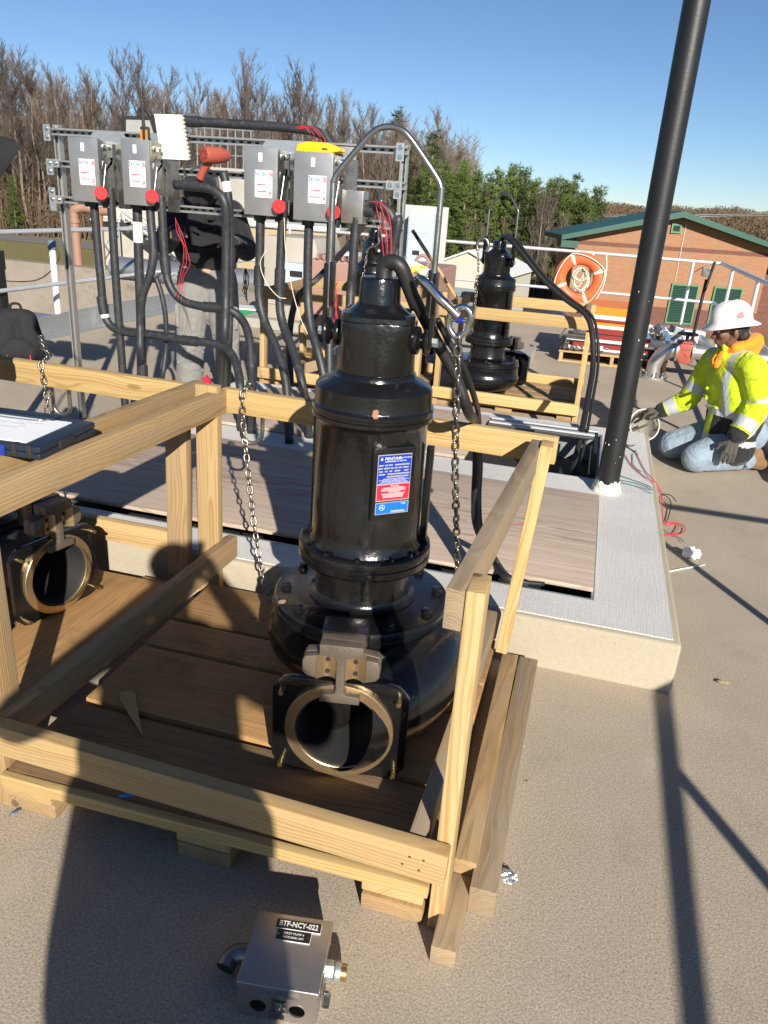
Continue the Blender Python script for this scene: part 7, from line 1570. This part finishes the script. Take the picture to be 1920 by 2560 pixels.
def louvre(u0, v0, u1, v1, n, par):
    x0, z1 = at32(u0, v0); x1, z0 = at32(u1, v1)
    f = O('louvre', MB().bb((x0, -0.02, z0), (x1, -0.012, z1)), M_DARK, par, None)
    fw = 0.07
    for (a, b_) in (((x0, z0), (x0 + fw, z1)), ((x1 - fw, z0), (x1, z1)), ((x0 + fw, z0), (x1 - fw, z0 + fw)), ((x0 + fw, z1 - fw), (x1 - fw, z1))): O('frame', MB().bb((a[0], -0.09, a[1]), (b_[0], -0.021, b_[1])), M_GREENF, f, None)
    for i in range(n):
        zz = z0 + fw + (z1 - z0 - 2 * fw) * (i + .5) / n
        O('slat', MB().box(((x0 + x1) / 2, -0.055, zz), (x1 - x0 - 2 * fw, 0.012, (z1 - z0) / n * 0.8), Matrix.Rotation(-0.75, 3, 'X')), M_GREENL, f, None)
louvre(*Zq(550, 1050), *Zq(770, 1530), 22, bl); louvre(*Zq(1040, 1085), *Zq(1265, 1560), 22, bl); louvre(*Zq(550, 362), *Zq(645, 478), 4, bl)
O('conductor', MB().cyl((at32(*Zq(725, 320))[0], -0.03, zpk - 0.3), (at32(*Zq(725, 320))[0], -0.03, at32(*Zq(590, 1040))[1]), 0.012, None, 6), M_WPAINT, bl)
# annex right of the gable wall
O('side_annex', MB().bb((xr + 0.05, 1.0, 0), (xr + 5.0, 4.0, 2.6)), M_BRICKD, bl, None); O('annex_roof', MB().bb((xr + 0.8, 0.7, 2.61), (xr + 5.2, 4.2, 2.85)), M_GREENR, bl, None)
# white garden shed
so_ = gd(1160, 755, 26); so_.z = GR
sh_ = thing('white_shed', 'cream shed with grey roll door and pale roof beyond the railing', 'shed', tuple(so_), None, True, YAW - 0.35)
w2 = 1.45; O('walls', MB().prism([(-w2, 0), (w2, 0), (w2, 2.55), (0, 3.15), (-w2, 2.55)], 0, 3.6, YZ), mat('cream_siding', (0.50, 0.47, 0.39), 0.6, var=0.04), sh_, None)
for s in (-1, 1): O('roof_sheet', MB().prism([(s * (w2 + 0.12), 2.50), (0, 3.16), (0, 3.22), (s * (w2 + 0.12), 2.56)], -0.1, 3.7, YZ), M_WPAINT, sh_, None)
O('roll_door', MB().bb((-0.95, -0.03, 0.0), (0.95, -0.002, 2.0)), mat('grey_roll_door', (0.20, 0.235, 0.26), 0.5), sh_, None)
for i in range(12): O('door_rib', MB().bb((-0.94, -0.045, 0.05 + i * 0.16), (0.94, -0.031, 0.10 + i * 0.16)), bpy.data.materials['grey_roll_door'], sh_, None)
# tan panelled building and tall concrete wall with a green door behind the rack
to = gd(760, 735, 24); to.z = GR
tb = thing('tan_building', 'tan panelled building seen between the conduits of the rack', 'building', tuple(to), None, True, YAW)
tx0, tx1 = -2.1, 0.95; ztop = 3.55
O('wall', MB().bb((tx0, 0, 0.9), (tx1, 4, ztop)), M_TANWALL, tb, None)
for i in range(10): O('panel_seam', MB().bb((tx0 + 0.02 + i * 0.33, -0.02, 0.92), (tx0 + 0.05 + i * 0.33, -0.001, ztop - 0.02)), M_TANWALL, tb, None)
O('base_skirt', MB().bb((tx0 - 0.02, 0.02, 0), (tx1 + 0.02, 4, 0.88)), M_DARK, tb, None); O('roof_edge', MB().bb((tx0 - 0.1, -0.08, ztop + 0.002), (tx1 + 0.1, 4.1, ztop + 0.15)), M_WPAINT, tb, None)
co = gd(520, 775, 25); co.z = GR
cw = thing('concrete_tower', 'tall grey concrete tank wall with green door and steel railing behind the standing worker', 'building', tuple(co), None, True, YAW - 0.12)
O('wall', MB().bb((-0.3, 0, 0), (1.55, 6, 5.15)), M_PALEC, cw, None)
O('door', MB().bb((0.62, -0.04, 0.0), (1.15, -0.002, 2.35)), M_GREENL, cw, None); O('door_frame', MB().bb((0.56, -0.03, 0), (0.615, -0.002, 2.45)).bb((1.155, -0.03, 0), (1.21, -0.002, 2.45)).bb((0.615, -0.03, 2.36), (1.155, -0.002, 2.45)), M_WPAINT, cw, None)
O('wall_lamp', MB().box((1.3, -0.09, 3.1), (0.25, 0.18, 0.35)), M_BLACKPOST, cw, None, bevel=0.02)
for i in range(8): O('rail_post', MB().cyl((-0.25 + i * 0.24, 0.05, 5.152), (-0.25 + i * 0.24, 0.05, 6.2), 0.018, None, 6), M_GALV, cw)
for z_ in (5.5, 5.85, 6.2): O('roof_rail', MB().cyl((-0.3, 0.05, z_), (1.5, 0.05, z_), 0.02, None, 6), M_GALV, cw)
# concrete clarifier wall with steel stair at the left
st0 = gd(330, 660, 44); st0.z = GR
sc_ = thing('clarifier_wall', 'pale concrete plant wall with outside steel stair beyond the grass', 'wall', tuple(st0), None, True, YAW + 0.1)
O('wall', MB().bb((-2.0, 0.6, 0), (5.2, 1.2, 3.2)), M_PALEC, sc_, None)
for i in range(12):
    f = i / 11; O('tread', MB().bb((-0.2 + f * 3.0 - 0.16, -0.55, 2.3 * (1 - f) + 0.15), (-0.2 + f * 3.0 + 0.16, 0.5, 2.3 * (1 - f) + 0.19)), M_GALV, sc_, None)
for y_ in (-0.58, 0.54):
    O('stringer', MB().add([(-0.4, y_, 2.35), (-0.4, y_, 2.62), (2.95, y_, 0.28), (2.95, y_, 0.02), (-0.4, y_ + .05, 2.35), (-0.4, y_ + .05, 2.62), (2.95, y_ + .05, 0.28), (2.95, y_ + .05, 0.02)], [(0, 1, 2, 3), (7, 6, 5, 4), (0, 4, 5, 1), (1, 5, 6, 2), (2, 6, 7, 3), (3, 7, 4, 0)]), M_BLACKPOST, sc_, None)
    for h in (0.5, 1.0): O('stair_rail', MB().cyl((-0.4, y_, 2.5 + h), (2.9, y_, 0.2 + h), 0.025, None, 6), M_WPAINT, sc_)
    for i in range(5): O('rail_post', MB().cyl((-0.4 + i * 0.8, y_, 2.45 - i * 0.56), (-0.4 + i * 0.8, y_, 3.5 - i * 0.56), 0.025, None, 6), M_WPAINT, sc_)
O('landing', MB().bb((-2.0, -0.6, 2.45), (-0.42, 0.58, 2.55)), M_GALV, sc_, None)
for x in (-1.9, -0.5): O('leg', MB().cyl((x, -0.5, 0), (x, -0.5, 2.45), 0.05, None, 8), M_GALV, sc_)
for (a, b_) in ((-1.9, -0.5), (-0.5, -1.9)): O('cross_brace', MB().cyl((a, -0.5, 0.1), (b_, -0.5, 2.4), 0.03, None, 6), M_GALV, sc_)
# salmon goose-neck vents
for k, (u, du) in enumerate(((190, 0), (226, 0))):
    q0 = gd(u + 4, 640, 33); q0.z = GR; top = gd(u - 2, 516, 33).z
    if k == 0:
        g_ = thing('gooseneck_pipe', 'salmon painted gooseneck pipe standing on the grass behind the rack leg', 'pipe', tuple(q0))
        O('pipe', MB().tube(smooth_path([q0, q0 + V((0, 0, 1.0)), V((q0.x, q0.y, top - 0.35)), V((q0.x + 0.12, q0.y, top - 0.08)), V((q0.x + 0.4, q0.y + .1, top)), V((q0.x + 0.75, q0.y + .15, top - 0.02))], 6), 0.19, 18), M_SALMON, g_, 180); O('joint_collar', MB().cyl((q0.x, q0.y, top - 0.62), (q0.x, q0.y, top - 0.48), 0.225, None, 18), M_SALMON, g_)
    else:
        g_ = thing('gooseneck_pipe', 'shorter salmon painted pipe beside the pale concrete plant wall', 'pipe', tuple(q0))
        O('pipe', MB().tube(smooth_path([q0 + V((0.25, 0.3, 0)), q0 + V((0.25, 0.3, 1.2)), V((q0.x + 0.25, q0.y + .3, top - 0.4)), V((q0.x + 0.4, q0.y + .3, top - 0.15)), V((q0.x + 1.0, q0.y + .3, top - 0.12))], 6), 0.18, 18), M_SALMON, g_, 180)
# parked dark car glimpsed under the railing
cq = gd(1330, 770, 29); cq.z = GR
cr = thing('parked_car', 'dark blue car parked beyond the deck in front of the pines', 'car', tuple(cq), None, True, YAW - 0.25)
O('body', MB().prism([(-2.2, 0.35), (2.2, 0.35), (2.25, 0.75), (1.5, 0.95), (0.9, 1.42), (-1.1, 1.42), (-1.8, 1.0), (-2.2, 0.9)], -0.85, 0.85, YZ), M_DUSTC, cr, 30, bevel=0.06)
for x in (-1.35, 1.35):
    for y_ in (-0.8, 0.8):
        wh = O('wheel', MB().cyl((x, y_ - 0.1, 0.32), (x, y_ + 0.1, 0.32), 0.32, None, 20), M_RUBBER, cr); O('rim', MB().cyl((x, y_ - 0.11, 0.32), (x, y_ + 0.11, 0.32), 0.19, None, 16), M_GALV, wh)
O('side_window', MB().prism([(-1.0, 0.98), (0.85, 0.98), (0.75, 1.34), (-0.95, 1.34)], -0.93, -0.915, YZ), M_DARK, cr, None)

# ------------------------------------------------------------------ trees
def leafy(name, c1, c2, sc=0.6):
    mt, G, b = newmat(name); o = G.obj(); r = G.rnd()
    c = G.mix(G.noise(o, sc, 4.0, 0.6), c1, c2); t = G.m('MULTIPLY_ADD', r, 0.5, 0.75); G.put(b.inputs['Base Color'], G.vm('MULTIPLY', c, G.comb(t, t, t)))
    b.inputs['Roughness'].default_value = 0.8; b.inputs['Specular IOR Level'].default_value = 0.2; return mt
M_BARK = leafy('grey_bark', (0.26, 0.215, 0.175), (0.15, 0.12, 0.095), 2.0)
M_TWIG = leafy('grey_brown_twigs', (0.16, 0.13, 0.108), (0.095, 0.076, 0.063), 0.5)
M_TWIGR = leafy('russet_twigs', (0.165, 0.118, 0.09), (0.105, 0.073, 0.054), 0.5)
M_NEEDLE = leafy('pine_needles', (0.055, 0.095, 0.022), (0.11, 0.135, 0.038), 0.7)
M_BRUSH = leafy('brown_brush', (0.13, 0.085, 0.052), (0.075, 0.055, 0.035), 0.6)
M_FARW = leafy('far_autumn_wood', (0.12, 0.075, 0.042), (0.07, 0.056, 0.035), 0.035)
def stick(mb, p0, p1, r0, r1, n=3):
    d = p1 - p0; a = d.orthogonal().normalized(); b_ = d.normalized().cross(a); k = len(mb.v)
    for (p, r) in ((p0, r0), (p1, r1)):
        for i in range(n): t = 2 * pi * i / n; mb.v.append(tuple(p + (a * cos(t) + b_ * sin(t)) * r))
    for i in range(n): mb.f.append((k + i, k + (i + 1) % n, k + n + (i + 1) % n, k + n + i))
def raw(mb, name, mt):
    me = bpy.data.meshes.new(name); me.from_pydata(mb.v, [], mb.f); me.materials.append(mt); return me
def bare_meshes(seed, h):
    rg = random.Random(seed); tr = MB(); cr = MB(); pts = [V((0, 0, 0))]; n = 9
    for i in range(n): p = pts[-1]; pts.append(p + V((rg.uniform(-.22, .22), rg.uniform(-.22, .22), h / n)))
    rr = lambda f: 0.13 * (1 - f) ** 0.9 + 0.012
    for i in range(n): stick(tr, pts[i], pts[i + 1], rr(i / n), rr((i + 1) / n), 6)
    for b_ in range(26):
        f = rg.uniform(.22, .98); i = min(n - 1, int(f * n)); p = pts[i].lerp(pts[i + 1], f * n - i); az = rg.uniform(0, 6.28); el = rg.uniform(.75, 1.25); L = h * (0.10 + 0.20 * (1 - f)) * rg.uniform(.7, 1.3)
        d = V((cos(az) * cos(el), sin(az) * cos(el), sin(el))); q = p; r = max(0.016, rr(f) * 0.5)
        for s in range(3):
            d2 = (d + V((rg.uniform(-.2, .2), rg.uniform(-.2, .2), 0.12))).normalized(); q2 = q + d2 * L / 3; stick(cr, q, q2, r, r * .7, 3); r *= .7
            for t in range(5):
                az2 = rg.uniform(0, 6.28); e2 = rg.uniform(.3, 1.2); d3 = (d2 * 0.8 + V((cos(az2) * cos(e2), sin(az2) * cos(e2), sin(e2))) * 0.8).normalized(); a = q.lerp(q2, rg.random()); e = a + d3 * L * rg.uniform(.2, .42); stick(cr, a, e, 0.013, 0.008, 3)
                for w in range(4): a2 = a.lerp(e, rg.uniform(.3, 1)); stick(cr, a2, a2 + (d3 + V((rg.uniform(-.8, .8), rg.uniform(-.8, .8), rg.uniform(-.1, .8)))).normalized() * L * rg.uniform(.1, .22), 0.009, 0.005, 3)
            q = q2; d = d2
    return tr, cr
BARE = []
for s in range(6):
    h = (13.5, 12.0, 14.5, 11.0, 13.0, 12.5)[s]; tr, cr_ = bare_meshes(100 + s, h)
    BARE.append((raw(tr, 'trunk', M_BARK), raw(cr_, 'crown', M_TWIGR if s % 3 == 1 else M_TWIG)))
def place_tree(pair, name, loc, sc, rz, label, group):
    t = bpy.data.objects.new(name, None); COL.objects.link(t); t.location = loc; t.rotation_euler = (0, 0, rz); t.scale = (sc, sc, sc); t.empty_display_size = .5; tag(t, label, 'tree', group)
    for nm, me in zip(('trunk', 'crown'), pair): o = bpy.data.objects.new(nm, me); COL.objects.link(o); o.parent = t
    return t
rg = random.Random(77)
Rw = V((cos(YAW), sin(YAW), 0)); Fw = V((-sin(YAW), cos(YAW), 0))
def hpos(u, d):   # a spot on the grade below photo column u, d metres ahead
    return Fw * d + Rw * ((u - 960) / FPX * d * 1.08)
for i in range(168):
    row = i % 4; d = (67, 73, 80, 90)[row] + rg.uniform(-2.5, 2.5); u = -120 + 1190 * ((i + rg.uniform(-.9, .9)) / 168)
    sc = rg.uniform(.76, 1.0) * (1.12 if u < 80 else 1.0) * (1.0 if u < 900 else 0.86)
    p = hpos(u, d); p.z = GR
    bi = rg.randrange(6); place_tree(BARE[bi], 'bare_tree', p, sc, rg.uniform(0, 6.28), 'leafless ' + ('russet-twigged' if bi % 3 == 1 else 'grey-twigged') + ' tree in the tree line ' + ('above the grass by the rack end' if u < 330 else 'behind the rack between notebook and yellow meter' if u < 690 else 'behind the yellow meter and pump bail'), 'bare trees in the tree line: ' + ('russet' if bi % 3 == 1 else 'grey') + (' left' if u < 330 else ' middle' if u < 690 else ' right'))
def pine_meshes(seed, h):
    rg = random.Random(seed); tr = MB(); cr = MB(); stick(tr, V((0, 0, 0)), V((0, 0, h * 0.97)), 0.16, 0.03, 6)
    nb = 70
    for b_ in range(nb):
        f = (0.12 + 0.86 * (b_ / nb)); z_ = h * f; L = (1 - f) ** 0.9 * h * 0.24 * rg.uniform(.5, 1.25) + 0.22; az = b_ * 2.399 + rg.uniform(-.4, .4); up = rg.uniform(.05, .5) + 0.5 * f
        d = V((cos(az), sin(az), up)).normalized(); p = V((0, 0, z_)); stick(cr, p, p + d * L, 0.03, 0.012, 3)
        for t in range(max(4, int(L * 9))):
            c = p + d * L * rg.uniform(.25, 1.05) + V((rg.uniform(-.22, .22), rg.uniform(-.22, .22), rg.uniform(-.1, .25)))
            for w in range(7):
                a = V((rg.uniform(-1, 1), rg.uniform(-1, 1), rg.uniform(-.25, 1.4))).normalized(); e = c + a * rg.uniform(.24, .46); s_ = a.orthogonal().normalized() * 0.028; k = len(cr.v); cr.v += [tuple(c + s_), tuple(c - s_), tuple(e)]; cr.f.append((k, k + 1, k + 2))
    return tr, cr
PINE = []
for s in range(4): tr, cr_ = pine_meshes(300 + s, 8.0); PINE.append((raw(tr, 'trunk', M_BARK), raw(cr_, 'crown', M_NEEDLE)))
for i in range(46):
    f = (i + rg.uniform(-.5, .5)) / 46; u = 985 + 400 * f; d = (48, 53, 60)[i % 3] + rg.uniform(-1.5, 1.5); p = hpos(u, d); p.z = GR
    top = 422 + 62 * f + rg.uniform(-14, 26); hgt = (gd(u, top, d / cos(PITCH) * 1.0).z - GR); sc = max(0.55, min(1.4, hgt / 8.0)) * (1.0, 1.03, 1.08)[i % 3]
    place_tree(PINE[rg.randrange(4)], 'pine_tree', p, sc, rg.uniform(0, 6.28), 'green pine in the dense stand between the white board and the brick building', 'pines beyond the railing')
for (u, d, sc, lb) in ((930, 78, 1.5, 'tall dark pine standing above the bare trees behind the pump bail'), (1010, 62, 1.18, 'pine half hidden among bare trees beside the rack end'), (960, 66, 1.05, 'small yellow-green pine behind the rack end fitting'), (110, 64, 0.55, 'low dark evergreen at the foot of the bare trees by the rack leg'), (770, 63, 0.6, 'short evergreen behind the grey terminal box')):
    p = hpos(u, d); p.z = GR; place_tree(PINE[rg.randrange(4)], 'pine_tree', p, sc, rg.uniform(0, 6), lb, None)
for i in range(22):
    u = 1080 + 330 * rg.random(); p = hpos(u, 46.5 + rg.uniform(-1, 1)); p.z = GR; place_tree(BARE[rg.randrange(6)], 'bare_tree', p, rg.uniform(.28, .42), rg.uniform(0, 6.28), 'slim leafless sapling in front of the pine stand', 'saplings in front of the pines')
# undergrowth below the tree line and woods farther off: nobody could count these
mb = MB()
for i in range(15000):
    u = rg.uniform(-200, 1080); d = rg.uniform(64, 96); p = hpos(u, d); p.z = GR; h = rg.uniform(.8, 4.2) * (1.5 if rg.random() < .25 else 1); e = p + V((rg.uniform(-.6, .6), rg.uniform(-.6, .6), h)); w = rg.uniform(.02, .07); k = len(mb.v); mb.v += [tuple(p + Rw * w), tuple(p - Rw * w), tuple(e)]; mb.f.append((k, k + 1, k + 2))
    for t in range(3): a = p.lerp(e, rg.uniform(.3, 1)); e2 = a + V((rg.uniform(-.7, .7), rg.uniform(-.7, .7), rg.uniform(.1, .8))); k = len(mb.v); mb.v += [tuple(a + V((0, 0, .05))), tuple(a - V((0, 0, .05))), tuple(e2)]; mb.f.append((k, k + 1, k + 2))
for i in range(5000):
    u = rg.uniform(980, 1440); d = rg.uniform(45, 62); p = hpos(u, d); p.z = GR; h = rg.uniform(.5, 2.2); e = p + V((rg.uniform(-.5, .5), rg.uniform(-.5, .5), h)); k = len(mb.v); mb.v += [tuple(p + Rw * .05), tuple(p - Rw * .05), tuple(e)]; mb.f.append((k, k + 1, k + 2))
o = O('undergrowth', raw(mb, 'undergrowth', M_BRUSH), None); tag(o, 'brown brush filling the foot of the tree line', 'undergrowth', None, 'stuff')
mb = MB()
for i in range(15000):
    u = rg.uniform(-300, 1100); d = rg.uniform(95, 150); p = hpos(u, d); p.z = GR; h = rg.uniform(6, 13.5); lean = V((rg.uniform(-1.5, 1.5), rg.uniform(-1, 1), h)); k = len(mb.v); w = rg.uniform(.03, .10); mb.v += [tuple(p + Rw * w), tuple(p - Rw * w), tuple(p + lean)]; mb.f.append((k, k + 1, k + 2))
    for t in range(4): a = p + lean * rg.uniform(.35, .95); e2 = a + V((rg.uniform(-1.2, 1.2), rg.uniform(-.8, .8), rg.uniform(.3, 1.6))); k = len(mb.v); mb.v += [tuple(a + V((0, 0, .06))), tuple(a - V((0, 0, .06))), tuple(e2)]; mb.f.append((k, k + 1, k + 2))
o = O('far_woodland', raw(mb, 'far_woodland', M_TWIG), None); tag(o, 'grey winter woodland filling in behind the tree line', 'woodland', None, 'stuff')
# rising ground with autumn woods at the right
hb_ = MB(); nx, ny = 40, 14
for j in range(ny):
    for i in range(nx):
        u = 1150 + 1250 * i / (nx - 1); d = 150 + 330 * j / (ny - 1); p = hpos(u, d); fz = j / (ny - 1); p.z = GR - 0.3 + 5.6 * fz ** 1.3 * (1 + 0.25 * sin(i * 0.5) + 0.1 * sin(i * 1.7)) * min(1, i / 6); hb_.v.append(tuple(p))
hb_.f = [(j * nx + i, j * nx + i + 1, (j + 1) * nx + i + 1, (j + 1) * nx + i) for j in range(ny - 1) for i in range(nx - 1)]; hb_.mi = [0] * len(hb_.f)
O('hillside', hb_, M_BRUSH, None, 180, kind='structure')
mb = MB()
for i in range(5200):
    fi = rg.random(); fj = rg.random() ** .8; u = 1150 + 1250 * fi; d = 152 + 326 * fj; p = hpos(u, d); ii = fi * (nx - 1); z0 = GR - 0.3 + 5.6 * fj ** 1.3 * (1 + 0.25 * sin(ii * 0.5) + 0.1 * sin(ii * 1.7)) * min(1, ii / 6); h = rg.uniform(4.0, 7.0); w = rg.uniform(1.0, 2.2)
    for t in range(16):
        c = p + V((rg.gauss(0, w * .55), rg.gauss(0, w * .55), z0 + h * rg.uniform(.35, 1.0))); a = V((rg.uniform(-1, 1), rg.uniform(-1, 1), rg.uniform(-.2, 1))).normalized() * rg.uniform(.5, 1.0); s_ = a.orthogonal().normalized() * rg.uniform(.15, .4); k = len(mb.v); mb.v += [tuple(c + s_), tuple(c - s_), tuple(c + a)]; mb.f.append((k, k + 1, k + 2))
o = O('hillside_wood', raw(mb, 'hillside_wood', M_FARW), None); tag(o, 'russet autumn woods covering the far rise behind the brick building', 'woodland', None, 'stuff')
# overhead lines in front of the far woods
for k, (v0, v1) in enumerate(((534, 530), (538, 534))):
    a = gd(1380, v0 + 3, 120); b_ = gd(2000, v1 + 3, 120); O('power_line', MB().tube([a, a.lerp(b_, .5) + V((0, 0, -0.2)), b_], 0.05, 5), M_GALV, None, 180, label='overhead power line crossing in front of the far woods', cat='power line', group='overhead power lines')
for k_ in [o for o in bpy.data.objects if '_o' in o]: del k_['_o']
